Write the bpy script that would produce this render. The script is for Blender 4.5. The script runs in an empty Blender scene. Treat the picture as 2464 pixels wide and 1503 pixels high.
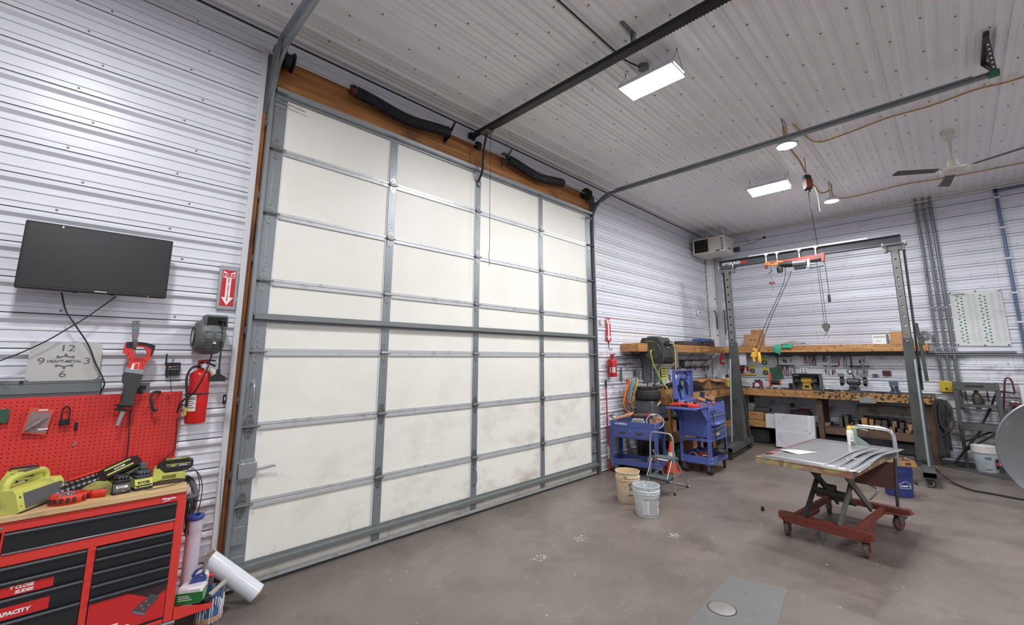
import bpy,bmesh,math,random
from mathutils import Vector,Matrix
random.seed(7)
R=math.radians
PI=math.pi
SC=bpy.context.scene
COL=SC.collection
# camera
cam_d=bpy.data.cameras.new('camera')
cam_o=bpy.data.objects.new('camera',cam_d)
COL.objects.link(cam_o)
IMW,IMH,FPX=2464.0,1503.0,1044.92
cam_d.sensor_fit='HORIZONTAL'
cam_d.sensor_width=36.0
cam_d.lens=FPX/IMW*36.0
cam_d.shift_x=-21.8/IMW
cam_d.shift_y=-61.48/IMW
cam_d.clip_start=0.05
cam_d.clip_end=100
_yaw,_pit,_rol=0.791,0.1629,-0.0005
_f=Vector((math.sin(_yaw)*math.cos(_pit),math.cos(_yaw)*math.cos(_pit),math.sin(_pit)))
_r=Vector((math.cos(_yaw),-math.sin(_yaw),0))
_u=_r.cross(_f)
_r2=_r*math.cos(_rol)+_u*math.sin(_rol)
_u2=-_r*math.sin(_rol)+_u*math.cos(_rol)
_m=Matrix((_r2,_u2,-_f)).transposed().to_4x4()
_m.translation=Vector((-2.2402,-4.2661,1.799))
cam_o.matrix_world=_m
SC.camera=cam_o
# world, view
wd=bpy.data.worlds.new('world')
SC.world=wd
wd.use_nodes=True
wd.node_tree.nodes['Background'].inputs[0].default_value=(0.8,0.85,1.0,1)
wd.node_tree.nodes['Background'].inputs[1].default_value=0.3
SC.view_settings.view_transform='Standard'
SC.view_settings.look='None'
SC.view_settings.exposure=0.55
SC.view_settings.gamma=1.0
SC.view_settings.use_curve_mapping=False
def area_light(name,loc,sx,sy,power,col=(0.965,0.985,1.0)):
 l=bpy.data.lights.new(name,'AREA')
 l.shape='RECTANGLE';l.size=sx;l.size_y=sy
 l.energy=power;l.color=col
 o=bpy.data.objects.new(name,l)
 COL.objects.link(o);o.location=loc
 return o
RECT_W=66.0
ROUND_W=40.0
for lx,ly in((-2.5,-2.35),(-2.5,-6.6),(1.6,-6.6),(5.65,-6.6)):  # left lamp read from wall glints; rear row unseen, added for light
 area_light('ceiling_area_light',(lx,ly,4.6),0.29,0.58,RECT_W)
MATS={}
def mat(name,col,rough=0.5,metal=0.0,var=0.08,scale=6.0,bump=0.0,bscale=60.0,dirt=None,dscale=4.0,dthr=0.6,dsoft=0.1,emis=None,estr=0.0,stretch=(1,1,1),spec=0.5,dirt2=None):
 if name in MATS:return MATS[name]
 m=bpy.data.materials.new(name);m.use_nodes=True
 nt=m.node_tree;N=nt.nodes;L=nt.links
 b=N['Principled BSDF']
 b.inputs['Roughness'].default_value=rough
 b.inputs['Metallic'].default_value=metal
 b.inputs['Specular IOR Level'].default_value=spec
 tc=N.new('ShaderNodeTexCoord');mp=N.new('ShaderNodeMapping')
 mp.inputs['Scale'].default_value=stretch
 L.new(tc.outputs['Object'],mp.inputs['Vector'])
 n=N.new('ShaderNodeTexNoise');n.inputs['Scale'].default_value=scale;n.inputs['Detail'].default_value=5
 L.new(mp.outputs[0],n.inputs['Vector'])
 mx=N.new('ShaderNodeMix');mx.data_type='RGBA'
 c1=[max(0,c*(1-var))for c in col];c2=[min(1,c*(1+var))for c in col]
 mx.inputs[6].default_value=(*c1,1);mx.inputs[7].default_value=(*c2,1)
 L.new(n.outputs['Fac'],mx.inputs[0])
 out=mx.outputs[2]
 for k,dd in enumerate(x for x in(dirt,dirt2)if x):
  if k==1:dcol,ds,dt,dso=dd
  else:dcol,ds,dt,dso=dirt,dscale,dthr,dsoft
  n2=N.new('ShaderNodeTexNoise');n2.inputs['Scale'].default_value=ds;n2.inputs['Detail'].default_value=8
  n2.inputs['Roughness'].default_value=0.65
  L.new(mp.outputs[0],n2.inputs['Vector'])
  cr=N.new('ShaderNodeMapRange');cr.inputs[1].default_value=dt-dso;cr.inputs[2].default_value=dt+dso
  L.new(n2.outputs['Fac'],cr.inputs[0])
  m2=N.new('ShaderNodeMix');m2.data_type='RGBA'
  L.new(cr.outputs[0],m2.inputs[0]);L.new(out,m2.inputs[6]);m2.inputs[7].default_value=(*dcol,1)
  out=m2.outputs[2]
 L.new(out,b.inputs['Base Color'])
 if bump:
  n3=N.new('ShaderNodeTexNoise');n3.inputs['Scale'].default_value=bscale
  L.new(mp.outputs[0],n3.inputs['Vector'])
  bp=N.new('ShaderNodeBump');bp.inputs['Strength'].default_value=bump;bp.inputs['Distance'].default_value=0.01
  L.new(n3.outputs['Fac'],bp.inputs['Height']);L.new(bp.outputs[0],b.inputs['Normal'])
 if emis:
  b.inputs['Emission Color'].default_value=(*emis,1);b.inputs['Emission Strength'].default_value=estr
 MATS[name]=m
 return m
def srgb(r,g,b):
 f=lambda c:(c/255/12.92)if c/255<=0.04045 else((c/255+0.055)/1.055)**2.4
 return(f(r),f(g),f(b))
def wood(name,c1,c2,rough=0.6,axis=0,dirt=None,dthr=0.6,ds=3.0,dsoft=0.1):
 if name in MATS:return MATS[name]
 m=bpy.data.materials.new(name);m.use_nodes=True
 N=m.node_tree.nodes;L=m.node_tree.links;b=N['Principled BSDF']
 b.inputs['Roughness'].default_value=rough
 tc=N.new('ShaderNodeTexCoord');mp=N.new('ShaderNodeMapping')
 s=[22,22,22];s[axis]=1.2
 mp.inputs['Scale'].default_value=s
 L.new(tc.outputs['Object'],mp.inputs[0])
 n=N.new('ShaderNodeTexNoise');n.inputs['Scale'].default_value=1.0;n.inputs['Detail'].default_value=6;n.inputs['Distortion'].default_value=0.6
 L.new(mp.outputs[0],n.inputs[0])
 cr=N.new('ShaderNodeValToRGB');cr.color_ramp.elements[0].position=0.35;cr.color_ramp.elements[1].position=0.68
 cr.color_ramp.elements[0].color=(*c1,1);cr.color_ramp.elements[1].color=(*c2,1)
 L.new(n.outputs['Fac'],cr.inputs[0]);out=cr.outputs[0]
 if dirt:
  n2=N.new('ShaderNodeTexNoise');n2.inputs['Scale'].default_value=ds;n2.inputs['Detail'].default_value=9
  L.new(tc.outputs['Object'],n2.inputs[0])
  mr=N.new('ShaderNodeMapRange');mr.inputs[1].default_value=dthr-dsoft;mr.inputs[2].default_value=dthr+dsoft
  L.new(n2.outputs['Fac'],mr.inputs[0])
  m2=N.new('ShaderNodeMix');m2.data_type='RGBA';m2.inputs[7].default_value=(*dirt,1)
  L.new(mr.outputs[0],m2.inputs[0]);L.new(out,m2.inputs[6]);out=m2.outputs[2]
 L.new(out,b.inputs['Base Color'])
 MATS[name]=m
 return m
class MB:
 def __init__(s):
  s.v=[];s.f=[];s.mi=[];s.cur=0
 def add(s,vs,fs,M=None):
  o=len(s.v)
  if M is not None:vs=[M@Vector(p)for p in vs]
  s.v+=[tuple(p)for p in vs]
  s.f+=[tuple(o+i for i in f)for f in fs]
  s.mi+=[s.cur]*len(fs)
  return s
 def box(s,x0,x1,y0,y1,z0,z1,b=0.0,M=None):
  if x0>x1:x0,x1=x1,x0
  if y0>y1:y0,y1=y1,y0
  if z0>z1:z0,z1=z1,z0
  if b<=0:
   vs=[(x,y,z)for z in(z0,z1)for y in(y0,y1)for x in(x0,x1)]
   fs=[(0,2,3,1),(4,5,7,6),(0,1,5,4),(2,6,7,3),(0,4,6,2),(1,3,7,5)]
   return s.add(vs,fs,M)
  b=min(b,(x1-x0)*.49,(y1-y0)*.49,(z1-z0)*.49)
  X=(x0,x1);Y=(y0,y1);Z=(z0,z1);vs=[];id={}
  for i in(0,1):
   for j in(0,1):
    for k in(0,1):
     sx,sy,sz=(1-2*i),(1-2*j),(1-2*k)
     for a in range(3):
      p=[X[i]+sx*b,Y[j]+sy*b,Z[k]+sz*b];p[a]=(X[i],Y[j],Z[k])[a]
      id[(i,j,k,a)]=len(vs);vs.append(tuple(p))
  fs=[]
  for a in range(3):
   o1,o2=(a+1)%3,(a+2)%3
   for e in(0,1):
    q=[]
    for(c1,c2)in((0,0),(1,0),(1,1),(0,1)):
     t=[0,0,0];t[a]=e;t[o1]=c1;t[o2]=c2;q.append(id[(*t,a)])
    fs.append(tuple(q if e else q[::-1]))
  for a in range(3):
   o1,o2=(a+1)%3,(a+2)%3
   for c1 in(0,1):
    for c2 in(0,1):
     t0=[0,0,0];t0[o1]=c1;t0[o2]=c2;t1=list(t0);t1[a]=1
     q=[id[(*t0,o1)],id[(*t1,o1)],id[(*t1,o2)],id[(*t0,o2)]]
     fs.append(tuple(q if(c1^c2)else q[::-1]))
  for i in(0,1):
   for j in(0,1):
    for k in(0,1):
     q=[id[(i,j,k,0)],id[(i,j,k,1)],id[(i,j,k,2)]]
     fs.append(tuple(q if(i+j+k)%2 else q[::-1]))
  return s.add(vs,fs,M)
 def cbox(s,c,d,b=0.0,M=None):
  return s.box(c[0]-d[0]/2,c[0]+d[0]/2,c[1]-d[1]/2,c[1]+d[1]/2,c[2]-d[2]/2,c[2]+d[2]/2,b,M)
 def cyl(s,p0,p1,r0,r1=None,n=16,caps=True):
  p0=Vector(p0);p1=Vector(p1);r1=r0 if r1 is None else r1
  d=(p1-p0).normalized();a=d.orthogonal().normalized();b=d.cross(a)
  vs=[]
  for p,r in((p0,r0),(p1,r1)):
   for i in range(n):
    t=2*PI*i/n;vs.append(p+a*(r*math.cos(t))+b*(r*math.sin(t)))
  fs=[(i,(i+1)%n,n+(i+1)%n,n+i)for i in range(n)]
  if caps:fs+=[tuple(range(n-1,-1,-1)),tuple(range(n,2*n))]
  return s.add(vs,fs)
 def tube(s,pts,r,n=8,closed=False,caps=True):
  pts=[Vector(p)for p in pts];m=len(pts)
  rs=r if isinstance(r,(list,tuple))else[r]*m
  T=[]
  for i in range(m):
   if closed:t=pts[(i+1)%m]-pts[(i-1)%m]
   else:t=pts[min(i+1,m-1)]-pts[max(i-1,0)]
   T.append(t.normalized()if t.length>1e-9 else Vector((0,0,1)))
  a=T[0].orthogonal().normalized();vs=[]
  for i in range(m):
   if i:a=(a-T[i]*a.dot(T[i]));a=a.normalized()if a.length>1e-6 else T[i].orthogonal().normalized()
   b=T[i].cross(a)
   for k in range(n):
    t=2*PI*k/n;vs.append(pts[i]+a*(rs[i]*math.cos(t))+b*(rs[i]*math.sin(t)))
  fs=[]
  for i in range(m if closed else m-1):
   j=(i+1)%m
   for k in range(n):
    k2=(k+1)%n;fs.append((i*n+k,i*n+k2,j*n+k2,j*n+k))
  if caps and not closed:fs+=[tuple(range(n-1,-1,-1)),tuple(range((m-1)*n,m*n))]
  return s.add(vs,fs)
 def lathe(s,prof,c=(0,0,0),n=24,M=None,cap0=False,cap1=False):
  vs=[];k=len(prof)
  for(r,z)in prof:
   for i in range(n):
    t=2*PI*i/n;vs.append((c[0]+r*math.cos(t),c[1]+r*math.sin(t),c[2]+z))
  fs=[(j*n+i,j*n+(i+1)%n,(j+1)*n+(i+1)%n,(j+1)*n+i)for j in range(k-1)for i in range(n)]
  if cap0:fs.append(tuple(range(n-1,-1,-1)))
  if cap1:fs.append(tuple(range((k-1)*n,k*n)))
  return s.add(vs,fs,M)
 def prism(s,poly,h0,h1,M=None,axis='z'):
  n=len(poly)
  mk={'z':lambda p,h:(p[0],p[1],h),'y':lambda p,h:(p[0],h,p[1]),'x':lambda p,h:(h,p[0],p[1])}[axis]
  vs=[mk(p,h0)for p in poly]+[mk(p,h1)for p in poly]
  fs=[(i,(i+1)%n,n+(i+1)%n,n+i)for i in range(n)]+[tuple(range(n-1,-1,-1)),tuple(range(n,2*n))]
  return s.add(vs,fs,M)
 def quad(s,a,b,c,d):return s.add([a,b,c,d],[(0,1,2,3)])
 def plate(s,poly,holes,h0,h1,M=None,axis='z'):
  """polygon with polygonal holes, extruded"""
  bm=bmesh.new();es=[]
  for loop in[poly]+list(holes):
   vs=[bm.verts.new((p[0],p[1],0))for p in loop]
   for i in range(len(vs)):es.append(bm.edges.new((vs[i],vs[(i+1)%len(vs)])))
  r=bmesh.ops.triangle_fill(bm,use_beauty=True,use_dissolve=False,edges=es,normal=(0,0,1))
  bm.verts.index_update()
  mk={'z':lambda p,h:(p[0],p[1],h),'y':lambda p,h:(p[0],h,p[1]),'x':lambda p,h:(h,p[0],p[1])}[axis]
  V=[(v.co.x,v.co.y)for v in bm.verts];F=[tuple(v.index for v in f.verts)for f in bm.faces]
  E=[(e.verts[0].index,e.verts[1].index)for e in es if e.is_valid]
  bm.free();k=len(V)
  s.add([mk(p,h0)for p in V]+[mk(p,h1)for p in V],[f[::-1]for f in F]+[tuple(i+k for i in f)for f in F]+[(a,b,b+k,a+k)for a,b in E],M)
  return s
 def build(s,name,mats,parent=None,loc=None,rot=None,smooth=40,M=None,fix=True):
  me=bpy.data.meshes.new(name)
  me.from_pydata(s.v,[],s.f)
  if not isinstance(mats,(list,tuple)):mats=[mats]
  for m in mats:me.materials.append(m)
  if any(s.mi):me.polygons.foreach_set('material_index',s.mi)
  if fix:
   bm=bmesh.new();bm.from_mesh(me);bmesh.ops.recalc_face_normals(bm,faces=bm.faces);bm.to_mesh(me);bm.free()
  if smooth:
   me.polygons.foreach_set('use_smooth',[True]*len(me.polygons))
   me.set_sharp_from_angle(angle=R(smooth))
  me.update()
  o=bpy.data.objects.new(name,me);COL.objects.link(o)
  if parent:o.parent=parent
  if loc is not None:o.location=loc
  if rot is not None:o.rotation_euler=rot
  if M is not None:o.matrix_local=M
  return o
def tag(o,label=None,cat=None,group=None,kind=None):
 if label:o['label']=label
 if cat:o['category']=cat
 if group:o['group']=group
 if kind:o['kind']=kind
 return o
def thing(name,label,cat,loc=(0,0,0),rz=0.0,group=None,kind=None,rot=None):
 o=bpy.data.objects.new(name,None);COL.objects.link(o)
 o.empty_display_size=0.05
 o.location=loc;o.rotation_euler=rot if rot else(0,0,rz)
 return tag(o,label,cat,group,kind)
def one(mb,name,mats,label,cat,group=None,**k):
 return tag(mb.build(name,mats,**k),label,cat,group)
def copy_tree(o,parent=None,loc=None,label=None):
 c=o.copy();COL.objects.link(c)
 if parent is not None:c.parent=parent
 if loc is not None:c.location=loc
 if label:c['label']=label
 for ch in o.children:copy_tree(ch,c)
 return c
def share(o,parent,loc=None,rot=None,scale=None):
 c=o.copy();COL.objects.link(c);c.parent=parent
 if loc is not None:c.location=loc
 if rot is not None:c.rotation_euler=rot
 if scale is not None:c.scale=scale
 return c
def text(name,s,size,m,parent,loc,rot=(R(90),0,0),ext=0.0004,bold=0.0,sx=1.0,align='CENTER',shear=0.0,M=None):
 cu=bpy.data.curves.new(name,'FONT');cu.body=s;cu.size=size;cu.extrude=ext;cu.offset=bold*size
 cu.align_x=align;cu.align_y='CENTER';cu.shear=shear;cu.resolution_u=3
 t=bpy.data.objects.new(name,cu);COL.objects.link(t)
 dg=bpy.context.evaluated_depsgraph_get()
 me=bpy.data.meshes.new_from_object(t.evaluated_get(dg))
 bpy.data.objects.remove(t);bpy.data.curves.remove(cu)
 me.materials.clear();me.materials.append(m)
 o=bpy.data.objects.new(name,me);COL.objects.link(o)
 if parent:o.parent=parent
 if M is not None:o.matrix_local=M
 else:o.location=loc;o.rotation_euler=rot;o.scale=(sx,1,1)
 return o
def arc(c,r,a0,a1,n,plane='xz',off=0):
 out=[]
 for i in range(n+1):
  t=R(a0+(a1-a0)*i/n);u=r*math.cos(t);v=r*math.sin(t)
  if plane=='xz':out.append((c[0]+u,c[1],c[2]+v))
  elif plane=='yz':out.append((c[0],c[1]+u,c[2]+v))
  else:out.append((c[0]+u,c[1]+v,c[2]))
 return out
def spline(pts,n=8):
 P=[Vector(p)for p in pts];out=[]
 for i in range(len(P)-1):
  a=P[max(i-1,0)];b=P[i];c=P[i+1];d=P[min(i+2,len(P)-1)]
  for k in range(n):
   t=k/n
   out.append(0.5*((2*b)+(c-a)*t+(2*a-5*b+4*c-d)*t*t+(3*b-a-3*c+d)*t**3))
 out.append(P[-1]);return out
def circ(cx,cy,r,n=12):return[(cx+r*math.cos(2*PI*i/n),cy+r*math.sin(2*PI*i/n))for i in range(n)]
def rrect(x0,x1,y0,y1,r,n=4):
 o=[]
 for cx,cy,a in((x1-r,y1-r,0),(x0+r,y1-r,90),(x0+r,y0+r,180),(x1-r,y0+r,270)):
  for i in range(n+1):
   t=R(a+90*i/n);o.append((cx+r*math.cos(t),cy+r*math.sin(t)))
 return o
galv=mat('galvanised',srgb(168,172,176),0.38,0.75,0.15,9)
galv_d=mat('galvanised_dull',srgb(125,129,132),0.5,0.55,0.2,7,dirt=srgb(80,80,78),dscale=6,dthr=0.68)
steel=mat('bright_steel',srgb(190,190,192),0.3,0.9,0.1)
chrome=mat('chrome',srgb(205,207,210),0.15,1.0,0.05)
black=mat('black_plastic',srgb(32,33,35),0.45,0,0.25,20)
blackm=mat('black_metal',srgb(38,38,40),0.4,0.3,0.25,12)
rubber=mat('rubber',srgb(45,44,43),0.8,0,0.2,15)
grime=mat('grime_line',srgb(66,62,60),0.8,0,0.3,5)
red=mat('red_paint',srgb(206,50,44),0.4,0,0.08)
white=mat('white_plastic',srgb(225,225,222),0.45,0,0.04)
cable=mat('black_cable',srgb(40,39,40),0.6,0,0.2)
print_dark=mat('dark_print',srgb(40,38,40),0.7)
print_white=mat('white_print',srgb(235,235,235),0.6)
cardb=mat('cardboard',srgb(178,134,92),0.85,0,0.1,12,dirt=srgb(140,100,66),dscale=5,dthr=0.66)
# the room
XF=8.924;HC=4.85;YB=-9.5;XL=-6.0
wallm=mat('white_steel_sheet',srgb(222,222,230),0.34,0.0,0.035,3,bump=0.02,bscale=5)
wallfar=mat('white_steel_sheet_grimy',srgb(214,215,226),0.34,0.0,0.05,2,dirt=srgb(150,148,152),dscale=1.2,dthr=0.72,dsoft=0.12,stretch=(1,1,1.6))
walls_=mat('white_steel_sheet_scuffed',srgb(216,216,224),0.4,0.0,0.05,2,dirt=srgb(128,124,124),dscale=2.6,dthr=0.62,dsoft=0.1,stretch=(1,1,1.8),dirt2=(srgb(96,92,92),22,.66,.04))
ceilm=mat('ceiling_steel_sheet',srgb(234,233,234),0.36,0.0,0.05,2.5,bump=0.02,bscale=4)
rib_shade=mat('rib_shade_grey',srgb(188,188,192),0.7,0,0.15,5)  # grey on lower rib toes and slopes stands in for underside shade
trimm=mat('white_trim',srgb(226,226,228),0.4,0,0.04)
wood_h=wood('header_timber',srgb(140,88,44),srgb(196,134,74),0.6,0,dirt=srgb(98,60,32),dthr=0.68,ds=2.0)
wood_v=wood('jamb_timber',srgb(124,74,38),srgb(176,112,58),0.65,2,dirt=srgb(70,42,24),dthr=0.64,ds=3)
def floor_mat():
 m=bpy.data.materials.new('concrete_floor');m.use_nodes=True
 N=m.node_tree.nodes;L=m.node_tree.links;b=N['Principled BSDF']
 tc=N.new('ShaderNodeTexCoord')
 def noise(sc,det=6,ro=0.6,dist=0.0,stretch=None):
  n=N.new('ShaderNodeTexNoise');n.inputs['Scale'].default_value=sc;n.inputs['Detail'].default_value=det
  n.inputs['Roughness'].default_value=ro;n.inputs['Distortion'].default_value=dist
  if stretch:
   mp=N.new('ShaderNodeMapping');mp.inputs['Scale'].default_value=stretch;mp.inputs['Rotation'].default_value=(0,0,0.5)
   L.new(tc.outputs['Object'],mp.inputs[0]);L.new(mp.outputs[0],n.inputs[0])
  else:L.new(tc.outputs['Object'],n.inputs[0])
  return n.outputs['Fac']
 def rng(s,a,c):
  r=N.new('ShaderNodeMapRange');r.inputs[1].default_value=a;r.inputs[2].default_value=c;L.new(s,r.inputs[0]);return r.outputs[0]
 def mixc(f,a,c,k=1.0):
  x=N.new('ShaderNodeMix');x.data_type='RGBA'
  if k!=1.0:
   mu=N.new('ShaderNodeMath');mu.operation='MULTIPLY';mu.inputs[1].default_value=k;L.new(f,mu.inputs[0]);f=mu.outputs[0]
  L.new(f,x.inputs[0])
  if isinstance(a,tuple):x.inputs[6].default_value=(*a,1)
  else:L.new(a,x.inputs[6])
  if isinstance(c,tuple):x.inputs[7].default_value=(*c,1)
  else:L.new(c,x.inputs[7])
  return x.outputs[2]
 base=mixc(rng(noise(0.55,6),0.35,0.65),srgb(98,90,84),srgb(122,111,104))
 base=mixc(rng(noise(1.7,8,0.7,0.4),0.5,0.72),base,srgb(82,72,64),0.75)
 base=mixc(rng(noise(3.2,8,0.7,1.0,(1,2.2,1)),0.56,0.74),base,srgb(138,130,123),0.6)
 base=mixc(rng(noise(9,6,0.7),0.62,0.74),base,srgb(74,67,62),0.5)
 base=mixc(rng(noise(38,4,0.8),0.68,0.76),base,srgb(170,165,160),0.5)
 L.new(base,b.inputs['Base Color'])
 rr=N.new('ShaderNodeMapRange');rr.inputs[3].default_value=0.22;rr.inputs[4].default_value=0.5
 L.new(noise(2.3,6),rr.inputs[0]);L.new(rr.outputs[0],b.inputs['Roughness'])
 bp=N.new('ShaderNodeBump');bp.inputs['Strength'].default_value=0.06;bp.inputs['Distance'].default_value=0.01
 L.new(noise(14,8),bp.inputs['Height']);L.new(bp.outputs[0],b.inputs['Normal'])
 return m
mb=MB();mb.box(XL-.2,XF+.2,YB-.2,0.3,-0.15,0.0)
floor=mb.build('floor',floor_mat(),smooth=0);tag(floor,'stained brown grey polished concrete floor of the workshop',kind='structure')
P9=0.2286
def rib_profile(t0,t1,phase):
 """list of (t, height) along the sheet's width; major ribs end (top toe) at phase + k*P9 and hang below it"""
 pts=[(t0,0.0)];k=math.floor((t0-phase)/P9)-1;mk={}
 while phase+k*P9<t1+P9:
  q=phase+k*P9
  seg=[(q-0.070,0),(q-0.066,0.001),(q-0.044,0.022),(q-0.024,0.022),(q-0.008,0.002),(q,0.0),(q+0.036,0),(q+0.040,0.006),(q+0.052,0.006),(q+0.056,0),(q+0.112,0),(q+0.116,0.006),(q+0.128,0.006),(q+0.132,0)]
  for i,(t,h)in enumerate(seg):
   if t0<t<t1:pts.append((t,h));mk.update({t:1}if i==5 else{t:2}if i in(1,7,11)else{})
  k+=1
 pts=sorted(set(pts));pts.append((t1,0.0))
 return pts,mk
def sheet(name,parent,a0,a1,t0,t1,phase,f,mats):
 """corrugated sheet: a = long direction, t = across the ribs, f(a,t,h) -> point"""
 pts,mk=rib_profile(t0,t1,phase)
 b=MB();vs=[];fs=[];mi=[]
 for(t,h)in pts:vs+=[f(a0,t,h),f(a1,t,h)]
 for i in range(len(pts)-1):
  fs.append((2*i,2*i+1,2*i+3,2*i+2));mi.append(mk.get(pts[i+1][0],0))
 n=len(vs)
 for(t,h)in pts:vs+=[f(a0,t,-0.012),f(a1,t,-0.012)]
 fs.append((n,n+1,n+2*len(pts)-1,n+2*len(pts)-2));mi.append(0)
 for i in range(len(pts)-1):
  fs.append((2*i,2*i+2,n+2*i+2,n+2*i));fs.append((2*i+1,n+2*i+1,n+2*i+3,2*i+3));mi+=[0,0]
 b.v=vs;b.f=fs;b.mi=mi
 return b.build(name,mats,parent,smooth=0)
def screws(parent,pts,nrm,r=0.006):
 b=MB();n=Vector(nrm)
 for p in pts:
  p=Vector(p);b.cyl(p,p+n*0.003,r*1.25,n=8);b.cyl(p+n*0.003,p+n*0.009,r*0.8,n=6)
 o=b.build('screw_heads',galv_d,parent,smooth=0);tag(o,'grey hex screw heads along the ribs',kind='stuff');return o
fw=MB()
fw.box(XL,-1.30,0.012,0.16,0,HC+.1);fw.box(3.80,XF+.16,0.012,0.16,0,HC+.1);fw.box(-1.30,3.80,0.012,0.16,4.30,HC+.1)
wall_front=fw.build('wall_front',wallm,smooth=0);tag(wall_front,'white ribbed steel wall around the big overhead door',kind='structure')
PH_F=0.0392;PH_R=0.0508
ff=lambda a,t,h:(a,-h,t)
zs=[0.0]+[PH_F+P9*k+0.03 for k in range(4,21,4)]+[HC]
for i in range(len(zs)-1):
 a,c=zs[i],min(zs[i+1],HC)
 if c-a<0.02:continue
 for x0,x1 in((XL,-3.9),(-3.9,-1.335),(3.825,6.1),(6.1,XF)):
  sheet('wall_panel',wall_front,x0+.0008,x1-.0008,a+.0004,c,PH_F,ff,[walls_ if a<1.8 and(x0>3 or a<.6)else wallm,grime,rib_shade])
for x0,x1 in((-1.335,1.3),(1.3,3.825)):
 sheet('wall_panel',wall_front,x0,x1-.001,4.655,HC,PH_F,ff,[wallm,grime,rib_shade])
sp=[]
for k in range(0,21):
 z=PH_F+P9*k+0.022
 for x in[XL+0.5+0.61*i+(0.1 if k%2 else 0)for i in range(8)]:
  if x<-1.42:sp.append((x,0,z))
 for x in[4.0+0.61*i+(0.12 if k%2 else 0)for i in range(8)]:
  if x<XF-.1:sp.append((x,0,z))
screws(wall_front,sp,(0,-1,0))
b=MB();b.box(XF+.012,XF+.16,YB,0.16,0,HC+.1)
wall_right=b.build('wall_right',wallfar,smooth=0);tag(wall_right,'white ribbed steel wall behind the gantry and long bench',kind='structure')
fr=lambda a,t,h:(XF-h,a,t)
zs=[0.0]+[PH_R+P9*k+0.03 for k in range(4,21,4)]+[HC]
for i in range(len(zs)-1):
 a,c=zs[i],min(zs[i+1],HC)
 if c-a<0.02:continue
 for y0,y1 in((YB,-4.95),(-4.95,-2.2),(-2.2,0.0)):
  sheet('wall_panel',wall_right,y0+.0008,y1-.0008,a+.0004,c,PH_R,fr,[walls_ if a<1.8 else wallfar,grime,rib_shade])
sp=[]
for k in range(0,21):
 z=PH_R+P9*k+0.022
 for y in[-0.35-0.61*i-(0.12 if k%2 else 0)for i in range(12)]:sp.append((XF,y,z))
screws(wall_right,sp,(-1,0,0))
b=MB();b.box(XL-.15,XL,YB,0.1,0,HC+.1);tag(b.build('wall_left',wallm,smooth=0),'plain white steel wall left of the tool chest',kind='structure')
b=MB();b.box(XL-.15,XF+.15,YB-.15,YB,0,HC+.1);tag(b.build('wall_back',wallm,smooth=0),'plain white steel wall behind the viewer',kind='structure')
b=MB();b.box(XL-.15,XF+.15,YB-.15,0.15,HC+.012,HC+.12)
ceiling=b.build('ceiling',ceilm,smooth=0);tag(ceiling,'white ribbed steel ceiling with hanging lights',kind='structure')
fc=lambda a,t,h:(a,t,HC-h)
PH_C=-0.321+0.03
ys=[PH_C-P9*k-0.11 for k in range(40,-1,-4)]
ys=[YB]+[y for y in ys if y>YB]+[0.0]
for i in range(len(ys)-1):
 if ys[i+1]-ys[i]<.02:continue
 for x0,x1 in((XL,0.32),(0.32,6.6),(6.6,XF)):
  sheet('ceiling_panel',ceiling,x0+.0008,x1-.0008,ys[i]+.0004,ys[i+1]-.0004,PH_C,fc,[ceilm,ceilm,ceilm])
sp=[]
for k in range(0,26):
 y=PH_C-P9*k+0.02
 for x in[-3.3+0.61*i+(0.2 if k%2 else 0)for i in range(20)]:sp.append((x,y,HC))
screws(ceiling,sp,(0,0,-1),0.007)
def trimbar(name,x0,x1,y0,y1,z0,z1,m,label,b=0.004):
 q=MB();q.box(x0,x1,y0,y1,z0,z1,b);return tag(q.build(name,m),label,kind='structure')
trimbar('trim_1',-1.345,-1.300,-0.030,0.03,0,4.655,trimm,'white steel edge trim left of the overhead door')
trimbar('trim_2',3.800,3.835,-0.030,0.03,0,4.655,galv_d,'grey steel edge trim right of the overhead door')
trimbar('trim_3',-1.300,3.800,-0.028,0.03,4.636,4.658,trimm,'white steel trim above the timber header')
trimbar('trim_4',XL,XF,-0.035,0.0,HC-.035,HC,trimm,'white trim where front wall meets ceiling')
trimbar('trim_5',XF-.03,XF,YB,-0.03,HC-.03,HC,trimm,'white trim where far wall meets ceiling')
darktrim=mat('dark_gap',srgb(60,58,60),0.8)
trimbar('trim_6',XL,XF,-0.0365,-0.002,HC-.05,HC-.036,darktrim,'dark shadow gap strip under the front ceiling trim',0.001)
jl=MB();jl.box(-1.30,-1.10,0.0,0.05,0,4.30,.003);tag(jl.build('trim_7',wood_v),'brown timber jamb on the left of the overhead door',kind='structure')
jl=MB();jl.box(-1.30,-1.268,-0.022,0.0,0,4.02,.003);tag(jl.build('trim_8',wood_v),'narrow brown timber strip on the left door jamb',kind='structure')
jl=MB();jl.box(3.60,3.80,0.0,0.05,0,4.30,.003);tag(jl.build('trim_9',wood_v),'brown timber jamb on the right of the overhead door',kind='structure')
jl=MB();jl.box(-1.30,3.80,-0.012,0.05,4.28,4.637,.004);tag(jl.build('trim_10',wood_h),'orange brown timber header above the overhead door',kind='structure')
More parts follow.
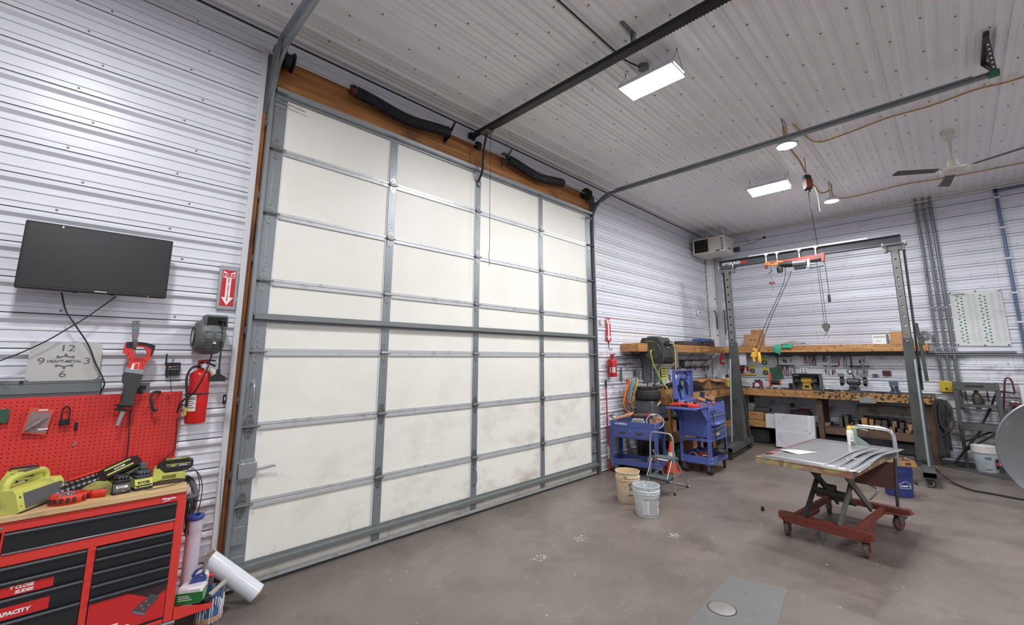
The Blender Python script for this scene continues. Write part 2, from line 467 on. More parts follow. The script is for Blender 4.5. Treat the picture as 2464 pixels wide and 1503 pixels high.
# overhead door
def door_mat():
 m=bpy.data.materials.new('door_panel_cream');m.use_nodes=True
 N=m.node_tree.nodes;L=m.node_tree.links;b=N['Principled BSDF']
 g=N.new('ShaderNodeNewGeometry');sep=N.new('ShaderNodeSeparateXYZ');L.new(g.outputs['Position'],sep.inputs[0])
 def noise(sc,det=6,ro=0.6,st=(1,1,1)):
  mp=N.new('ShaderNodeMapping');mp.inputs['Scale'].default_value=st;L.new(g.outputs['Position'],mp.inputs[0])
  n=N.new('ShaderNodeTexNoise');n.inputs['Scale'].default_value=sc;n.inputs['Detail'].default_value=det;n.inputs['Roughness'].default_value=ro
  L.new(mp.outputs[0],n.inputs[0]);return n.outputs['Fac']
 def rng(s,a,c,lo=0.0,hi=1.0):
  r=N.new('ShaderNodeMapRange');r.inputs[1].default_value=a;r.inputs[2].default_value=c;r.inputs[3].default_value=lo;r.inputs[4].default_value=hi;L.new(s,r.inputs[0]);return r.outputs[0]
 def mul(a,c):
  x=N.new('ShaderNodeMath');x.operation='MULTIPLY';L.new(a,x.inputs[0])
  if isinstance(c,float):x.inputs[1].default_value=c
  else:L.new(c,x.inputs[1])
  return x.outputs[0]
 def mix(f,a,c):
  x=N.new('ShaderNodeMix');x.data_type='RGBA';L.new(f,x.inputs[0])
  if isinstance(a,tuple):x.inputs[6].default_value=(*a,1)
  else:L.new(a,x.inputs[6])
  x.inputs[7].default_value=(*c,1);return x.outputs[2]
 base=mix(rng(noise(1.1),0.35,0.65),srgb(229,226,217),srgb(236,233,225))
 low=rng(sep.outputs[2],0.1,1.9,1.0,0.0)
 right=rng(sep.outputs[0],-0.5,3.2,0.45,1.0)
 base=mix(mul(mul(rng(noise(1.5,7,0.7,(1,1,1.6)),0.50,0.72),low),mul(right,0.9)),base,srgb(150,138,118))
 base=mix(mul(mul(rng(noise(30,3,0.7),0.66,0.70),rng(noise(1.4,3),0.44,0.58)),mul(low,0.85)),base,srgb(120,108,90))
 base=mix(mul(rng(noise(4.0,6,0.7,(2.6,1,0.6)),0.6,0.72),mul(rng(sep.outputs[2],0.0,0.42,1.0,0.0),right)),base,srgb(92,86,76))
 L.new(base,b.inputs['Base Color']);b.inputs['Roughness'].default_value=0.45
 return m
doorm=door_mat()
railm=mat('door_rail_steel',srgb(196,198,200),0.38,0.35,0.08,14,dirt=srgb(140,138,134),dscale=12,dthr=0.66)
stilem=mat('door_stile_steel',srgb(140,145,149),0.42,0.55,0.10,8)
strutm=mat('strut_steel',srgb(128,132,132),0.45,0.55,0.15,10)
capm=mat('stile_edge_white',srgb(228,228,230),0.45)
ZB=0.0283;SH=0.6096;YD=-0.05
SX=[-1.176,0.0,1.2192,2.4384,3.644]
SWL=[0.062,0.042,0.042,0.042,0.062]
door=thing('door_1','tall cream panelled overhead door with grey steel stiles',None,(0,0,0),kind='structure')
for k in range(7):
 z0=ZB+SH*k;z1=z0+SH
 for i in range(4):
  x0=SX[i]+SWL[i];x1=SX[i+1]-SWL[i+1]
  q=MB();q.box(x0-.012,x1+.012,YD+.006,-0.004,z0+.004,z1-.004);q.build('door_panel',doorm,door,smooth=0)
  q=MB();q.box(x0+.0008,x1-.0008,YD-.004,YD+.004,z0+.0015,z0+.028,.0015);q.build('section_rail',railm,door)
  if k<6 or True:
   q=MB();q.box(x0+.0008,x1-.0008,YD-.009,YD+.004,z1-.036,z1-.0025,.0015);q.build('section_rail',railm,door)
  for xe in(x0,x1-.010):
   q=MB();q.box(xe+.0003,xe+.0097,YD-.0035,YD+.005,z0+.028,z1-.036);q.build('edge_strip',capm,door,smooth=0)
 for i in range(5):
  q=MB();w=SWL[i]
  q.box(SX[i]-w,SX[i]+w,YD-.010,YD+.004,z0+.002,z1-.002,.0015)
  o=q.build('stile',stilem,door)
for i in range(5):
 q=MB()
 for k in range(7):
  for dz in(0.12,0.16,0.21,0.40,0.44,0.49):
   q.cyl((SX[i]+0.008*((k+int(dz*100))%3-1),YD-.0105,ZB+SH*k+dz),(SX[i]+0.008*((k+int(dz*100))%3-1),YD-.0095,ZB+SH*k+dz),0.004,n=6)
 o=q.build('punched_holes',print_dark,door,smooth=0);tag(o,kind='stuff')
hm=mat('hinge_steel',srgb(150,153,154),0.35,0.8,0.15,20)
hmd=mat('hinge_dark',srgb(112,114,114),0.45,0.6,0.2,20)
def leaf(up):
 s=1 if up else-1
 return[(-.034,0),(.034,0),(.034,s*.04),(.014,s*.098),(-.014,s*.098),(-.034,s*.04)]
def hinge_mesh(end):
 q=MB()
 for up in(True,False):
  q.prism(leaf(up),0,-0.004,axis='y')
 q.cyl((-.046,-.014,0),(.046,-.014,0),.011,n=10)
 q.box(-.034,.034,-.02,0,-.017,.017,.003)
 for(a,c)in((0,.085),(-.0,.045),(0,-.045),(0,-.085),(-.02,.03),(.02,.03)):
  q.cyl((a,-.004,c),(a,-.010,c),.0075,.005,n=8)
 if end:
  q.cyl((-.09,-.03,0),(.075,-.03,0),.009,n=8)
 return q
h0=None
for k in range(1,7):
 for i in range(5):
  end=i in(0,4)
  q=hinge_mesh(end)
  if i==4:q.v=[(-x,y,z)for x,y,z in q.v]
  o=q.build('hinge',hm if k>2 else hmd,door,loc=(SX[i],YD-.010,ZB+SH*k))
  pn=MB();pn.cyl((-.052,-.014,0),(.056,-.014,0),.006,n=8);pn.build('hinge_pin',hmd,o)
def strut(z,h,dep,m,name='strut'):
 q=MB()
 poly=[(0,-h/2),(-0.004,-h/2),(-0.004,-h/4),(-dep,-h/4+.004),(-dep,h/4-.004),(-0.004,h/4),(-0.004,h/2),(0,h/2)]
 q.prism([(YD-.010+p[0],z+p[1])for p in poly],-1.225,3.69,axis='x')
 return q.build(name,m,door,smooth=30)
strut(2.145,0.075,0.055,strutm);strut(0.165,0.085,0.06,strutm);strut(4.245,0.09,0.06,galv)
q=MB();q.box(-1.235,3.70,YD-.012,YD+.004,0.024,0.058,.003);q.build('bottom_retainer',railm,door)
q=MB();q.box(-1.235,3.70,YD-.008,0.0,0.0,0.024,.004);q.build('bottom_seal',rubber,door)
for sx,x in((1,SX[0]),(-1,SX[4])):
 q=MB();q.box(x-.055,x+.055,YD-.018,YD-.010,4.10,4.19,.002);q.box(x-.055,x+.055,YD-.05,YD-.018,4.165,4.172)
 q.cyl((x-sx*.06,YD-.045,4.15),(x+sx*.21,YD-.045,4.13),.006,n=8)
 for dx in(-.035,-.01,.015,.04):q.cyl((x+dx,YD-.018,4.125),(x+dx,YD-.023,4.125),.006,n=8)
 q.build('top_bracket',galv,door)
 q=MB();q.box(x-.055,x+.045,YD-.016,YD-.010,0.36,0.48,.002);q.box(x-.055,x+.045,YD-.035,YD-.012,0.355,0.361);q.box(x-.055,x+.055,YD-.016,YD-.0102,0.20,0.26,.002)
 for c in(.39,.45,.23):q.cyl((x,YD-.016,c),(x,YD-.022,c),.008,n=8)
 q.build('corner_bracket',stilem,door)
q=MB();x=SX[0]+.01
q.box(x-.065,x+.07,YD-.045,YD-.011,0.845,0.965,.004)
q.box(x-.085,x+.06,YD-.016,YD-.010,0.825,0.99,.002)
q.tube([(x+.06,YD-.03,.905),(x+.11,YD-.035,.908),(x+.19,YD-.05,.918),(x+.205,YD-.05,.914)],.010,n=8)
for dx,dz in((-.04,.978),(.0,.978),(.045,.978),(-.04,.833),(.02,.833)):q.cyl((x+dx,YD-.016,dz),(x+dx,YD-.023,dz),.008,n=8)
q.cyl((x+.01,YD-.045,.90),(x+.01,YD-.048,.90),.008,n=8)
q.build('slide_lock',galv,door)
def pull(x,z,h,m):
 q=MB();q.tube(spline([(x,YD-.012,z-h/2),(x,YD-.05,z-h/2+.03),(x,YD-.05,z+h/2-.03),(x,YD-.012,z+h/2)],5),.008,n=8)
 for s in(-1,1):q.box(x-.018,x+.018,YD-.015,YD-.010,z+s*h/2-.022,z+s*h/2+.022,.002);q.cyl((x,YD-.015,z+s*(h/2+.012)),(x,YD-.021,z+s*(h/2+.012)),.007,n=8)
 q.build('pull_handle',m,door)
pull(SX[0]+.0,1.50,.20,galv);pull(SX[2]+.004,0.43,.18,stilem)
trackm=mat('track_steel',srgb(142,146,148),0.42,0.6,0.15,6)
def track(xc,side,zh,yend,label):
 """vertical C-track, quarter bend and horizontal run; side=+1 opens towards +x"""
 t=thing('door_track',label,'door track',(xc,-0.085,0))
 rad=0.40
 path=[(0,0.0,0.02),(0,0.0,zh-rad)]
 path+=[(0,-rad+rad*math.cos(R(a)),zh-rad+rad*math.sin(R(a)))for a in range(6,91,6)]
 path+=[(0,yend+0.085,zh+.01)]
 prof=[(-.006,-.026),(.022,-.026),(.022,-.020),(0.0,-.020),(0,.020),(.022,.020),(.022,.026),(-.006,.026)]
 vs=[];n=len(prof)
 for i,p in enumerate(path):
  a=Vector(path[max(i-1,0)]);c=Vector(path[min(i+1,len(path)-1)]);T=(c-a).normalized()
  Nn=Vector((0,-T.z,T.y))
  for(u,w)in prof:vs.append(Vector((side*u,p[1],p[2]))+Nn*w)
 fs=[]
 for i in range(len(path)-1):
  for k in range(n):fs.append((i*n+k,i*n+(k+1)%n,(i+1)*n+(k+1)%n,(i+1)*n+k))
 fs+=[tuple(range(n)),tuple(range((len(path)-1)*n,len(path)*n))]
 q=MB();q.add(vs,fs);q.build('track_channel',trackm,t,smooth=25)
 bz=[0.25,0.88,1.46,2.03,2.65,3.22]
 for z in bz:
  q=MB();w=0.075
  q.box(-side*.055,-side*.010,.072,.078,z-.032,z+.032,.002);q.box(-side*.012,-side*.006,-.005,.078,z-.032,z+.032,.002)
  q.cyl((-side*.04,.072,z),(-side*.04,.064,z),.009,n=6);q.cyl((-side*.012,.03,z),(-side*.02,.03,z),.009,n=6)
  q.build('jamb_bracket',galv_d,t)
 q=MB();q.box(-side*.012,-side*.007,-.03,.075,zh-rad-.25,zh+.05,.001);q.box(-side*.055,-side*.010,.068,.074,zh-rad-.25,zh+.05,.001)
 q.build('flag_angle',galv_d,t)
 for dz in(-.18,-.13,-.02,.08,.20,.30):
  q=MB();q.cyl((-side*.0125,.03,zh-rad+dz),(-side*.015,.03,zh-rad+dz),.012,n=10);q.build('slot_hole',print_dark,t)
 return t,zh,rad
tl,_,_=track(-1.262,1,4.53,-3.6,'left grey steel door track curving up beside the timber jamb')
tr,_,_=track(3.752,-1,4.53,-4.86,'right grey steel door track running back under the ceiling')
q=MB()
q.box(-.012,-.007,-.98,-.10,4.50,4.60,.001,M=Matrix.Identity(4));q.box(-.045,-.012,-3.4,-.20,4.595,4.60,.001)
q.box(-.012,-.008,-3.4,-.98,4.50,4.60,.001)
q.build('stiffening_angle',galv,tl)
for y in(-.35,-.60,-.66,-.9,-.95,-1.2,-1.26):
 q=MB();q.cyl((-.0125,y,4.565),(-.014,y,4.565),.007,n=8);q.build('slot_hole',print_dark,tl)
q=MB();q.prism([(.03,4.02),(.03,4.64),(-.02,4.66),(-.26,4.60),(-.26,4.54)],-.020,-.014,axis='x');q.build('gusset',galv_d,tl)
q=MB();q.box(.014,.018,-4.62,-.45,4.555,4.595,.001);q.box(.014,.05,-4.62,-.45,4.592,4.596,.001);q.build('stiffening_angle',trackm,tr)
q=MB();q.prism([(.03,4.36),(.03,4.44),(-.40,4.55),(-.40,4.50)],.012,.016,axis='x');q.build('brace_angle',galv_d,tr)
for i in range(7):
 q=MB();q.cyl((.0115,-.03-.05*i,4.41+.0155*i),(.010,-.03-.05*i,4.41+.0155*i),.008,n=8);q.build('slot_hole',print_white,tr)
gh_=mat('hanger_steel',srgb(86,88,88),.5,.4,.15)
yb=-4.73
q=MB();q.box(-.34,.33,yb-.02,yb+.02,4.823,4.827,.001);q.box(-.34,.33,yb-.02,yb-.016,4.79,4.827,.001);q.build('hanger_plate',gh_,tr)
for a,c in(((-.02,yb-.035,4.56),(-.26,yb,4.82)),((0,yb-.035,4.57),(.31,yb,4.82))):
 q=MB();a=Vector(a);c=Vector(c);d=(c-a);L_=d.length;Mx=Matrix.Translation(a)@d.to_track_quat('Z','Y').to_matrix().to_4x4()
 q.box(-.02,.02,-.002,.002,0,L_,0,Mx);q.box(-.02,-.016,-.002,.03,0,L_,0,Mx)
 ob=q.build('hanger_strap',gh_,tr)
 for i in range(1,int(L_/.045)):
  h=MB();h.cyl(Mx@Vector((.002,-.0025,i*.045)),Mx@Vector((.002,-.004,i*.045)),.009,n=8);h.cyl(Mx@Vector((.002,.0025,i*.045)),Mx@Vector((.002,.004,i*.045)),.009,n=8);h.build('strap_hole',print_white,ob)
greenm=mat('green_paint',srgb(40,110,70),0.5)
q=MB();q.box(-.028,.024,-4.80,-4.72,4.512,4.57,.002);q.build('track_end',greenm,tr)
ts=thing('torsion_shaft','steel torsion shaft with two sagging black springs along the timber header','spring shaft',(0,-.12,4.55))
q=MB();q.cyl((-1.42,0,.01),(3.66,0,0),.0135,n=12);q.build('shaft',steel,ts)
springm=mat('spring_black',srgb(52,52,56),0.55,0.3,0.3,40)
def spring(x0,x1,sag):
 q=MB();n=int((x1-x0)/.0062);pts=[];rs=[]
 for i in range(n+1):
  u=i/n;pts.append((x0+(x1-x0)*u,0,-sag*4*u*(1-u)+.012*math.sin(u*9)));rs.append(0.062 if i%2 else 0.056)
 q.tube(pts,rs,n=20);o=q.build('spring',springm,ts,smooth=60)
 d=MB();random.seed(int(x0*100))
 for i in range(46):
  k=random.randrange(2,n-1);a=random.uniform(-2.6,-0.2);p=Vector(pts[k])
  d.cyl(p+Vector((0,math.cos(a)*.061*-1 if False else-abs(math.cos(a))*.061,math.sin(a)*.061)),p+Vector((0,-abs(math.cos(a))*.0640,math.sin(a)*.0640)),.003,n=6)
 dd=d.build('glint_specks',mat('glint_grey',srgb(170,170,172),.6),o,smooth=0);tag(dd,kind='stuff')  # pale specks imitate reflections off the spring coils
spring(-.50,.66,.05);spring(1.72,2.87,.06)
dk=mat('cast_dark',srgb(45,44,44),0.55,0.4,0.2)
rdk=mat('cast_maroon',srgb(92,38,36),0.5,0.3)
for x0,x1,r,m in((-.56,-.49,.055,rdk),(.62,.68,.06,dk),(1.68,1.74,.055,dk),(2.83,2.90,.058,dk)):
 q=MB();q.cyl((x0,0,0),(x1,0,0),r,n=14);q.build('winding_cone',m,ts)
q=MB();q.cyl((-.545,-.05,.01),(-.545,-.075,.01),.014,n=8);q.build('set_screw',rdk,ts)
for x in(.69,1.66):
 q=MB();s=1
 q.prism([(.104,-.10),(.10,-.10),(-.03,-.05),(-.035,.04),(.02,.10),(.104,.12)],x-.004,x+.004,axis='x')
 q.prism([(-.02,-.03),(-.13,.09),(-.11,.11),(.0,.03)],x-.004,x+.004,axis='x')
 for i in range(5):q.cyl((x-.006,-.04-.016*i,.02+.017*i),(x+.006,-.04-.016*i,.02+.017*i),.006,n=6)
 q.build('bearing_plate',dk if x<1 else galv_d,ts)
q=MB();q.lathe([(.014,-.03),(.05,-.03),(.055,-.018),(.055,.018),(.05,.03),(.014,.03)],M=Matrix.Translation((1.148,0,0))@Matrix.Rotation(R(90),4,'Y'),n=20)
for i in range(6):q.cyl((1.115,.035*math.cos(i*1.05),.035*math.sin(i*1.05)),(1.11,.035*math.cos(i*1.05),.035*math.sin(i*1.05)),.009,n=6)
q.build('shaft_coupling',dk,ts)
for x,s in((-1.17,1),(3.55,-1)):
 q=MB();q.lathe([(.02,-.03),(.085,-.03),(.09,-.02),(.07,-.015),(.07,.03),(.095,.045),(.095,.055),(.02,.055)],M=Matrix.Translation((x,0,0))@Matrix.Rotation(R(90*s),4,'Y'),n=24)
 q.build('cable_drum',dk,ts)
 q=MB();q.tube([(x,.085-.0,-.0),(x-.01*s,.06,-.4),(x-.02*s,.055,-4.2)],.0018,n=5);q.build('lift_cable',steel,ts)
 q=MB();q.box(x-s*.10-.003,x-s*.10+.003,-.04,.104,-.12,.07,.001);q.build('end_bearing_plate',galv_d,ts)
orl=thing('door_opener_rail','long black door opener rail under the ceiling with bent arm to the door','door opener',(1.12,0,4.70))
q=MB();q.box(-.03,.03,-5.2,-.03,-.02,.035,.004);q.box(-.045,.045,-5.2,-.25,-.035,-.018,.003);q.build('rail',blackm,orl)
q=MB()
for i in range(150):q.box(.046,.050,-5.0+.03*i-.008,-5.0+.03*i+.004,-.036,-.024)
o=q.build('chain_links',cable,orl,smooth=0);tag(o,kind='stuff')
q=MB();q.box(-.045,.045,-.05,.01,-.05,.05,.004);q.cyl((-.05,-.03,0),(.05,-.03,0),.02,n=10);q.build('front_bracket',blackm,orl)
q=MB();q.box(-.05,.05,-.40,-.26,-.062,-.036,.004);q.cyl((.05,-.36,-.05),(.065,-.36,-.05),.012,n=8);q.cyl((.05,-.30,-.05),(.065,-.30,-.05),.012,n=8);q.build('trolley',galv_d,orl)
q=MB();q.tube(spline([(.02,-.30,-.06),(.03,-.24,-.25),(.05,-.2,-.46),(.06,-.16,-.55),(.07,-.10,-.60),(.095,-.065,-.625)],6),.014,n=8);q.build('arm',blackm,orl)
for i in range(4):
 q=MB();zz=-.38-.04*i;q.cyl((.06,-.215,zz),(.075,-.215,zz),.008,n=8);q.build('arm_bolt',galv,orl)
q=MB();q.box(.07,.125,-.085,-.062,-.68,-.60,.003);q.build('door_bracket',galv_d,orl)
q=MB();q.box(-.20,.04,-2.455,-2.42,.135,.148,.001);q.box(-.02,.02,-2.456,-2.45,.02,.148,.001);q.box(-.02,.02,-2.425,-2.42,.02,.148,.001);q.build('ceiling_hanger',galv_d,orl)
for i in range(3):
 q=MB();q.cyl((0,-2.457,.05+.03*i),(0,-2.459,.05+.03*i),.008,n=8);q.build('hanger_hole',print_white,orl)
cordm=mat('red_cord',srgb(70,30,28),0.7)
q=MB();q.tube(spline([(.055,-.34,-.06),(.055,-.34,-1.0),(.058,-.34,-1.55),(.05,-.34,-1.62),(.065,-.335,-1.78)],6),.0035,n=6);q.build('release_cord',cordm,orl)
# lamps on the ceiling
lampm=mat('lamp_diffuser',(1,1,1),0.5,emis=(1,0.985,0.97),estr=12.0)
lamph=mat('lamp_housing',srgb(215,215,218),0.4)
def rect_lamp(x,y,z,label):
 t=thing('ceiling_light',label,'ceiling light',(x,y,z),group='rectangular high bay lights')
 q=MB();q.box(-.155,.155,-.30,.30,.004,.05,.006);q.box(-.06,.06,-.25,.25,.05,.085,.006);q.build('housing',lamph,t)
 q=MB();q.box(-.145,.145,-.29,.29,0,.0045);q.build('diffuser',lampm,t,smooth=0)
 for yy in(-.29,.29):
  q=MB();q.tube([(-.12,yy,.05),(0,yy,HC-z-.03),(.12,yy,.05)],.0025,n=5);q.tube([(0,yy,HC-z-.03),(0,yy,HC-z)],.006,n=6);q.build('hanging_wire',galv_d,t)
 for i in range(3):
  q=MB();q.box(-.11+.08*i,-.05+.08*i,-.303,-.300,.02,.032);q.build('vent_slot',lampm,t,smooth=0)
 area_light('ceiling_area_light',(x,y,z-.01),.29,.58,RECT_W)
 return t
rect_lamp(1.61,-2.35,4.60,'nearer rectangular white ceiling light glowing beside the black opener rail')
t2=rect_lamp(5.62,-2.35,4.60,'farther rectangular white ceiling light glowing beyond the right door track')
t2.rotation_euler=(0,R(10),0)
def round_lamp(x,y,z,r,label):
 t=thing('round_ceiling_light',label,'ceiling light',(x,y,z),group='round high bay lights')
 q=MB();q.lathe([(.0,.06),(r*.55,.06),(r*.6,.045),(r*.95,.03),(r,.018),(r,.002),(r*.94,0)],n=32);q.build('housing',lamph,t)
 q=MB();q.lathe([(0.001,0.0),(r*.93,0.0),(r*.93,.004),(.001,.004)],n=32);q.build('diffuser',lampm,t)
 q=MB();q.tube([(-r*.9,0,.03),(-r*.9,0,HC-z-.012),(r*.9,0,HC-z-.012),(r*.9,0,.03)],.005,n=6);q.build('mounting_yoke',galv_d,t)
 l=area_light('ceiling_area_light',(x,y,z-.012),r*1.7,r*1.7,ROUND_W,(0.97,0.98,1.0));l.data.shape='DISK'
 return t
round_lamp(3.90,-3.02,4.50,.118,'round white ceiling light glowing beside the middle of the right track')
round_lamp(6.73,-3.03,4.50,.112,'round white ceiling light glowing near the far wall')
# left wall: television, clock, saw, reel, extinguisher
ryo=mat('lime_plastic',srgb(200,201,100),0.5,0,0.08,12,dirt=srgb(150,146,92),dscale=9,dthr=0.62)
ryog=mat('grey_plastic',srgb(88,90,92),0.55,0,0.15,12)
redp=mat('red_plastic',srgb(214,56,48),0.45,0,0.08,10)
tv=thing('television','black flat television mounted on the white ribbed wall','television',(-2.195,-.20,2.232))
scr=mat('tv_screen',srgb(44,44,46),0.32,0,0.25,3)
q=MB();q.box(-.367,.367,0,.045,0,.433,.006);q.box(-.25,.25,.045,.075,.05,.33,.01);q.build('casing',mat('tv_casing',srgb(36,36,38),0.4),tv)
q=MB();q.box(-.349,.349,-.0015,.002,.022,.418);q.build('screen',scr,tv,smooth=0)
text('brand_lettering','SAMSUNG',.013,print_white,tv,(.02,-.0008,.011),bold=.02)
q=MB();q.box(.262,.268,-.0012,0,.004,.008);q.build('standby_light',mat('red_led',srgb(255,40,30),.4,emis=(1,.05,.03),estr=3),tv,smooth=0)
q=MB();q.box(-.206,-.198,-.002,.002,.412,.424);q.build('sticker',print_white,tv,smooth=0)
q=MB();q.box(-.08,.08,.075,.10,.08,.3,.003);q.box(-.06,.06,.10,.185,.14,.24,.003);q.build('wall_mount',blackm,tv)
for x in(-.10,.08):
 q=MB();q.box(x-.012,x+.012,-.002,.03,-.008,0,.002);q.build('foot_socket',black,tv)
def cable_obj(name,pts,r,m,label,n=6,cat='cable'):
 q=MB();q.tube(spline(pts,n),r,n=8);return one(q,name,m,label,cat)
tvc=[(-2.358,2.232),(-2.325,2.115),(-2.273,2.026),(-2.192,1.89),(-2.144,1.77),(-2.1,1.677),(-2.083,1.621),(-2.096,1.557),(-2.10,1.40)]
cable_obj('television_cable',[(x,-.10 if z>1.9 else-.085 if z>1.6 else-.04,z)for x,z in tvc],.0045,cable,'black cable hanging from the television and curving down past the metal clock')
tvc=[(-2.091,2.232),(-2.208,2.091),(-2.284,2.012),(-2.407,1.895),(-2.566,1.786),(-2.9,1.6)]
cable_obj('television_cable',[(x,-.11,z)for x,z in tvc],.004,cable,'black cable running diagonally down left from under the television')
brush=mat('brushed_steel_plate',srgb(196,194,190),0.35,0.25,0.06,3,stretch=(1,1,8),dirt=srgb(160,150,140),dscale=3,dthr=.66)
ck=thing('wall_clock','brushed steel plate clock lettered heavy metal below the television','clock',(-2.290,-.058,1.655))
q=MB();q.prism(rrect(-.165,.172,0,.250,.03),0,.004,axis='y');q.build('plate',brush,ck)
cutm=mat('cutout_shadow',srgb(92,94,98),0.6)
for s,x,z in(('12',.003,.211),('3',.105,.126),('9',-.108,.126),('6',-.002,.042)):
 text('numeral',s,.060,cutm,ck,(x,-.0008,z),sx=1.3)
text('plate_lettering','HEAVY-METAL',.0235,cutm,ck,(-.002,-.0010,.126),bold=.03,sx=1.05)
gp=[]
for i in range(16):
 for da,rr in((-.13,.038),(-.10,.050),(.10,.050),(.13,.038))if i%2==0 else():
  a=i*PI/8+da;gp.append((rr*1.15*math.cos(a),rr*math.sin(a)))
for sgn in(1,-1):
 up=[(-.052,.017)]+[(x,z)for x,z in gp if z>.017][::-1]+[(.052,.017),(.03,.021),(0,.031),(-.03,.021)]
 q=MB();q.prism([(x,.126+sgn*z)for x,z in up],-.0009,.0005,axis='y');q.build('gear_cutout',cutm,ck,smooth=0)
q=MB();q.cyl((-.05,.05,.12),(-.05,.004,.12),.012,n=8);q.build('standoff',galv_d,ck)
q=MB();q.box(-3.3,-2.095,-.050,-.021,1.575,1.648,.003);q.box(-3.3,-2.095,-.054,-.050,1.640,1.662,.001)
strip=thing('angle_strip','grey metal angle strip on the wall under the steel clock','metal strip',(-2.1,-.02,1.575))
q.v=[(x+2.1,y+.02,z-1.575)for x,y,z in q.v];q.build('angle',galv_d,strip)
q=MB();q.cyl((-.365,-.034,.076),(-.365,-.042,.076),.010,n=6);q.build('bolt',blackm,strip)
def fire_sign(x0,x1,z0,z1,y,label,frame):
 t=thing('fire_extinguisher_sign',label,'sign',((x0+x1)/2,y,z0))
 w=x1-x0;h=z1-z0
 f=.022 if frame else.0
 if frame:
  q=MB();q.box(-w/2,w/2,-.004,.004,0,h,.002);q.build('backplate',galv,t)
 q=MB();q.box(-w/2+f,w/2-f,-.0065,-.004,f*1.3,h-f*1.6);q.build('red_face',mat('sign_red',srgb(196,34,40),.4),t,smooth=0)
 a=w/2-f;zz0=f*1.3;hh=h-f*2.9
 arrow=[(0,.02),(.88,.24),(.36,.24),(.36,.78),(.86,.78),(.86,.97),(.36,.93),(0,.90),(-.36,.93),(-.86,.97),(-.86,.78),(-.36,.78),(-.36,.24),(-.88,.24)]
 q=MB();q.prism([(p[0]*a,zz0+p[1]*hh)for p in arrow],-.0075,-.0064,axis='y');q.build('white_arrow',print_white,t,smooth=0)
 text('fire_lettering','FIRE',w*.33,mat('sign_red',None),t,(0,-.0077,zz0+hh*.845),bold=.04,sx=.95)
 for i,ch in enumerate('EXTINGUISHER'):
  text('letter',ch,hh*.062,mat('sign_red',None),t,(0,-.0077,zz0+hh*(.755-.0545*i)),bold=.05)
 return t
mat('sign_red',srgb(196,34,40),.4)
fire_sign(-1.490,-1.349,2.198,2.561,-.024,'fire extinguisher arrow sign near the left door jamb above the cord reel',True)
fire_sign(4.135,4.26,2.085,2.49,-.03,'fire extinguisher arrow sign on the wall right of the door',False)
hk=thing('saw_hook','flat grey steel hook with red band holding the saw','hook',(-1.957,-.02,2.07))
q=MB();q.prism([(-.022,.0),(.016,.002),(.018,-.074),(.012,-.11),(-.014,-.11),(-.02,-.074)],-.006,0,axis='y');q.build('plate',galv_d,hk)
q=MB();q.tube(spline([(-.002,-.004,-.10),(-.002,-.012,-.15),(-.002,-.05,-.19),(-.002,-.10,-.20),(-.002,-.13,-.19),(-.002,-.145,-.14)],5),.011,n=8);q.build('hook_bar',galv_d,hk)
q=MB();q.box(-.016,.014,-.010,.0,-.118,-.102,.002);q.build('red_band',redp,hk)
for x,z in((-.01,-.012),(.008,-.012),(-.004,-.052)):
 q=MB();q.cyl((x,-.006,z),(x,-.010,z),.005,n=8);q.build('screw',steel,hk)
sw=thing('reciprocating_saw','red and black cordless reciprocating saw hanging blade down on a hook','saw',(0,-.12,0))
outer=[(-2.007,1.911),(-1.971,1.915),(-1.897,1.909),(-1.847,1.89),(-1.849,1.865),(-1.857,1.815),(-1.886,1.765),(-1.894,1.722),(-1.982,1.739),(-1.976,1.777),(-1.996,1.831),(-2.015,1.836),(-2.013,1.868)]
hole=[(-1.966,1.860),(-1.957,1.882),(-1.905,1.879),(-1.884,1.842),(-1.884,1.818),(-1.896,1.805),(-1.926,1.811),(-1.946,1.803)]
q=MB();q.plate(outer[::-1],[hole],-.030,.030,axis='y');q.build('body',redp,sw,smooth=30)
q=MB();q.plate([(-1.945,1.917),(-1.896,1.910),(-1.846,1.892),(-1.848,1.865),(-1.857,1.815),(-1.866,1.828),(-1.864,1.868),(-1.898,1.888),(-1.942,1.893)],[],-.033,.033,axis='y');q.build('grip',black,sw,smooth=30)
q=MB();q.plate([(-2.005,1.913),(-1.972,1.917),(-1.970,1.870),(-2.002,1.876)],[],-.033,.033,axis='y');q.build('battery_rail',black,sw,smooth=30)
q=MB();q.prism([(-1.982,1.742),(-1.894,1.725),(-1.892,1.684),(-1.992,1.702)],-.028,.028,axis='y');q.build('gear_neck',galv,sw,smooth=30)
boot=[(-1.993,1.707),(-1.892,1.688),(-1.901,1.635),(-1.916,1.582),(-1.927,1.477),(-1.994,1.482),(-1.983,1.56),(-1.982,1.612),(-1.998,1.644),(-1.999,1.687)]
q=MB();q.prism(boot,-.032,.032,axis='y');q.build('rubber_boot',mat('boot_grey',srgb(62,62,62),.75,0,.15),sw,smooth=30)
q=MB()
for i in range(9):
 q.box(-1.992+.002*i*0,-1.978,-.0335,.0335,1.49+i*.009,1.493+i*.009)
o=q.build('boot_ridges',mat('boot_grey',None),sw,smooth=0);tag(o,kind='stuff')
q=MB();q.prism([(-2.022,1.484),(-1.979,1.491),(-1.927,1.477),(-1.928,1.466),(-1.973,1.467),(-1.988,1.461),(-1.94,1.444),(-1.949,1.437),(-2.018,1.448),(-2.0,1.467),(-2.005,1.475)],-.022,.022,axis='y');q.build('shoe',blackm,sw,smooth=30)
q=MB();q.prism([(-1.98,1.442),(-1.956,1.44),(-1.98,1.342),(-1.999,1.346)],-.001,.001,axis='y');q.build('blade',steel,sw,smooth=0)
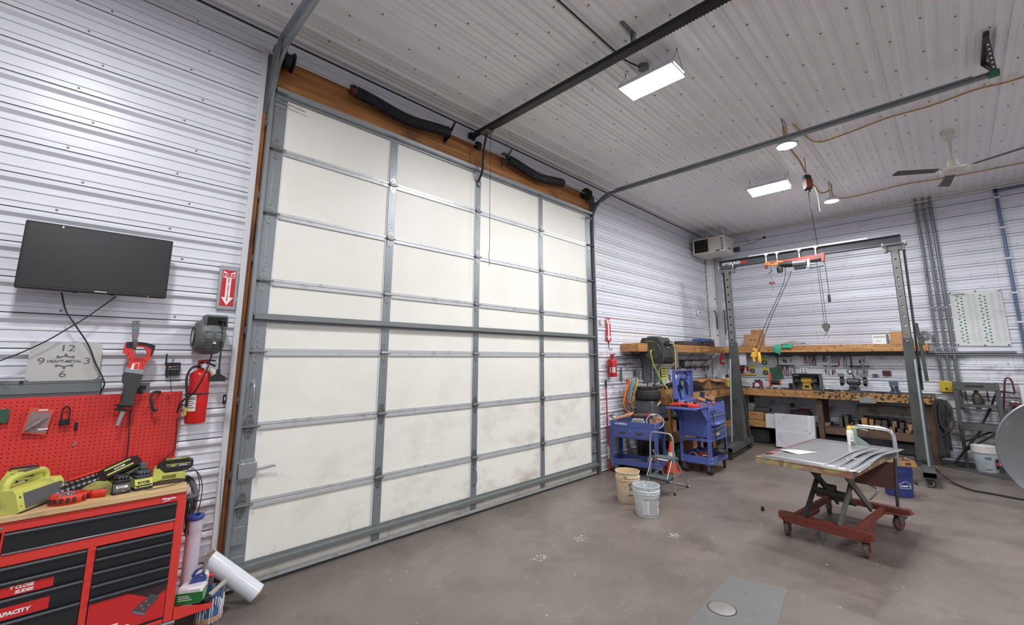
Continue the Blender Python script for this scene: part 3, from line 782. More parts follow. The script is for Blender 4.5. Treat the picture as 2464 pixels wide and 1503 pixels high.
q=MB();q.prism([(-1.957,1.766),(-1.92,1.768),(-1.925,1.72),(-1.965,1.723)],-.0315,-.030,axis='y');q.build('rating_label',print_white,sw,smooth=0)
q=MB();q.prism([(-1.945,1.764),(-1.923,1.765),(-1.927,1.723),(-1.948,1.726)],-.0325,-.0315,axis='y');q.build('label_print',redp,sw,smooth=0)
for i in range(5):
 q=MB();x=-1.952+.011*i;q.box(x,x+.004,-.0312,-.030,1.783-.0*i,1.803,0);q.build('vent_slot',print_dark,sw,smooth=0)
for x,z in((-1.985,1.832),(-1.973,1.795),(-1.984,1.765),(-1.893,1.783),(-1.903,1.752),(-1.868,1.818)):
 q=MB();q.cyl((x,-.0300,z),(x,-.0312,z),.004,n=8);q.build('screw',print_dark,sw)
rgrey=mat('reel_grey',srgb(98,100,100),.5,0,.1,8)
rl=thing('cord_reel','grey plastic retractable cord reel on the wall beside the door jamb','cord reel',(-1.535,-.165,1.965))
My=Matrix.Rotation(R(90),4,'Y')
q=MB();q.lathe([(.001,-.100),(.075,-.100),(.105,-.092),(.130,-.060),(.136,-.02),(.136,.03),(.128,.065),(.10,.09),(.001,.095)],M=My,n=32);q.build('drum_housing',rgrey,rl)
q=MB();q.box(-.055,.098,-.105,.02,.055,.165,.012);q.box(-.03,.098,.02,.145,-.05,.165,.01);q.build('mouth_block',rgrey,rl)
q=MB();q.box(-.04,.085,-.1065,-.103,.078,.148,.0);q.build('mouth_opening',mat('deep_black',srgb(16,16,16),.8),rl,smooth=0)
q=MB();q.lathe([(.052,-.106),(.075,-.106),(.078,-.098),(.052,-.098)],M=My,n=28);q.build('hub_ring',blackm,rl)
q=MB();q.lathe([(.001,-.103),(.054,-.103)],M=My,n=28);q.build('hub_label',mat('label_grey',srgb(205,200,196),.6,0,.25,60),rl)
for z0,z1 in((-.02,.035),(-.085,-.035)):
 for x0,x1 in((-.05,.01),(.02,.075)):
  q=MB();pts=[(x,-math.sqrt(max(.1372**2-z*z,1e-4))-.001,z)for x,z in rrect(x0,x1,z0,z1,.012,3)]
  q.tube(pts,.003,n=6,closed=True);q.build('moulded_rib',rgrey,rl)
q=MB();q.lathe([(.018,-.004),(.026,.0),(.026,.012),(.012,.016)],c=(.055,-.112,.115),n=12,M=None);q.build('cord_stop',black,rl)
q=MB();q.box(.005,.025,-.143,-.125,-.058,-.046,.002);q.build('clip',white,rl)
ct=thing('extension_cord','black cord with three way tap hanging from the grey reel','cord',(-1.47,-.27,2.07))
q=MB();q.tube(spline([(-.008,-.01,.005),(-.004,-.018,-.10),(.0,-.015,-.24),(.003,-.005,-.36)],6),.006,n=8);q.build('cord_length',cable,ct)
q=MB();q.prism([(-.012,-.352),(.012,-.352),(.013,-.385),(.052,-.412),(.052,-.442),(-.052,-.442),(-.052,-.412),(-.013,-.385)],-.012,.010,axis='y');q.build('three_way_tap',black,ct,smooth=30)
cable_obj('reel_feed_cable',[(-1.489,-.10,1.855),(-1.532,-.215,1.72),(-1.59,-.20,1.556),(-1.642,-.075,1.478),(-1.66,-.052,1.40)],.0055,cable,'black cable crossing the red fire extinguisher down from the reel')
exr=mat('extinguisher_red',srgb(200,30,30),.28,0,.04)
def extinguisher(loc,r,h,label,big=True):
 t=thing('fire_extinguisher',label,'fire extinguisher',loc)
 q=MB();q.lathe([(.001,0),(r*.93,0),(r,.012),(r,h-.45*r),(r*.93,h-.2*r),(r*.7,h),(r*.32,h+.14*r),(r*.3,h+.4*r)],n=28);q.build('cylinder',exr,t)
 zz=h+.35*r
 q=MB();q.cyl((0,0,zz-.01),(0,0,zz+.035),r*.28,n=12);q.cyl((0,0,zz+.018),(r*.2,-r*.55,zz+.018),.009,n=10);q.build('valve',exr,t)
 q=MB();q.cyl((r*.08,-r*.42,zz+.018),(r*.16,-r*.72,zz+.018),r*.30,n=16);q.build('gauge',steel,t)
 q=MB();q.cyl((r*.16,-r*.72,zz+.018),(r*.165,-r*.735,zz+.018),r*.23,n=16);q.build('gauge_face',print_white,t)
 q=MB();q.tube([(-.01,0,zz+.03),(.03,-.01,zz+.045),(r*1.35,-.02,zz+.012)],.007,n=8);q.build('carry_handle',blackm,t)
 q=MB();q.tube([(-.01,0,zz+.038),(.03,-.01,zz+.062),(r*1.30,-.02,zz+.055)],.006,n=8);q.build('squeeze_lever',blackm,t)
 q=MB();q.box(.01,.05,-.014,-.006,zz+.03,zz+.055,.001,M=None);q.build('red_tag',redp,t)
 q=MB();q.box(-.022,.022,.015,.021,zz-.0,zz+.065,.002);q.build('wall_bracket',redp,t)
 q=MB();q.tube(spline([(-.01,-.01,zz+.012),(-r*.9,-.03,zz+.005),(-r*1.32,-.04,zz-.06),(-r*1.22,-.045,zz-.15),(-r*1.08,-.04,zz-.24),(-r*1.06,-.03,zz-.29)],6),.009 if big else.007,n=8);q.build('hose',cable,t)
 if big:
  q=MB();q.cyl((-r*1.06,-.03,zz-.285),(-r*1.06,-.03,zz-.345),.010,.007,n=10);q.build('nozzle',mat('yellow_plastic',srgb(214,180,60),.5),t)
 q=MB();q.lathe([(r+.001,h*.55),(r+.002,h*.555),(r+.002,h*.575),(r+.001,h*.58)],n=28);q.build('strap',cable,t)
 def wrap(name,a0,a1,z0,z1,m,rr):
  q=MB();n=10;vs=[];fs=[]
  for i in range(n+1):
   a=R(a0+(a1-a0)*i/n);vs+=[(rr*math.cos(a),rr*math.sin(a),z0),(rr*math.cos(a),rr*math.sin(a),z1)]
  for i in range(n):fs.append((2*i,2*i+2,2*i+3,2*i+1))
  q.add(vs,fs);return q.build(name,m,t)
 wrap('instruction_label',185,255,h*.24,h*.545,mat('paper_label',srgb(222,218,216),.6,0,.12,90),r+.0008)
 for i in range(6):wrap('label_print',190,250 if i%2 else 238,h*(.50-.04*i),h*(.512-.04*i),print_dark if i%3 else redp,r+.0014)
 if big:
  q=MB();q.tube(spline([(.03,-.03,zz-.0),(.07,-.045,zz-.03),(.095,-.045,zz-.09)],5),[.012,.014,.016,.018,.019,.02,.021,.02,.018,.015,.012],n=8);q.build('paper_tag',mat('tag_paper',srgb(200,190,172),.8),t)
 return t
extinguisher((-1.552,-.105,1.318),.066,.385,'large red fire extinguisher hanging beside the red pegboard')
rt=thing('wireless_box','small black box with antenna and red light on the left wall','electronic box',(-1.716,-.02,1.671))
q=MB();q.box(-.042,.044,-.03,0,0,.098,.004);q.build('case',black,rt)
q=MB();q.tube([(-.046,-.015,.080),(-.045,-.015,.163)],.0045,n=8);q.cyl((-.046,-.015,.078),(-.035,-.015,.078),.006,n=8);q.build('antenna',black,rt)
q=MB();q.cyl((-.017,-.030,.064),(-.017,-.032,.064),.005,n=10);q.build('red_light',MATS['red_led'],rt)
for i in range(8):
 q=MB();x=-.028+.017*(i%4);z=.066-.019*(i//4);q.box(x,x+.010,-.0306,-.0298,z,z+.003);q.build('panel_mark',print_white,rt,smooth=0)
q=MB();q.tube(spline([(-.002,-.03,.10),(-.006,-.04,.125),(-.016,-.04,.075),(-.005,-.035,-.05),(.010,-.03,-.12)],5),.002,n=6);q.build('power_lead',cable,rt)
pbm=mat('pegboard_red',srgb(212,54,48),.5,0,.06,3,dirt=srgb(190,44,42),dscale=3,dthr=.64)
pb=thing('pegboard','red perforated pegboard behind the tool chest','pegboard',(-2.25,-.05,.98))
q=MB();q.box(-.72,.611,0,.005,0,.574,.001);q.build('board',pbm,pb,smooth=0)
q=MB();n_=0
for i in range(53):
 for j in range(22):
  q.add([(-.70+i*.0254+.0034*math.cos(k*1.047),-.0006,.015+j*.0254+.0034*math.sin(k*1.047))for k in range(6)],[(0,1,2,3,4,5)])
o=q.build('peg_holes',mat('peg_hole',srgb(40,14,14),.9),pb,smooth=0,fix=False);tag(o,kind='stuff')
q=MB();q.box(-.70,.60,.005,.022,.02,.04);q.box(-.70,.60,.005,.022,.53,.55);q.build('mounting_batten',wood_v,pb,smooth=0)
def peg(x,z,L=.04,m=steel,label='small steel peg hook on the red pegboard'):
 q=MB();q.tube([(x,-.0502,z),(x,-.05-L,z),(x,-.05-L-.006,z+.02)],.0025,n=6);return q
one(peg(-2.366,1.508),'peg_hook',steel,'steel peg hook holding the red blister pack','hook','pegboard hooks')
one(peg(-2.245,1.494),'peg_hook',steel,'steel peg hook holding the black padlock','hook','pegboard hooks')
one(peg(-1.724,1.505,.03),'peg_hook',blackm,'bare dark peg hook near the top right pegboard corner','hook','pegboard hooks')
q=MB();q.tube(spline([(-1.775,-.056,1.556),(-1.816,-.10,1.556),(-1.829,-.12,1.513),(-1.815,-.12,1.46),(-1.800,-.115,1.43),(-1.782,-.10,1.434)],6),.009,n=8)
bh=thing('rubber_hook','black rubber coated hook curling off the red pegboard','hook',(-1.80,-.056,1.43));q.v=[(x+1.80,y+.056,z-1.43)for x,y,z in q.v];q.build('coated_bar',rubber,bh)
q=MB();q.tube([(-.01,-.03,.004),(-.02,.0,.03)],.006,n=8);q.build('steel_tip',steel,bh)
bl=thing('blister_pack','red blister pack with a steel air coupler hanging on the pegboard','package',(0,-.075,0))
q=MB();q.prism([(-2.408,1.496),(-2.301,1.475),(-2.323,1.318),(-2.428,1.343)],-.0,.002,axis='y');q.build('card',mat('blister_card',srgb(206,84,66),.55,0,.1,20),bl,smooth=0)
q=MB();q.prism([(-2.400,1.470),(-2.312,1.452),(-2.327,1.330),(-2.418,1.352)],-.003,-.0001,axis='y')
pl=mat('clear_plastic',srgb(230,230,235),.15);pl.node_tree.nodes['Principled BSDF'].inputs['Transmission Weight'].default_value=0.85
q.build('clear_blister',pl,bl,smooth=0)
q=MB();a=Vector((-2.330,-.012,1.430));c=Vector((-2.412,-.012,1.360));d=c-a
for u0,u1,r in((0,.25,.008),(.25,.36,.015),(.36,.62,.017),(.62,.72,.013),(.72,1,.008)):q.cyl(a+d*u0,a+d*u1,r,n=12)
q.build('coupler',steel,bl)
for x0,x1,z in((-2.36,-2.315,1.352),(-2.37,-2.33,1.47)):
 q=MB();q.box(x0,x1,-.0035,-.003,z,z+.008);q.build('card_print',print_white,bl,smooth=0)
pk=thing('padlock','black padlock with tag hanging on the red pegboard','padlock',(-2.245,-.075,1.372))
q=MB();q.box(-.026,.024,-.012,.012,0,.036,.004);q.build('lock_body',blackm,pk)
q=MB();q.tube(spline([(-.018,0,.035),(-.018,0,.09),(0,0,.118),(.016,0,.09),(.016,0,.035)],5),.004,n=8);q.build('shackle',blackm,pk)
q=MB();q.tube([(.02,-.002,.03),(.045,-.004,.022),(.055,-.004,.01)],.0015,n=6);q.box(.047,.064,-.008,0,-.04,.012,.003);q.build('tag',blackm,pk)
q=MB();q.prism([(-2.172,1.250),(-2.180,1.257),(-2.194,1.238),(-2.188,1.230)],-.058,-.0525,axis='y');one(q,'key',steel,'tiny steel clip on the middle of the red pegboard','clip')
q=MB();q.box(-2.58,-2.490,-.078,-.070,1.408,1.494,.004);gpk=one(q,'green_package',mat('green_card',srgb(52,84,66),.6,0,.2,20),'small dark green package hanging at the left end of the pegboard','package')
q=MB();q.tube([(-2.52,-.0505,1.49),(-2.52,-.075,1.50)],.002,n=6);q.build('pack_hook',steel,gpk)
def outlet(x,z,label,y=-.02):
 t=thing('wall_outlet',label,'outlet',(x,y,z))
 q=MB();q.box(-.036,.036,-.006,0,-.058,.058,.003);q.build('cover_plate',galv_d if z>1.5 else white,t)
 for s in(-.025,.025):
  q=MB();q.box(-.016,.016,-.0075,-.006,s-.014,s+.014,.002);q.build('socket',black if z>1.5 else white,t)
 return t
outlet(-1.872,1.565,'metal wall outlet with plug just above the pegboard')
q=MB();q.box(-1.895,-1.873,-.060,-.0285,1.548,1.596,.004);one(q,'plug',black,'black plug in the outlet above the red pegboard','plug')
lb=thing('light_switch','small black magnetic holder on the wall by the door jamb','holder',(-1.36,-.02,1.437))
q=MB();q.box(-.012,.012,-.014,0,0,.076,.003);q.build('body',black,lb)
q=MB();q.box(-.003,.003,-.0152,-.014,.03,.055);q.build('window',print_white,lb,smooth=0)
cable_obj('pegboard_cable',[(-1.919,-.058,1.445),(-1.925,-.058,1.40),(-1.919,-.058,1.30),(-1.912,-.058,1.15),(-1.92,-.06,1.06)],.0035,cable,'black cable hanging straight down the red pegboard behind the saw')
cable_obj('pegboard_cable',[(-1.63,-.06,1.36),(-1.655,-.06,1.352),(-1.650,-.06,1.25),(-1.65,-.06,1.13),(-1.69,-.065,1.09),(-1.76,-.12,1.0)],.0028,cable,'thin black lead down the right edge of the red pegboard')
# tool chest
ch=thing('tool_chest','red rolling tool chest with black drawers and a wooden top','tool chest',(-2.19,-.465,0))
chr_=mat('chest_red',srgb(220,62,54),.42,0,.04,4)
cbk=mat('drawer_black',srgb(56,58,63),.38,.1,.12,30,bump=.05,bscale=300)
XR=.582;XLc=-.60
def cp(x):return x+2.19
q=MB();q.box(XR-.02,XR,.004,.44,.13,.914,.003);q.box(XLc,XLc+.02,.004,.44,.13,.914,.003);q.box(XLc,XR,.42,.44,.13,.914);q.box(XLc+.02,XR-.02,.03,.42,.13,.15);q.build('carcass',chr_,ch)
def bar(name,x0,x1,z0,z1):
 q=MB();q.box(x0,x1,0,.03,z0,z1,.003);q.build(name,chr_,ch)
bar('front_rail',XLc,XR,.861,.914);bar('front_rail',XLc+.04,XR-.052,.684,.742);bar('front_rail',XLc+.04,XR-.052,.13,.155)
bar('front_post',XR-.050,XR,.13,.8605);bar('front_post',XLc,-.2120,.13,.8605)if False else bar('front_post',XLc,XLc+.04,.13,.8605)
bar('front_post',cp(-2.060),cp(-2.024),.1555,.6835);bar('front_post',cp(-2.415),cp(-2.4045),.7425,.8605)
def drawer(x0,x1,z0,z1,grip_top=True,m=cbk):
 """front with a rolled lip at the top"""
 q=MB();h=z1-z0
 prof=[(.02,z0),(.002,z0),(-.002,z0+.004),(-.002,z1-.030),(-.006,z1-.024),(-.014,z1-.016),(-.017,z1-.009),(-.014,z1-.003),(-.006,z1),(.02,z1)]
 q.prism(prof,x0,x1,axis='x');return q.build('drawer',m,ch,smooth=50)
trimc=mat('drawer_lip_grey',srgb(150,150,154),.35,.5)
D=[]
D.append(drawer(cp(-2.403),cp(-1.656),.755,.858))
q=MB();q.box(cp(-2.403),cp(-1.656),-.006,.01,.744,.753,.002);q.build('lip',trimc,D[-1])
zr_=[.678,.619,.545,.472,.401]
for a,c in zip(zr_,zr_[1:]):drawer(cp(-2.022),cp(-1.658),c+.002,a-.0015)
low=drawer(cp(-2.022),cp(-1.658),.158,.399)
zl=[.682,.606,.519,.402,.158]
DL=[drawer(cp(-2.70),cp(-2.063),c+.002,a-.0015)for a,c in zip(zl,zl[1:])]
lr=mat('label_red',srgb(208,44,46),.4)
q=MB();q.box(cp(-2.020),cp(-1.660),-.0032,-.0022,.172,.368);q.build('product_label',lr,low,smooth=0)
q=MB();q.prism([(cp(-1.845),.368),(cp(-1.660),.368),(cp(-1.662),.33),(cp(-1.72),.30)],-.0040,-.0032,axis='y');q.build('label_photo_shade',mat('label_dark',srgb(60,40,42),.5),low,smooth=0)
q=MB();q.prism([(cp(-1.820),.262),(cp(-1.755),.228),(cp(-1.690),.300),(cp(-1.735),.33)],-.0046,-.0040,axis='y');q.build('label_photo_tray',mat('label_tray',srgb(82,78,84),.5,0,.3,40),low,smooth=0)
q=MB();q.prism([(cp(-1.820),.262),(cp(-1.755),.228),(cp(-1.750),.212),(cp(-1.812),.245)],-.0047,-.0041,axis='y');q.build('label_photo_edge',mat('label_edge',srgb(132,118,134),.5),low,smooth=0)
for x,z in((-1.775,.275),(-1.755,.295),(-1.74,.268),(-1.765,.255)):
 q=MB();q.cyl((cp(x),-.0047,z),(cp(x),-.0050,z),.006,n=8);q.build('label_photo_tool',mat('label_orange',srgb(206,90,60),.5),low)
text('label_lettering','OWER',.032,print_white,low,(cp(-1.93),-.0036,.205),bold=.05,sx=1.15,shear=.1)
text('label_lettering','DRAWER',.032,print_white,low,(cp(-1.90),-.0036,.180),bold=.05,sx=1.15,shear=.1)
for dz0,dz1,tx,ty,k in((.53,.578,(('T CLOSE',.565),('SLIDES',.541)),0,1),(.413,.475,(('T CAPACITY',.440),),0,2)):
 q=MB();q.box(cp(-2.64),cp(-2.185 if k==1 else-2.19),-.0032,-.0022,dz0-(.004 if k==1 else 0),dz1);q.build('product_label',lr,DL[k],smooth=0)
 for s,z in tx:text('label_lettering',s,.021 if k==1 else.027,print_white,DL[k],(cp(-2.275)if k==2 and False else cp(-2.262),-.0036,z),bold=.05,sx=1.1,shear=.1,align='RIGHT')
q=MB();q.box(cp(-1.745),cp(-1.668),-.0012,.0,.868,.905);bd=q.build('badge',lr,ch,smooth=0)
text('badge_lettering','Milwaukee',.019,print_white,bd,(cp(-1.705),-.0016,.889),bold=.03,shear=.35,sx=.9)
q=MB();q.prism([(cp(-1.742),.871),(cp(-1.69),.884),(cp(-1.716),.876),(cp(-1.672),.892),(cp(-1.70),.880),(cp(-1.69),.879),(cp(-1.72),.872)],-.0018,-.0012,axis='y');q.build('badge_bolt',print_white,bd,smooth=0)
q=MB();q.lathe([(.001,.004),(.007,.004),(.010,0),(.010,-.004)],M=Matrix.Translation((cp(-2.422),-.0,.886))@Matrix.Rotation(R(90),4,'X'),n=14);q.build('lock',steel,ch)
wtop=wood('bench_top_wood',srgb(190,152,104),srgb(222,192,146),.5,0,dirt=srgb(132,104,74),dthr=.66,ds=5)
q=MB();q.box(XLc-.005,XR+.003,-.012,.452,.9142,.948,.004);q.build('wooden_top',wtop,ch)
q=MB();q.box(XR-.08,XR+.012,-.018,.05,.105,.1295,.006);q.box(XLc,XLc+.08,-.018,.05,.105,.1295,.006);q.build('corner_bumper',galv_d,ch)
for x in(XLc+.08,XR-.08):
 for y in(.07,.38):
  q=MB();q.cyl((x-.018,y,.055),(x+.018,y,.055),.055,n=18);w=q.build('caster',rubber,ch)
  f=MB();f.box(x-.03,x+.03,y-.03,y+.03,.108,.1295,.002);f.box(x-.026,x-.022,y-.02,y+.02,.05,.11);f.build('caster_fork',galv_d,w)
q=MB();q.tube(spline([(XR,.04,.86),(XR+.055,.05,.862),(XR+.065,.07,.866),(XR+.06,.14,.90),(XR+.045,.26,.93),(XR+.02,.28,.935),(XR,.28,.935)],6),.016,n=12);q.build('push_handle',mat('handle_rubber',srgb(84,86,84),.75),ch)
q=MB()
q.box(XR+.001,XR+.20,.0,.30,.125,.129);q.prism([(XR+.001,.125),(XR+.21,.130),(XR+.21,.156),(XR+.001,.205)],-.003,0,axis='y');q.prism([(.0,.129),(.30,.129),(.30,.156),(.0,.156)],XR+.205,XR+.209,axis='x');q.box(XR+.001,XR+.004,0,.30,.129,.205)
q.build('side_tray',chr_,ch,smooth=20)
# things on the chest
ZT=.948
def vent_row(parent,x0,n,dx,w,y,z0,z1,m=print_dark,slant=0.0):
 for i in range(n):
  q=MB();x=x0+dx*i;q.prism([(x,z0),(x+w,z0),(x+w+slant,z1),(x+slant,z1)],y-.0008,y+.0004,axis='y');q.build('vent_slot',m,parent,smooth=0)
ps=thing('power_inverter','large lime power inverter with carry handle and outlets on the chest top','inverter',(-2.368,-.475,ZT),R(58))
q=MB();q.prism([(0,.008),(.012,.0),(.19,.0),(.20,.01),(.185,.105),(.16,.125),(.04,.125),(.025,.105),(0,.02)],-.0,.34,axis='x');q.build('body',ryo,ps,smooth=25)
q=MB();q.box(.012,.33,-.006,.02,.0,.010,.003);q.box(.01,.33,.02,.19,-.0,.006,.002);q.build('base_rail',black,ps)
q=MB();q.prism([(-.003,.018),(.002,.018),(.026,.098),(.021,.100)],.045,.318,axis='x');q.build('outlet_panel',ryog,ps,smooth=0)
for i in range(3):
 x=.085+.092*i
 q=MB();q.box(x-.018,x+.018,-.001,.006,.040,.072,.004,M=Matrix.Translation((0,-.0090,.0))@Matrix.Rotation(R(-20),4,'X'));q.build('outlet_socket',mat('deep_black',None),ps)
 for j in range(4):
  q=MB();q.box(x+.025,x+.036,.004,.012,.062+.007*j,.066+.007*j,M=Matrix.Translation((0,-.0135,.0))@Matrix.Rotation(R(-20),4,'X'));q.build('vent_slot',mat('deep_black',None),ps,smooth=0)
q=MB();hp=[(.03,.10,.118),(.035,.10,.150),(.07,.10,.178),(.17,.10,.186),(.27,.10,.178),(.305,.10,.150),(.31,.10,.118)]
q.tube(spline(hp,5),.019,n=10);q.build('carry_handle',ryo,ps)
q=MB();q.box(.12,.23,.0815,.1185,.201,.206,.002);q.build('handle_grip',ryog,ps)
for x,z in((.022,.035),(.022,.085),(.326,.035),(.326,.085)):
 q=MB();q.cyl((x,.002+z*.24,z),(x,-.004+z*.24,z),.005,n=8);q.build('screw',print_dark,ps)
sk=thing('portable_speaker','small lime and grey portable speaker against the red pegboard','speaker',(-2.385,-.15,ZT+.03),0)
q=MB();q.prism([(-.085,0),(.085,0),(.095,.06),(.085,.115),(.066,.155),(-.066,.155),(-.085,.115),(-.095,.06)],-.05,.05,axis='y');q.box(-.09,.09,-.055,.06,-.03,.0,.006);q.build('case',ryo,sk,smooth=30)
q=MB();q.prism([(-.066,.008),(.066,.008),(.058,.088),(.03,.088),(.02,.100),(-.02,.100),(-.03,.088),(-.058,.088)],-.054,-.050,axis='y');q.build('speaker_grille',mat('grille_black',srgb(40,40,40),.9,0,.3,200),sk,smooth=0)
q=MB();q.box(-.024,.024,-.0555,-.053,.092,.104,.001);q.build('name_plate',black,sk);text('name_lettering','RYOBI',.009,print_white,sk,(0,-.0562,.098),bold=.03)
q=MB();q.box(-.05,.05,-.052,.0,.112,.150,.006);q.build('control_panel',ryog,sk)
q=MB();q.tube([(-.06,0,.150),(-.055,0,.168),(.055,0,.168),(.06,0,.150)],.007,n=8);q.build('handle',black,sk)
ss=thing('socket_set','long red and black socket set tray leaning behind the ribbon roll','tool set',(-2.13,-.20,ZT+.045),R(8),rot=(R(30),R(-14),R(6)))
q=MB();q.box(-.17,.17,-.06,.06,0,.02,.004);q.build('tray',black,ss)
for x0,x1,m in((-.17,-.09,redp),(-.09,-.04,ryog),(-.04,.16,redp)):
 q=MB();q.box(x0,x1-.002,.05,.066,.018,.034,.003);q.build('clip_rail',m,ss)
for r_ in range(2):
 for i in range(13):
  q=MB();x=-.15+.024*i;rr=.008+.0002*i;q.cyl((x,-.03+.045*r_,.02),(x,-.03+.045*r_,.042),rr,n=10);q.build('socket',chrome,ss)
q=MB();q.box(-.14,-.03,-.058,-.044,.02,.030,.002);q.build('label_strip',mat('label_grey',None),ss)
ac=thing('battery_adapter','dark grey plug adapter block behind the red ribbon','adapter',(-2.085,-.255,ZT),R(25))
q=MB();q.box(-.035,.035,-.03,.03,0,.05,.006);q.build('body',mat('slate_plastic',srgb(66,70,80),.5),ac)
q=MB();q.box(.03,.06,-.02,.02,.0,.055,.004);q.build('terminal_block',mat('blue_plastic',srgb(52,62,98),.5),ac)
rr_=thing('ribbon_roll','roll of red ribbon printed PRESS L standing on the chest top','ribbon roll',(-2.180,-.385,ZT))
rib=mat('ribbon_red',srgb(208,52,34),.55,0,.05,20)
q=MB();n=80;vs=[];fs=[]
for i in range(n+1):
 t=i/n*2.6*2*PI;rr=.074-.0035*i/n*2.6+.002*math.sin(t*1.3)
 for zz in(0,.052):vs.append((rr*1.12*math.cos(t-.6),rr*.86*math.sin(t-.6),zz+.001))
for i in range(n):fs.append((2*i,2*i+2,2*i+3,2*i+1))
q.add(vs,fs);o=q.build('coil',rib,rr_);so=o.modifiers.new('thick','SOLIDIFY');so.thickness=.0014
def bent_text(s,size,m,parent,rx,ry,a_mid,z,bold=.05):
 W=size*.66;n=len(s)
 for i,chh in enumerate(s):
  if chh==' ':continue
  r_=(rx+ry)/2;a=a_mid+(i-(n-1)/2)*W/r_
  p=Vector((rx*math.cos(a),ry*math.sin(a),z));nrm=Vector((math.cos(a)/rx,math.sin(a)/ry,0)).normalized()
  tx=Vector((-nrm.y,nrm.x,0));Mx=Matrix((tx,Vector((0,0,1)),nrm)).transposed().to_4x4();Mx.translation=p+nrm*.0022
  text('letter',chh,size,m,parent,None,bold=bold,M=Mx,ext=.0003)
bent_text('XPRESS LIN',.037,print_dark,rr_,.0835,.0645,R(-80),.024)
q=MB();random.seed(3)
for i in range(70):
 a=random.uniform(0,6.28);rr=random.uniform(0,.045);p=Vector((rr*1.1*math.cos(a),rr*.8*math.sin(a),random.uniform(.03,.066-rr*.4)))
 d=Vector((random.uniform(-1,1),random.uniform(-1,1),random.uniform(-.5,.5))).normalized()
 q.cyl(p,p+d*.018,.002,n=5);q.cyl(p,p-d*.003,.0045,n=6)
q.lathe([(.001,.001),(.055,.001),(.055,.018),(.001,.018)],n=16)
o=q.build('loose_screws',steel,rr_);tag(o,kind='stuff')
q=MB();vs=[];path=spline([(-2.098,-.345),(-2.08,-.375),(-2.05,-.385),(-2.015,-.395)],5)
for p in[Vector((x[0],x[1],0))for x in path]:vs+=[(p.x,p.y,ZT+.001),(p.x+.004,p.y,ZT+.050)]
q.add(vs,[(2*i,2*i+2,2*i+3,2*i+1)for i in range(len(path)-1)])
tail=one(q,'ribbon_tail',rib,'loose red ribbon end standing beside the black charger','ribbon');so=tail.modifiers.new('thick','SOLIDIFY');so.thickness=.0014
def charger(loc,rz,label,body,base,s=1.0,brand=print_white,batt=None,stem=False):
 t=thing('battery_charger',label,'charger',loc,rz,'battery chargers on the tool chest')
 q=MB();q.box(-.050*s,.050*s,-.045*s,.055*s,0,.018*s,.006);q.build('base',base,t)
 q=MB();q.prism([(-.043*s,.018*s),(.055*s,.018*s),(.05*s,.07*s),(-.022*s,.07*s)],-.046*s,.046*s,axis='x');q.build('body',body,t,smooth=20)
 Mx=Matrix.Translation((0,-.0345*s,.045*s))@Matrix.Rotation(R(68),4,'X')
 text('brand_lettering','RYOBI',.022*s,brand,t,None,bold=.04,M=Matrix.Translation((0,-.0335*s,.045*s))@Matrix.Rotation(R(68),4,'X'))
 if batt:
  q=MB();q.box(-.045*s,.045*s,-.03*s,.055*s,.07*s,.092*s,.006);q.box(-.040*s,.040*s,-.026*s,.05*s,.092*s,.120*s,.008);b_=q.build('battery',batt,t)
  for i in range(3):
   q=MB();q.box((-.02+.018*i)*s,(-.016+.018*i)*s,-.0275*s,-.024*s,.098*s,.114*s);q.build('battery_rib',galv,b_)
 if stem:
  q=MB();q.box(-.017*s,.017*s,.0,.035*s,.120*s,.165*s,.005);q.build('battery_stem',ryog,t)
 return t
c1=charger((-1.943,-.352,ZT),R(8),'dark grey charger with battery and red light at the chest front',mat('charger_grey',srgb(72,74,76),.5,0,.15,20),black,.92,batt=black)
q=MB();q.cyl((.005,-.046,.020),(.005,-.050,.020),.003,n=8);q.build('charge_light',MATS['red_led'],c1)
c2=charger((-1.838,-.325,ZT),R(12),'lime charger holding a battery with tall dark stem',ryo,black,1.0,brand=print_dark,batt=mat('battery_slate',srgb(56,60,72),.5,0,.2,20),stem=True)
q=MB();q.box(-.04,.04,-.044,-.040,.026,.032);q.build('status_strip',black,c2)
c3=thing('battery_charger','dusty flat lime charger behind the loose red ribbon','charger',(-2.045,-.30,ZT),R(5),'battery chargers on the tool chest')
q=MB();q.prism([(-.09,0),(.075,0),(.075,.05),(.04,.075),(-.02,.075),(-.07,.045)],-.05,.05,axis='y');q.build('body',mat('dusty_lime',srgb(166,164,92),.65,0,.15,12,dirt=srgb(120,114,84),dscale=10,dthr=.58),c3,smooth=20)
q=MB();q.box(-.03,.03,-.0515,-.05,.030,.045);q.build('name_plate',black,c3);text('name_lettering','RYOBI',.013,print_white,c3,(0,-.0522,.0375),bold=.04)
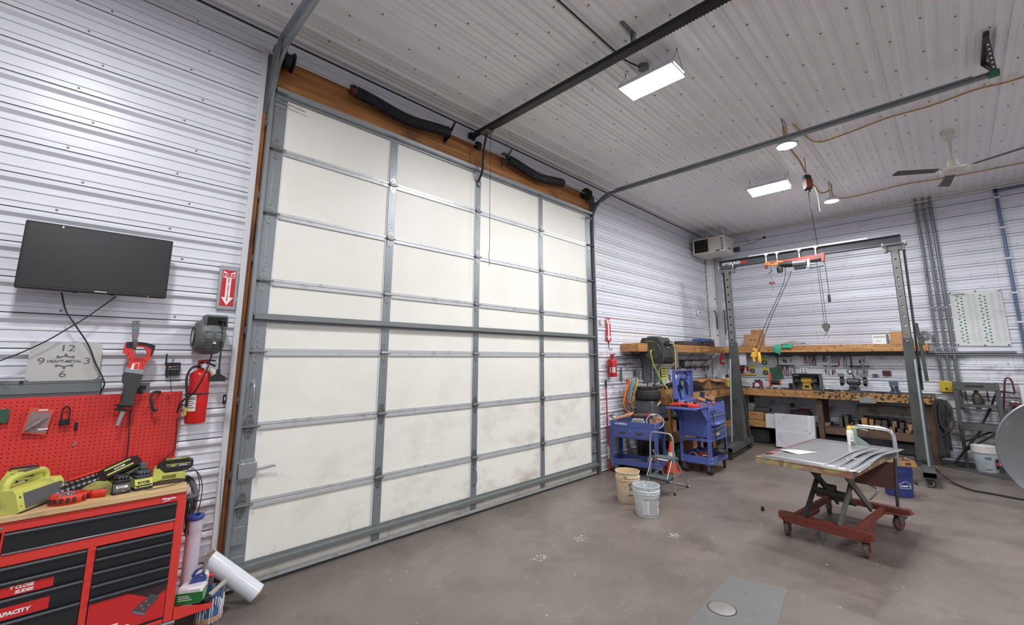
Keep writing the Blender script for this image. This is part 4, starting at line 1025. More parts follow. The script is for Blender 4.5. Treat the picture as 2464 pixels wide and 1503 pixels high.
def big_battery(parent,M):
 q=MB();q.prism([(-.095,0),(.07,0),(.10,.02),(.10,.055),(.06,.075),(-.06,.075),(-.10,.05),(-.10,.012)],-.045,.045,axis='y',M=M);b_=q.build('battery',black,parent,smooth=20)
 for yy in(-.028,.016):
  q=MB();q.prism([(-.055,yy),(.062,yy),(.062,yy+.011),(-.055,yy+.011)],.0755,.0768,M=M);q.build('lime_stripe',ryo,b_,smooth=0)
 text('brand_lettering','RYOBI',.017,print_white,b_,None,bold=.04,M=M@Matrix.Translation((.005,-.004,.0772)))
 q=MB();q.box(-.05,.085,-.0466,-.0448,.028,.045,0,M);q.build('side_panel',ryog,b_,smooth=0)
 text('voltage_lettering','40V',.017,ryo,b_,None,bold=.04,shear=.2,M=M@Matrix.Translation((-.012,-.0470,.0365))@Matrix.Rotation(R(90),4,'X'))
 text('voltage_lettering','LITHIUM',.011,print_white,b_,None,bold=.03,shear=.2,M=M@Matrix.Translation((.042,-.0470,.0365))@Matrix.Rotation(R(90),4,'X'))
 q=MB();q.box(-.05,.085,-.0468,-.0448,.046,.049,0,M);q.build('lime_line',ryo,b_,smooth=0)
 return b_
c4=thing('battery_charger','large lime charger with a black 40V battery at the right chest corner','charger',(-1.685,-.255,ZT),R(-8),'battery chargers on the tool chest')
q=MB();q.box(-.085,.085,-.06,.06,0,.028,.006);q.build('base',mat('brown_grey_plastic',srgb(66,58,52),.6,0,.2),c4)
q=MB();q.prism([(-.090,.022),(-.05,.030),(.05,.030),(.088,.022),(.088,.052),(.07,.072),(-.03,.072),(-.06,.105),(-.090,.105)],-.062,.062,axis='y');q.build('body',ryo,c4,smooth=20)
vent_row(c4,-.040,10,.0075,.004,-.0625,.036,.060,slant=.003)
big_battery(c4,Matrix.Translation((.025,0,.078)))
c5=thing('battery_charger','lime charger with a black 40V battery tilted up at the back','charger',(-1.935,-.20,ZT),R(6),'battery chargers on the tool chest')
q=MB();q.prism([(-.10,0),(.075,0),(.085,.02),(.08,.085),(-.04,.05),(-.09,.03)],-.05,.05,axis='y');q.build('body',ryo,c5,smooth=20)
big_battery(c5,Matrix.Translation((.0,0,.075))@Matrix.Rotation(R(-24),4,'Y')@Matrix.Rotation(R(28),4,'X')@Matrix.Diagonal((1.15,1.15,1.1,1)))
cable_obj('charger_cable',[(-1.88,-.393,ZT+.04),(-1.84,-.405,ZT+.015),(-1.80,-.41,ZT+.005),(-1.72,-.395,ZT+.005),(-1.64,-.36,ZT+.008),(-1.598,-.33,ZT+.01),(-1.585,-.31,.90),(-1.588,-.29,.80)],.0022,cable,'thin black charger lead trailing over the front of the chest top')
random.seed(11)
tc_=thing('hanging_cables','tangle of black charger leads hanging down the right side of the chest','cable tangle',(-1.57,-.2,.9))
for i in range(9):
 a=random.uniform(-.05,.05);dp=random.uniform(.12,.33);x0=random.uniform(-.01,.02)
 pts=[(-.03,a,.06),(x0+.01,a-.02,.04),(x0+.03+random.uniform(0,.03),a-.03,-.08),(x0+.02,a-.05,-dp),(x0+.01,a-.09,-dp-.02),(x0,a-.11,-dp+.05),(x0+.005,a-.08,-.05)]
 q=MB();q.tube(spline(pts,7),.0028,n=6);q.build('lead',cable,tc_)
for yy in(.0,.1):
 q=MB();q.tube(spline([(-.02,yy-.03,.11),(.05,yy-.04,.08),(.085,yy-.05,-.03),(.075,yy-.06,-.18),(.05,yy-.06,-.24)],7),.003,n=6);q.build('lead',cable,tc_)
bluep=mat('royal_blue_plastic',srgb(58,78,150),.5)
tb=thing('wrap_tube','tall pale purple tube with a blue grip ring on the chest tray','tube',(-1.515,-.30,.130))
q=MB();q.lathe([(.001,0),(.045,0),(.045,.545),(.036,.545)],n=24);q.build('tube_body',mat('lilac_tube',srgb(196,186,200),.45,0,.06,6,dirt=srgb(176,150,158),dscale=5,dthr=.6),tb)
q=MB();q.lathe([(.030,.545),(.044,.545),(.052,.550),(.056,.560),(.054,.572),(.046,.578),(.030,.576),(.028,.555)],n=24);o=q.build('grip_ring',bluep,tb)
gb=thing('chemical_jug','white jug with green label standing on the red chest tray','jug',(-1.505,-.40,.182),R(-28))
whp=mat('jug_white',srgb(214,210,212),.45,0,.05)
q=MB();q.box(-.075,.075,-.055,.055,.0,.105,.012);q.build('container',whp,gb)
q=MB();q.box(-.0755,.0755,-.0565,-.054,.008,.075,.001);q.box(.0745,.0765,-.05,.05,.008,.075,.001);gl=q.build('green_label',mat('label_green',srgb(36,110,46),.5,0,.25,15),gb)
for i in range(3):
 q=MB();q.box(-.06,.0+.01*i,-.0572,-.0566,.055-.012*i,.059-.012*i);q.build('label_print',print_white,gl,smooth=0)
for i in range(4):
 q=MB();q.box(.0766,.0772,-.035,.03-.01*i,.060-.014*i,.064-.014*i);q.build('label_print',print_white,gl,smooth=0)
dp=thing('tape_dispenser','blue and white packing tape dispenser resting in the white jug','tape dispenser',(-1.475,-.375,.305),R(-20),rot=(R(18),R(-22),R(-20)))
q=MB();q.prism([(-.075,-.03),(.02,-.045),(.05,-.01),(.055,.045),(.0,.05),(-.055,.005)],-.03,-.025,axis='y');q.prism([(-.075,-.03),(.02,-.045),(.05,-.01),(.055,.045),(.0,.05),(-.055,.005)],.025,.03,axis='y');q.build('side_plate',bluep,dp)
q=MB();q.lathe([(.028,-.024),(.042,-.024),(.042,.024),(.028,.024)],M=Matrix.Translation((.02,0,-.005))@Matrix.Rotation(R(90),4,'X'),n=22);q.build('tape_roll',mat('clear_tape',srgb(214,212,208),.35),dp)
for x,z in((-.05,-.02),(.01,-.03),(.035,.03),(-.03,.0)):
 q=MB();q.cyl((x,-.030,z),(x,-.033,z),.005,n=8);q.build('rivet',steel,dp)
hg=mat('tan_grey_grip',srgb(160,156,146),.6)
q=MB();q.tube(spline([(.045,0,.03),(.08,0,.09),(.115,0,.135),(.15,0,.15)],5),[.012]*5+[.014]*5+[.016]*6,n=10);q.build('handle',hg,dp)
q=MB();q.lathe([(.001,0),(.034,0),(.036,.01),(.036,.05),(.001,.052)],c=(-1.535,-.425,.1295),n=20);one(q,'tape_spool',mat('pink_white',srgb(214,198,204),.5),'pinkish white roll under the green labelled jug','roll')
rc=thing('roller_handle','paint roller handle with grey grip lying across the paint can','paint roller',(-1.375,-.41,.205),R(25),rot=(0,R(-22),R(25)))
q=MB();q.tube([(-.04,0,0),(.08,0,0)],.017,n=12);q.build('grip',hg,rc)
q=MB();q.box(-.085,-.03,-.016,.016,-.03,.012,.004);q.build('trigger',black,rc)
q=MB();q.cyl((-1.40,-.30,.272),(-1.375,-.315,.274),.014,n=12);rk=one(q,'marker_cap',redp,'small red cap of a dark marker beside the white jug','marker')
q=MB();q.cyl((-1.435,-.28,.27),(-1.40,-.30,.272),.011,n=12);q.build('marker_body',black,rk)
pcn=thing('paint_can','paint can streaked with blue and white drips on the floor by the chest','paint can',(-1.385,-.345,0))
q=MB();q.lathe([(.001,.002),(.083,.002),(.085,.006),(.083,.010),(.083,.185),(.086,.190),(.086,.197),(.078,.197),(.078,.19),(.074,.04),(.001,.04)],n=32);q.build('can_body',mat('can_blue',srgb(58,88,130),.45,0,.1,4,dirt=srgb(206,210,212),dscale=3,dthr=.58,dsoft=.02,stretch=(9,9,1)),pcn)
q=MB();random.seed(5)
for i in range(16):
 a=R(-150+i*9+random.uniform(-3,3));L_=random.uniform(.04,.13);z1=.17-random.uniform(0,.05)
 q.tube([(.0835*math.cos(a),.0835*math.sin(a),z1),(.0840*math.cos(a),.0840*math.sin(a),z1-L_)],[.004,.0022],n=5)
o=q.build('paint_drips',print_white,pcn);tag(o,kind='stuff')
q=MB();q.lathe([(.0845,.012),(.0848,.014),(.0848,.045),(.0845,.047)],n=32);q.build('tan_band',mat('can_tan',srgb(176,140,108),.5,0,.2,8),pcn)
fr_=thing('stretch_film_roll','thick roll of clear stretch film leaning on the floor by the jamb','film roll',(0,0,0))
a=Vector((-1.085,-.335,.062));c=Vector((-1.385,-.19,.345));d=(c-a).normalized()
q=MB();q.cyl(a,c,.064,n=32)
filmm=mat('stretch_film',srgb(214,216,222),.18,0,.03,5,stretch=(3,3,3));q.build('film',filmm,fr_)
q=MB();q.cyl(a-d*.012,a+d*.001,.042,n=24);q.build('core',cardb,fr_)
q=MB();q.cyl(a-d*.0125,a-d*.0120,.034,n=24);q.build('core_bore',mat('deep_black',None),fr_)
q=MB();q.cyl(c-d*.001,c+d*.015,.042,n=24);q.build('core',cardb,fr_)
cable_obj('jamb_wire',[(-1.325,-.035,.95),(-1.322,-.038,.80),(-1.312,-.04,.6),(-1.310,-.042,.4),(-1.33,-.045,.22)],.0025,mat('grey_wire',srgb(170,166,160),.6),'thin grey wire running down the left white door trim')
# things on the floor
def caster(parent,x,y,ztop,r,w,rz,tyre,fork,hubm=None,brake=False):
 Mx=Matrix.Translation((x,y,0))@Matrix.Rotation(rz,4,'Z')
 q=MB();q.lathe([(.001,-w/2),(r*.86,-w/2),(r,-w*.32),(r,w*.32),(r*.86,w/2),(.001,w/2)],M=Mx@Matrix.Translation((0,0,r))@Matrix.Rotation(R(90),4,'X'),n=24)
 o=q.build('caster_wheel',tyre,parent)
 if hubm:
  q=MB()
  for s in(-1,1):q.lathe([(r*.58,s*(w/2+.0005)),(r*.80,s*(w/2+.0015)),(r*.84,s*(w/2+.0005))],M=Mx@Matrix.Translation((0,0,r))@Matrix.Rotation(R(90),4,'X'),n=24)
  q.build('wheel_rim',hubm,o)
 f=MB()
 for s in(-1,1):f.prism([(-r*.25,r*.85),(r*.25,r*.85),(r*.75,ztop-.012),(-r*.45,ztop-.012)],s*(w/2+.004),s*(w/2+.008),axis='y',M=Mx)
 f.box(-r*.5,r*.8,-w/2-.008,w/2+.008,ztop-.014,ztop-.004,.001,Mx);f.box(-r*.8,r*.9,-w/2-.02,w/2+.02,ztop-.004,ztop,0,Mx)
 f.cyl(Mx@Vector((0,-w/2-.014,r)),Mx@Vector((0,w/2+.014,r)),.009,n=8)
 f.build('caster_fork',fork,o)
 if brake:
  b=MB();b.prism([(r*.5,r*1.6),(r*1.7,r*2.0),(r*1.6,r*1.7),(r*.7,r*1.2)],-.012,.012,axis='y',M=Mx);b.build('brake_lever',fork,o)
 return o
oxide=mat('oxide_red',srgb(122,56,44),.6,0,.12,8,dirt=srgb(96,62,48),dscale=7,dthr=.62)
olive=mat('olive_grey',srgb(98,100,90),.55,.1,.12,8)
olived=mat('olive_dark',srgb(62,63,58),.55,.1,.15,8)
def painted_edge():
 m=bpy.data.materials.new('paint_smeared_steel');m.use_nodes=True
 N=m.node_tree.nodes;L=m.node_tree.links;b=N['Principled BSDF'];b.inputs['Roughness'].default_value=.55
 tc=N.new('ShaderNodeTexCoord')
 n=N.new('ShaderNodeTexNoise');n.inputs['Scale'].default_value=2.6;n.inputs['Detail'].default_value=6;n.inputs['Distortion'].default_value=.8
 L.new(tc.outputs['Object'],n.inputs[0])
 cr=N.new('ShaderNodeValToRGB');e=cr.color_ramp.elements
 e[0].position=.36;e[0].color=(*srgb(84,96,92),1);e[1].position=.42;e[1].color=(*srgb(140,118,92),1)
 for p,c in((.49,(130,100,80)),(.53,(170,162,92)),(.58,(148,130,100)),(.63,(144,92,76)),(.70,(96,112,126))):
  x=e.new(p);x.color=(*srgb(*c),1)
 L.new(n.outputs['Fac'],cr.inputs[0]);L.new(cr.outputs[0],b.inputs['Base Color'])
 return m
smear=painted_edge()
fz=.22
lt=thing('lift_table','paint smeared scissor lift table on red wheeled frame holding sheet metal','lift table',(3.103,-3.153,0),R(-7.1))
q=MB();q.box(-.03,.04,-.40,.40,.155,fz,.003);q.box(.035,.045,-.40,.40,.175,fz+.0,0);q.build('front_rail',oxide,lt)
q=MB();q.box(-.045,-.031,-.33,.34,.135,.175,.002);q.build('front_kick_strip',oxide,lt)
for y in(-.27,.235):
 q=MB();q.box(.041,1.02,y,y+.045,.16,fz,.003);q.build('side_rail',oxide,lt)
 q=MB();q.prism([(.22,.16),(.62,.16),(.60,.12),(.28,.12)],y-.004,y,axis='y');q.build('rail_gusset',oxide,lt)
q=MB();q.box(.985,1.055,-.47,.38,.185,.235,.003);q.build('rear_rail',oxide,lt)
q=MB();q.prism([(.86,-.275),(.985,-.275),(.985,.30),(1.20,.30),(1.20,-.44),(1.12,-.48),(1.03,-.46)],.178,.186);q.build('rear_plate',oxide,lt)
tyre=mat('wheel_tread',srgb(92,84,80),.6,0,.15,10);rimr=mat('wheel_red_core',srgb(150,60,46),.5)
caster(lt,.0,.332,.155,.062,.042,R(6),tyre,oxide,rimr);caster(lt,.0,-.332,.155,.062,.042,R(4),tyre,oxide,rimr)
caster(lt,1.089,-.345,.176,.066,.045,R(-28),tyre,galv_d,rimr,True);caster(lt,1.10,.30,.176,.066,.045,R(20),tyre,galv_d,rimr,True)
def bar3(name,a,c,w,t,m,parent):
 """flat bar: w in the xz plane, t along y"""
 a=Vector(a);c=Vector(c);d=c-a;L_=d.length;ang=math.atan2(d.z,d.x)
 Mx=Matrix.Translation(a)@Matrix.Rotation(-ang,4,'Y')
 q=MB();q.box(-.02,L_+.02,-t/2,t/2,-w/2,w/2,.004,Mx);return q.build(name,m,parent)
for y,m in((-.17,olive),(.13,olived)):
 bar3('scissor_arm',(.12,y,.71),(.86,y,.215),.068,.024,m,lt);bar3('scissor_arm',(.70,y+.03,.71),(.0,y+.03,.215),.068,.024,m,lt)
 q=MB();q.cyl((.43,y-.02,.49),(.43,y+.055,.49),.018,n=12);q.build('pivot_pin',m,lt)
q=MB();q.cyl((.30,-.15,.425),(.30,.15,.425),.036,n=16);q.build('cross_tube',olived,lt)
q=MB();q.cyl((.33,0,.44),(.75,-.02,.26),.034,n=14);q.cyl((.70,-.02,.28),(.86,-.03,.22),.024,n=12);q.build('hydraulic_ram',olived,lt)
q=MB();q.box(.27,.36,-.035,.035,.44,.50,.006);q.cyl((.31,-.045,.49),(.31,.045,.49),.02,n=10);q.build('ram_clevis',olived,lt)
TX0,TX1,TY0,TY1,TZ=-.31,1.24,-.375,.455,.79
q=MB();q.box(TX0,TX1,TY0,TY1,TZ-.012,TZ,.002);q.build('deck',galv_d,lt)
q=MB();q.box(TX0,TX0+.012,TY0,TY1,TZ-.056,TZ+.006,.003);q.build('front_edge',smear,lt)
q=MB();q.box(TX0+.0125,TX1,TY0,TY0+.012,TZ-.056,TZ+.006,.003);q.build('side_edge',smear,lt)
q=MB();q.box(TX0+.0125,TX1,TY1-.012,TY1,TZ-.056,TZ+.006,.003);q.build('side_edge',mat('red_smear',srgb(150,70,66),.55,0,.15,6),lt)
q=MB();q.box(TX1-.012,TX1,TY0+.0125,TY1-.0125,TZ-.056,TZ,.003);q.build('rear_edge',smear,lt)
for y in(-.36,.06):
 q=MB();q.tube([(1.06,y,.236),(1.10,y,.45),(1.20,y,.70)],.016,n=10);q.build('upright',olived,lt)
pbrown=mat('brown_panel',srgb(96,62,54),.6,0,.12,6)
q=MB();q.prism([(1.075,.40),(1.085,.40),(1.18,.66),(1.17,.66)],-.36,.06,axis='y');q.build('rear_panel',pbrown,lt,smooth=0)
q=MB();q.tube(spline([(1.26,-.36,.62),(1.27,-.36,.86),(1.28,-.345,.965),(1.285,-.28,1.0),(1.285,-.05,1.005),(1.283,.0,.985),(1.275,.03,.92),(1.26,.03,.62)],6),.021,n=12);q.build('push_handle',chrome,lt)
q=MB();q.box(1.255,1.275,-.02,.06,.70,.98,.003);q.prism([(.06,.80),(-.14,.80),(.03,.93)],1.262,1.268,axis='x');q.build('handle_bracket',mat('pale_green_paint',srgb(132,150,142),.5),lt)
q=MB();q.tube(spline([(1.09,-.11,.24),(1.10,-.16,.30),(1.11,-.19,.36),(1.12,-.10,.40)],6),.010,n=8);q.build('foot_pedal',steel,lt)
sheetm=mat('sheet_steel',srgb(184,186,190),.24,.7,.08,1.6,stretch=(1,4,1),dirt=srgb(156,156,158),dscale=2,dthr=.62)
ltM=Matrix.Translation((3.103,-3.153,0))@Matrix.Rotation(R(-7.1),4,'Z')
def sheet_metal(x0,x1,y0,y1,base,bump,label,warp=0.0):
 q=MB();nx,ny=24,16;vs=[];fs=[]
 for i in range(nx+1):
  for j in range(ny+1):
   u=i/nx;v=j/ny;x=x0+(x1-x0)*u;y=y0+(y1-y0)*v
   e=max(0.0,1-v/.22)
   z=base+bump*(e*e)*math.sin(PI*min(1,u*1.05))**2*1.0+warp*math.sin(PI*u)*v*.3
   vs.append((x,y+0.02*math.sin(u*7+x0*9)*e*0.3,z))
 for i in range(nx):
  for j in range(ny):a=i*(ny+1)+j;fs.append((a,a+ny+1,a+ny+2,a+1))
 q.add(vs,fs);o=q.build('steel_sheet',sheetm,smooth=60);o.matrix_world=ltM
 so=o.modifiers.new('thick','SOLIDIFY');so.thickness=.0022;so.offset=1
 return tag(o,label,'steel sheet','steel sheets stacked on the lift table')
sheet_metal(-.29,1.32,-.42,.43,TZ+.0070,.035,'lowest steel sheet on the lift table, reaching farthest over its right edge')
sheet_metal(-.280,1.22,-.345,.42,TZ+.0120,.028,'second steel sheet from the bottom of the stack on the lift table')
sheet_metal(-.272,1.16,-.255,.405,TZ+.0165,.022,'third steel sheet up, its right edge just under the top sheet')
sheet_metal(-.262,1.12,-.165,.395,TZ+.0205,.010,'large uppermost steel sheet carrying the spray can and paper')
def onT(x,y):return tuple(ltM@Vector((x,y,TZ+.0236)))
pp_=mat('pale_green_paper',srgb(188,208,188),.8,0,.05)
q=MB();q.add([(0,0,.001),(.12,-.26,.004),(-.14,-.17,.002),(-.10,.02,.016),(.0,-.11,.022)],[(0,4,3),(0,1,4),(4,1,2),(3,4,2)])
o=one(q,'paper_sheet',pp_,'crumpled pale green paper lying on the top steel sheet','paper',smooth=0);o.location=onT(.16,.34);o.rotation_euler=(0,0,R(-7));so=o.modifiers.new('t','SOLIDIFY');so.thickness=.0006
mk=thing('red_marker','short red marker near the front left table corner','marker',onT(-.19,.365),R(-30))
q=MB();q.cyl((-.05,0,.009),(.02,0,.009),.008,n=10);q.build('barrel',mat('marker_dark',srgb(70,30,28),.5),mk)
q=MB();q.cyl((.02,0,.009),(.055,0,.009),.0085,n=10);q.build('cap',mat('orange_red',srgb(214,74,48),.45),mk)
q=MB();q.prism([(0,0),(.05,-.03),(.09,-.085),(.04,-.075),(-.02,-.03)],.0003,.002);o=one(q,'tape_scrap',mat('tan_paper',srgb(206,184,168),.8),'small tan scrap of paper on the lower steel sheets','paper scrap',smooth=0);o.location=tuple(ltM@Vector((.17,-.20,TZ+.026)));o.rotation_euler=(0,0,R(-7))
sc=thing('spray_can','white aerosol spray can with yellow cap and straw on the steel sheets','spray can',onT(1.02,-.02))
q=MB();q.lathe([(.001,0),(.031,0),(.033,.004),(.033,.155),(.029,.166),(.020,.176),(.018,.180),(.001,.180)],n=22);q.build('can',mat('can_white',srgb(226,226,224),.35),sc)
def wrapc(parent,name,r,a0,a1,z0,z1,m,n=10):
 q=MB();vs=[]
 for i in range(n+1):
  a=R(a0+(a1-a0)*i/n);vs+=[(r*math.cos(a),r*math.sin(a),z0),(r*math.cos(a),r*math.sin(a),z1)]
 q.add(vs,[(2*i,2*i+2,2*i+3,2*i+1)for i in range(n)]);return q.build(name,m,parent)
yel=mat('cap_yellow',srgb(222,204,96),.45)
for i,(z0,z1,a0,a1,m)in enumerate(((.125,.135,190,250,yel),(.100,.112,190,240,mat('tan_paper',None)),(.075,.085,190,235,mat('orange_red',None)),(.022,.05,185,250,mat('olive_print',srgb(120,118,84),.5)),(.03,.14,262,300,mat('grey_print',srgb(170,172,172),.5,0,.15,90)),(.006,.018,180,310,print_dark))):
 wrapc(sc,'label_print',.0335,a0,a1,z0,z1,m)
q=MB();q.lathe([(.020,.176),(.026,.180),(.026,.200),(.018,.214),(.001,.216)],n=16);q.box(-.02,.012,-.055,-.0,.196,.216,.005);q.build('spray_cap',yel,sc)
q=MB();q.box(-.014,.008,-.02,.014,.214,.226,.003);q.build('trigger',mat('orange_red',None),sc)
q=MB();q.tube([(0,-.03,.206),(.0,-.17,.180)],.0022,n=6);q.build('straw',print_white,sc)
def bucket(name,loc,r0,r1,h,m,label,inner=None,handle=True,rz=0.0,rings=2,cat='bucket'):
 t=thing(name,label,cat,loc,rz)
 rr=lambda z:r0+(r1-r0)*z/h
 pr_=[(.001,.004),(r0*.94,.004),(r0*.96,0),(r0,.006),(rr(h*.72),h*.72)]
 for k in range(rings):
  z=h*(.74+.08*k);pr_+=[(rr(z)+.0,z),(rr(z)+.009,z+.002),(rr(z)+.009,z+.010),(rr(z),z+.013)]
 pr_+=[(rr(h*.97),h*.97),(r1+.006,h*.975),(r1+.006,h),(r1-.002,h)]
 q=MB();q.lathe(pr_,n=40);q.build('wall',m,t)
 q=MB();q.lathe([(r1-.002,h),(r0-.004,.012),(.001,.010)],n=40);q.build('lining',inner or m,t)
 if handle:
  rz_=h*.80;q=MB();q.tube([(r1*math.cos(R(a))*1.04,-abs(math.sin(R(a)))*r1*handle[0],rz_+math.sin(R(a))*r1*handle[1])for a in range(0,181,9)],.0026,n=6);q.build('bail_handle',galv_d,t)
  for s in(-1,1):
   q=MB();q.box(s*(r1-.004)-.012,s*(r1-.004)+.012,-.018,.018,rz_-.022,rz_+.022,.004);q.build('bail_lug',m,t)
 return t
wbm=mat('bucket_white',srgb(206,212,214),.5,0,.05,6,dirt=srgb(150,150,146),dscale=9,dthr=.66,dsoft=.03)
obm=mat('bucket_cream',srgb(214,196,168),.55,0,.08,5,dirt=srgb(150,118,88),dscale=10,dthr=.63,dsoft=.04,dirt2=(srgb(206,136,44),3.2,.56,.05))
b1=bucket('plastic_bucket',(2.65,-1.50,0),.128,.148,.335,wbm,'white plastic bucket with printed warning label and raised wire handle',mat('bucket_inside_grey',srgb(190,198,200),.6,0,.08),handle=(.20,.98),rz=R(35))
lab=mat('label_white',srgb(222,222,224),.6)
def r_at(z):return.128+.020*z/.335+.0012
def wl(parent,name,a0,a1,z0,z1,m,extra=0.0):
 q=MB();n=10;vs=[]
 for i in range(n+1):
  a=R(a0+(a1-a0)*i/n)
  for z in(z0,z1):rr=r_at(z)+extra;vs.append((rr*math.cos(a),rr*math.sin(a),z))
 q.add(vs,[(2*i,2*i+2,2*i+3,2*i+1)for i in range(n)]);return q.build(name,m,parent)
b1L=wl(b1,'warning_label',155,272,.030,.205,lab)
for a0,a1,z0,z1 in((155,272,.200,.205),(155,272,.030,.034),(246,247.5,.034,.200),(271,272,.03,.205)):wl(b1L,'label_border',a0,a1,z0,z1,print_dark,.0006)
wl(b1L,'label_header',248.5,270,.166,.198,print_dark,.0006)
for i in range(15):
 z=.190-.0105*i;wl(b1L,'text_line',184,244-(i*37%17),z,z+.0042,mat('text_grey',srgb(120,120,124),.7),.0006)
 if i%2==0:wl(b1L,'text_line',158,180-(i*13%7),z-.004,z+.001,mat('text_grey',None),.0006)
a0=R(259.5);rr=r_at(.125)+.0010;ring=[]
for k in range(24):
 t_=2*PI*k/24;ring.append(((rr)*math.cos(a0+.030*math.cos(t_)/rr),(rr)*math.sin(a0+.030*math.cos(t_)/rr),.122+.030*math.sin(t_)))
q=MB();q.tube(ring,.0026,n=6,closed=True);q.build('prohibition_ring',mat('sign_red',None),b1L)
q=MB();q.tube([(rr*math.cos(a0-.021/rr),rr*math.sin(a0-.021/rr),.143),(rr*math.cos(a0+.021/rr),rr*math.sin(a0+.021/rr),.101)],.0026,n=6);q.build('prohibition_bar',mat('sign_red',None),b1L)
b2=bucket('plastic_bucket',(2.93,-1.08,0),.130,.150,.372,obm,'cream plastic bucket stained orange inside and low on its side',mat('bucket_rust_inside',srgb(216,190,152),.6,0,.12,4,dirt=srgb(186,120,60),dscale=5,dthr=.6),handle=None)
for i,(z,w)in enumerate(((.235,26),(.215,16),(.10,24))):
 q=MB();vs=[]
 for k in range(9):
  a=R(213+w*k/8);rr=.130+.020*z/.372+.0012
  for zz in(z,z+.010):vs.append((rr*math.cos(a),rr*math.sin(a),zz))
 q.add(vs,[(2*k,2*k+2,2*k+3,2*k+1)for k in range(8)]);q.build('printed_line',print_dark,b2)
q=MB();vs=[]
for k in range(7):
 a=R(218+16*k/6)
 for zz in(.16,.205):rr=.130+.020*zz/.372+.0012;vs.append((rr*math.cos(a),rr*math.sin(a),zz))
q.add(vs,[(2*k,2*k+2,2*k+3,2*k+1)for k in range(6)]);q.build('printed_picture',mat('text_grey',None),b2)
blu=mat('bucket_blue',srgb(44,56,118),.45,0,.06,5)
b3=bucket('plastic_bucket',(5.70,-3.52,0),.146,.166,.385,blu,'dark blue plastic bucket under a cardboard tray behind the lift table',handle=(.55,-.9),rz=R(-55))
def wb(parent,name,pts,rad,m,a_mid,zc):
 P3=[]
 for x,z in pts:
  rr=.146+.020*(zc+z)/.385+.0015;a=a_mid+x/rr;P3.append((rr*math.cos(a),rr*math.sin(a),zc+z))
 q=MB();q.tube(P3,rad,n=5,closed=True);return q.build(name,m,parent)
am=R(215+55)
wb(b3,'logo_outline',[(-.065,-.032),(-.03,-.034),(0,-.034),(.03,-.034),(.065,-.032),(.068,.025),(.045,.028),(.03,.042),(0,.058),(-.03,.044),(-.045,.03),(-.072,.028)],.0022,print_white,am,.15)
for i,chh in enumerate("Lowe's"):
 x=-.046+.0185*i;rr=.146+.020*.15/.385+.002;a=am+x/rr
 nrm=Vector((math.cos(a),math.sin(a),0));tx=Vector((-nrm.y,nrm.x,0));Mx=Matrix((tx,Vector((0,0,1)),nrm)).transposed().to_4x4();Mx.translation=nrm*rr+Vector((0,0,.150))
 text('letter',chh,.038,print_white,b3,None,bold=.04,M=Mx)
tr_=thing('cardboard_tray','cardboard tray of odds and ends on the dark blue bucket','tray',(5.70,-3.52,.387),R(25))
q=MB();q.box(-.13,.13,-.17,.17,0,.003);q.box(-.13,-.127,-.17,.17,0,.075);q.box(.127,.13,-.17,.17,0,.075);q.box(-.13,.13,-.17,-.167,0,.075);q.box(-.13,.13,.167,.17,0,.075);q.build('tray_walls',cardb,tr_,smooth=0)
for y in(-.09,.06):
 q=MB();q.box(-.1312,-.1302,y-.03,y+.03,.02,.055);q.build('tray_print',mat('dark_brown_print',srgb(92,66,46),.8),tr_,smooth=0)
random.seed(21)
for i in range(9):
 a=random.uniform(0,PI);x=random.uniform(-.07,.07);y=random.uniform(-.10,.10);z=.03+.008*i;L_=random.uniform(.06,.12)
 q=MB();q.tube(spline([(x-L_*math.cos(a),y-L_*math.sin(a),z),(x,y,z+.02),(x+L_*math.cos(a),y+L_*math.sin(a),z)],4),.008,n=6);q.build('scrap_piece',[cable,galv_d,rubber][i%3],tr_)
lbm=mat('bucket_pale_blue',srgb(168,184,190),.5,0,.08,5,dirt=srgb(206,212,214),dscale=4,dthr=.55,dsoft=.1)
b4=bucket('plastic_bucket',(8.25,-4.42,0),.128,.150,.40,lbm,'pale blue bucket with white rim by the shop press',mat('white_plastic',None),handle=(.2,-.7),rz=R(-90))
q=MB();q.lathe([(.1475,.30),(.1555,.302),(.1575,.385),(.1575,.402),(.150,.402)],n=40);q.build('white_rim',mat('rim_offwhite',srgb(212,204,196),.5,0,.1,6,dirt=srgb(150,130,112),dscale=8,dthr=.66),b4)
wrapc(b4,'red_black_label',.1435,225+90,255+90,.07,.22,mat('label_black',srgb(40,34,38),.5));wrapc(b4,'red_patch',.1445,228+90,252+90,.12,.17,redp)
for z in(.235,.215,.055):wrapc(b4,'printed_line',.146 if z>.1 else.1355,175+90,205+90,z,z+.008,print_dark)
cbl=mat('cart_blue',srgb(72,86,146),.4,0,.06,4)
cbl2=mat('cart_royal_blue',srgb(82,98,168),.4,0,.06,4)
k1=thing('tool_cart','blue two tier tool cart with drawer lettered US GENERAL by the wall','tool cart',(3.99,-.135,0),R(-79.6))
LW,LD=.765,.41
def rivets(parent,pts,nrm,r=.006):
 for p in pts:
  q=MB();p=Vector(p);q.cyl(p,p+Vector(nrm)*.004,r,r*.7,n=8);q.build('rivet',print_white,parent)
for x in(0,LW-.05):
 for y in(0,LD-.05):
  q=MB();sx=1;q.box(x,x+.05,y if y==0 else y+.046,y+.004 if y==0 else y+.05,.14,.80,.001);xx=x if x==0 else x+.046;q.box(xx,xx+.004,y,y+.05,.14,.80,.001);q.build('corner_leg',cbl,k1)
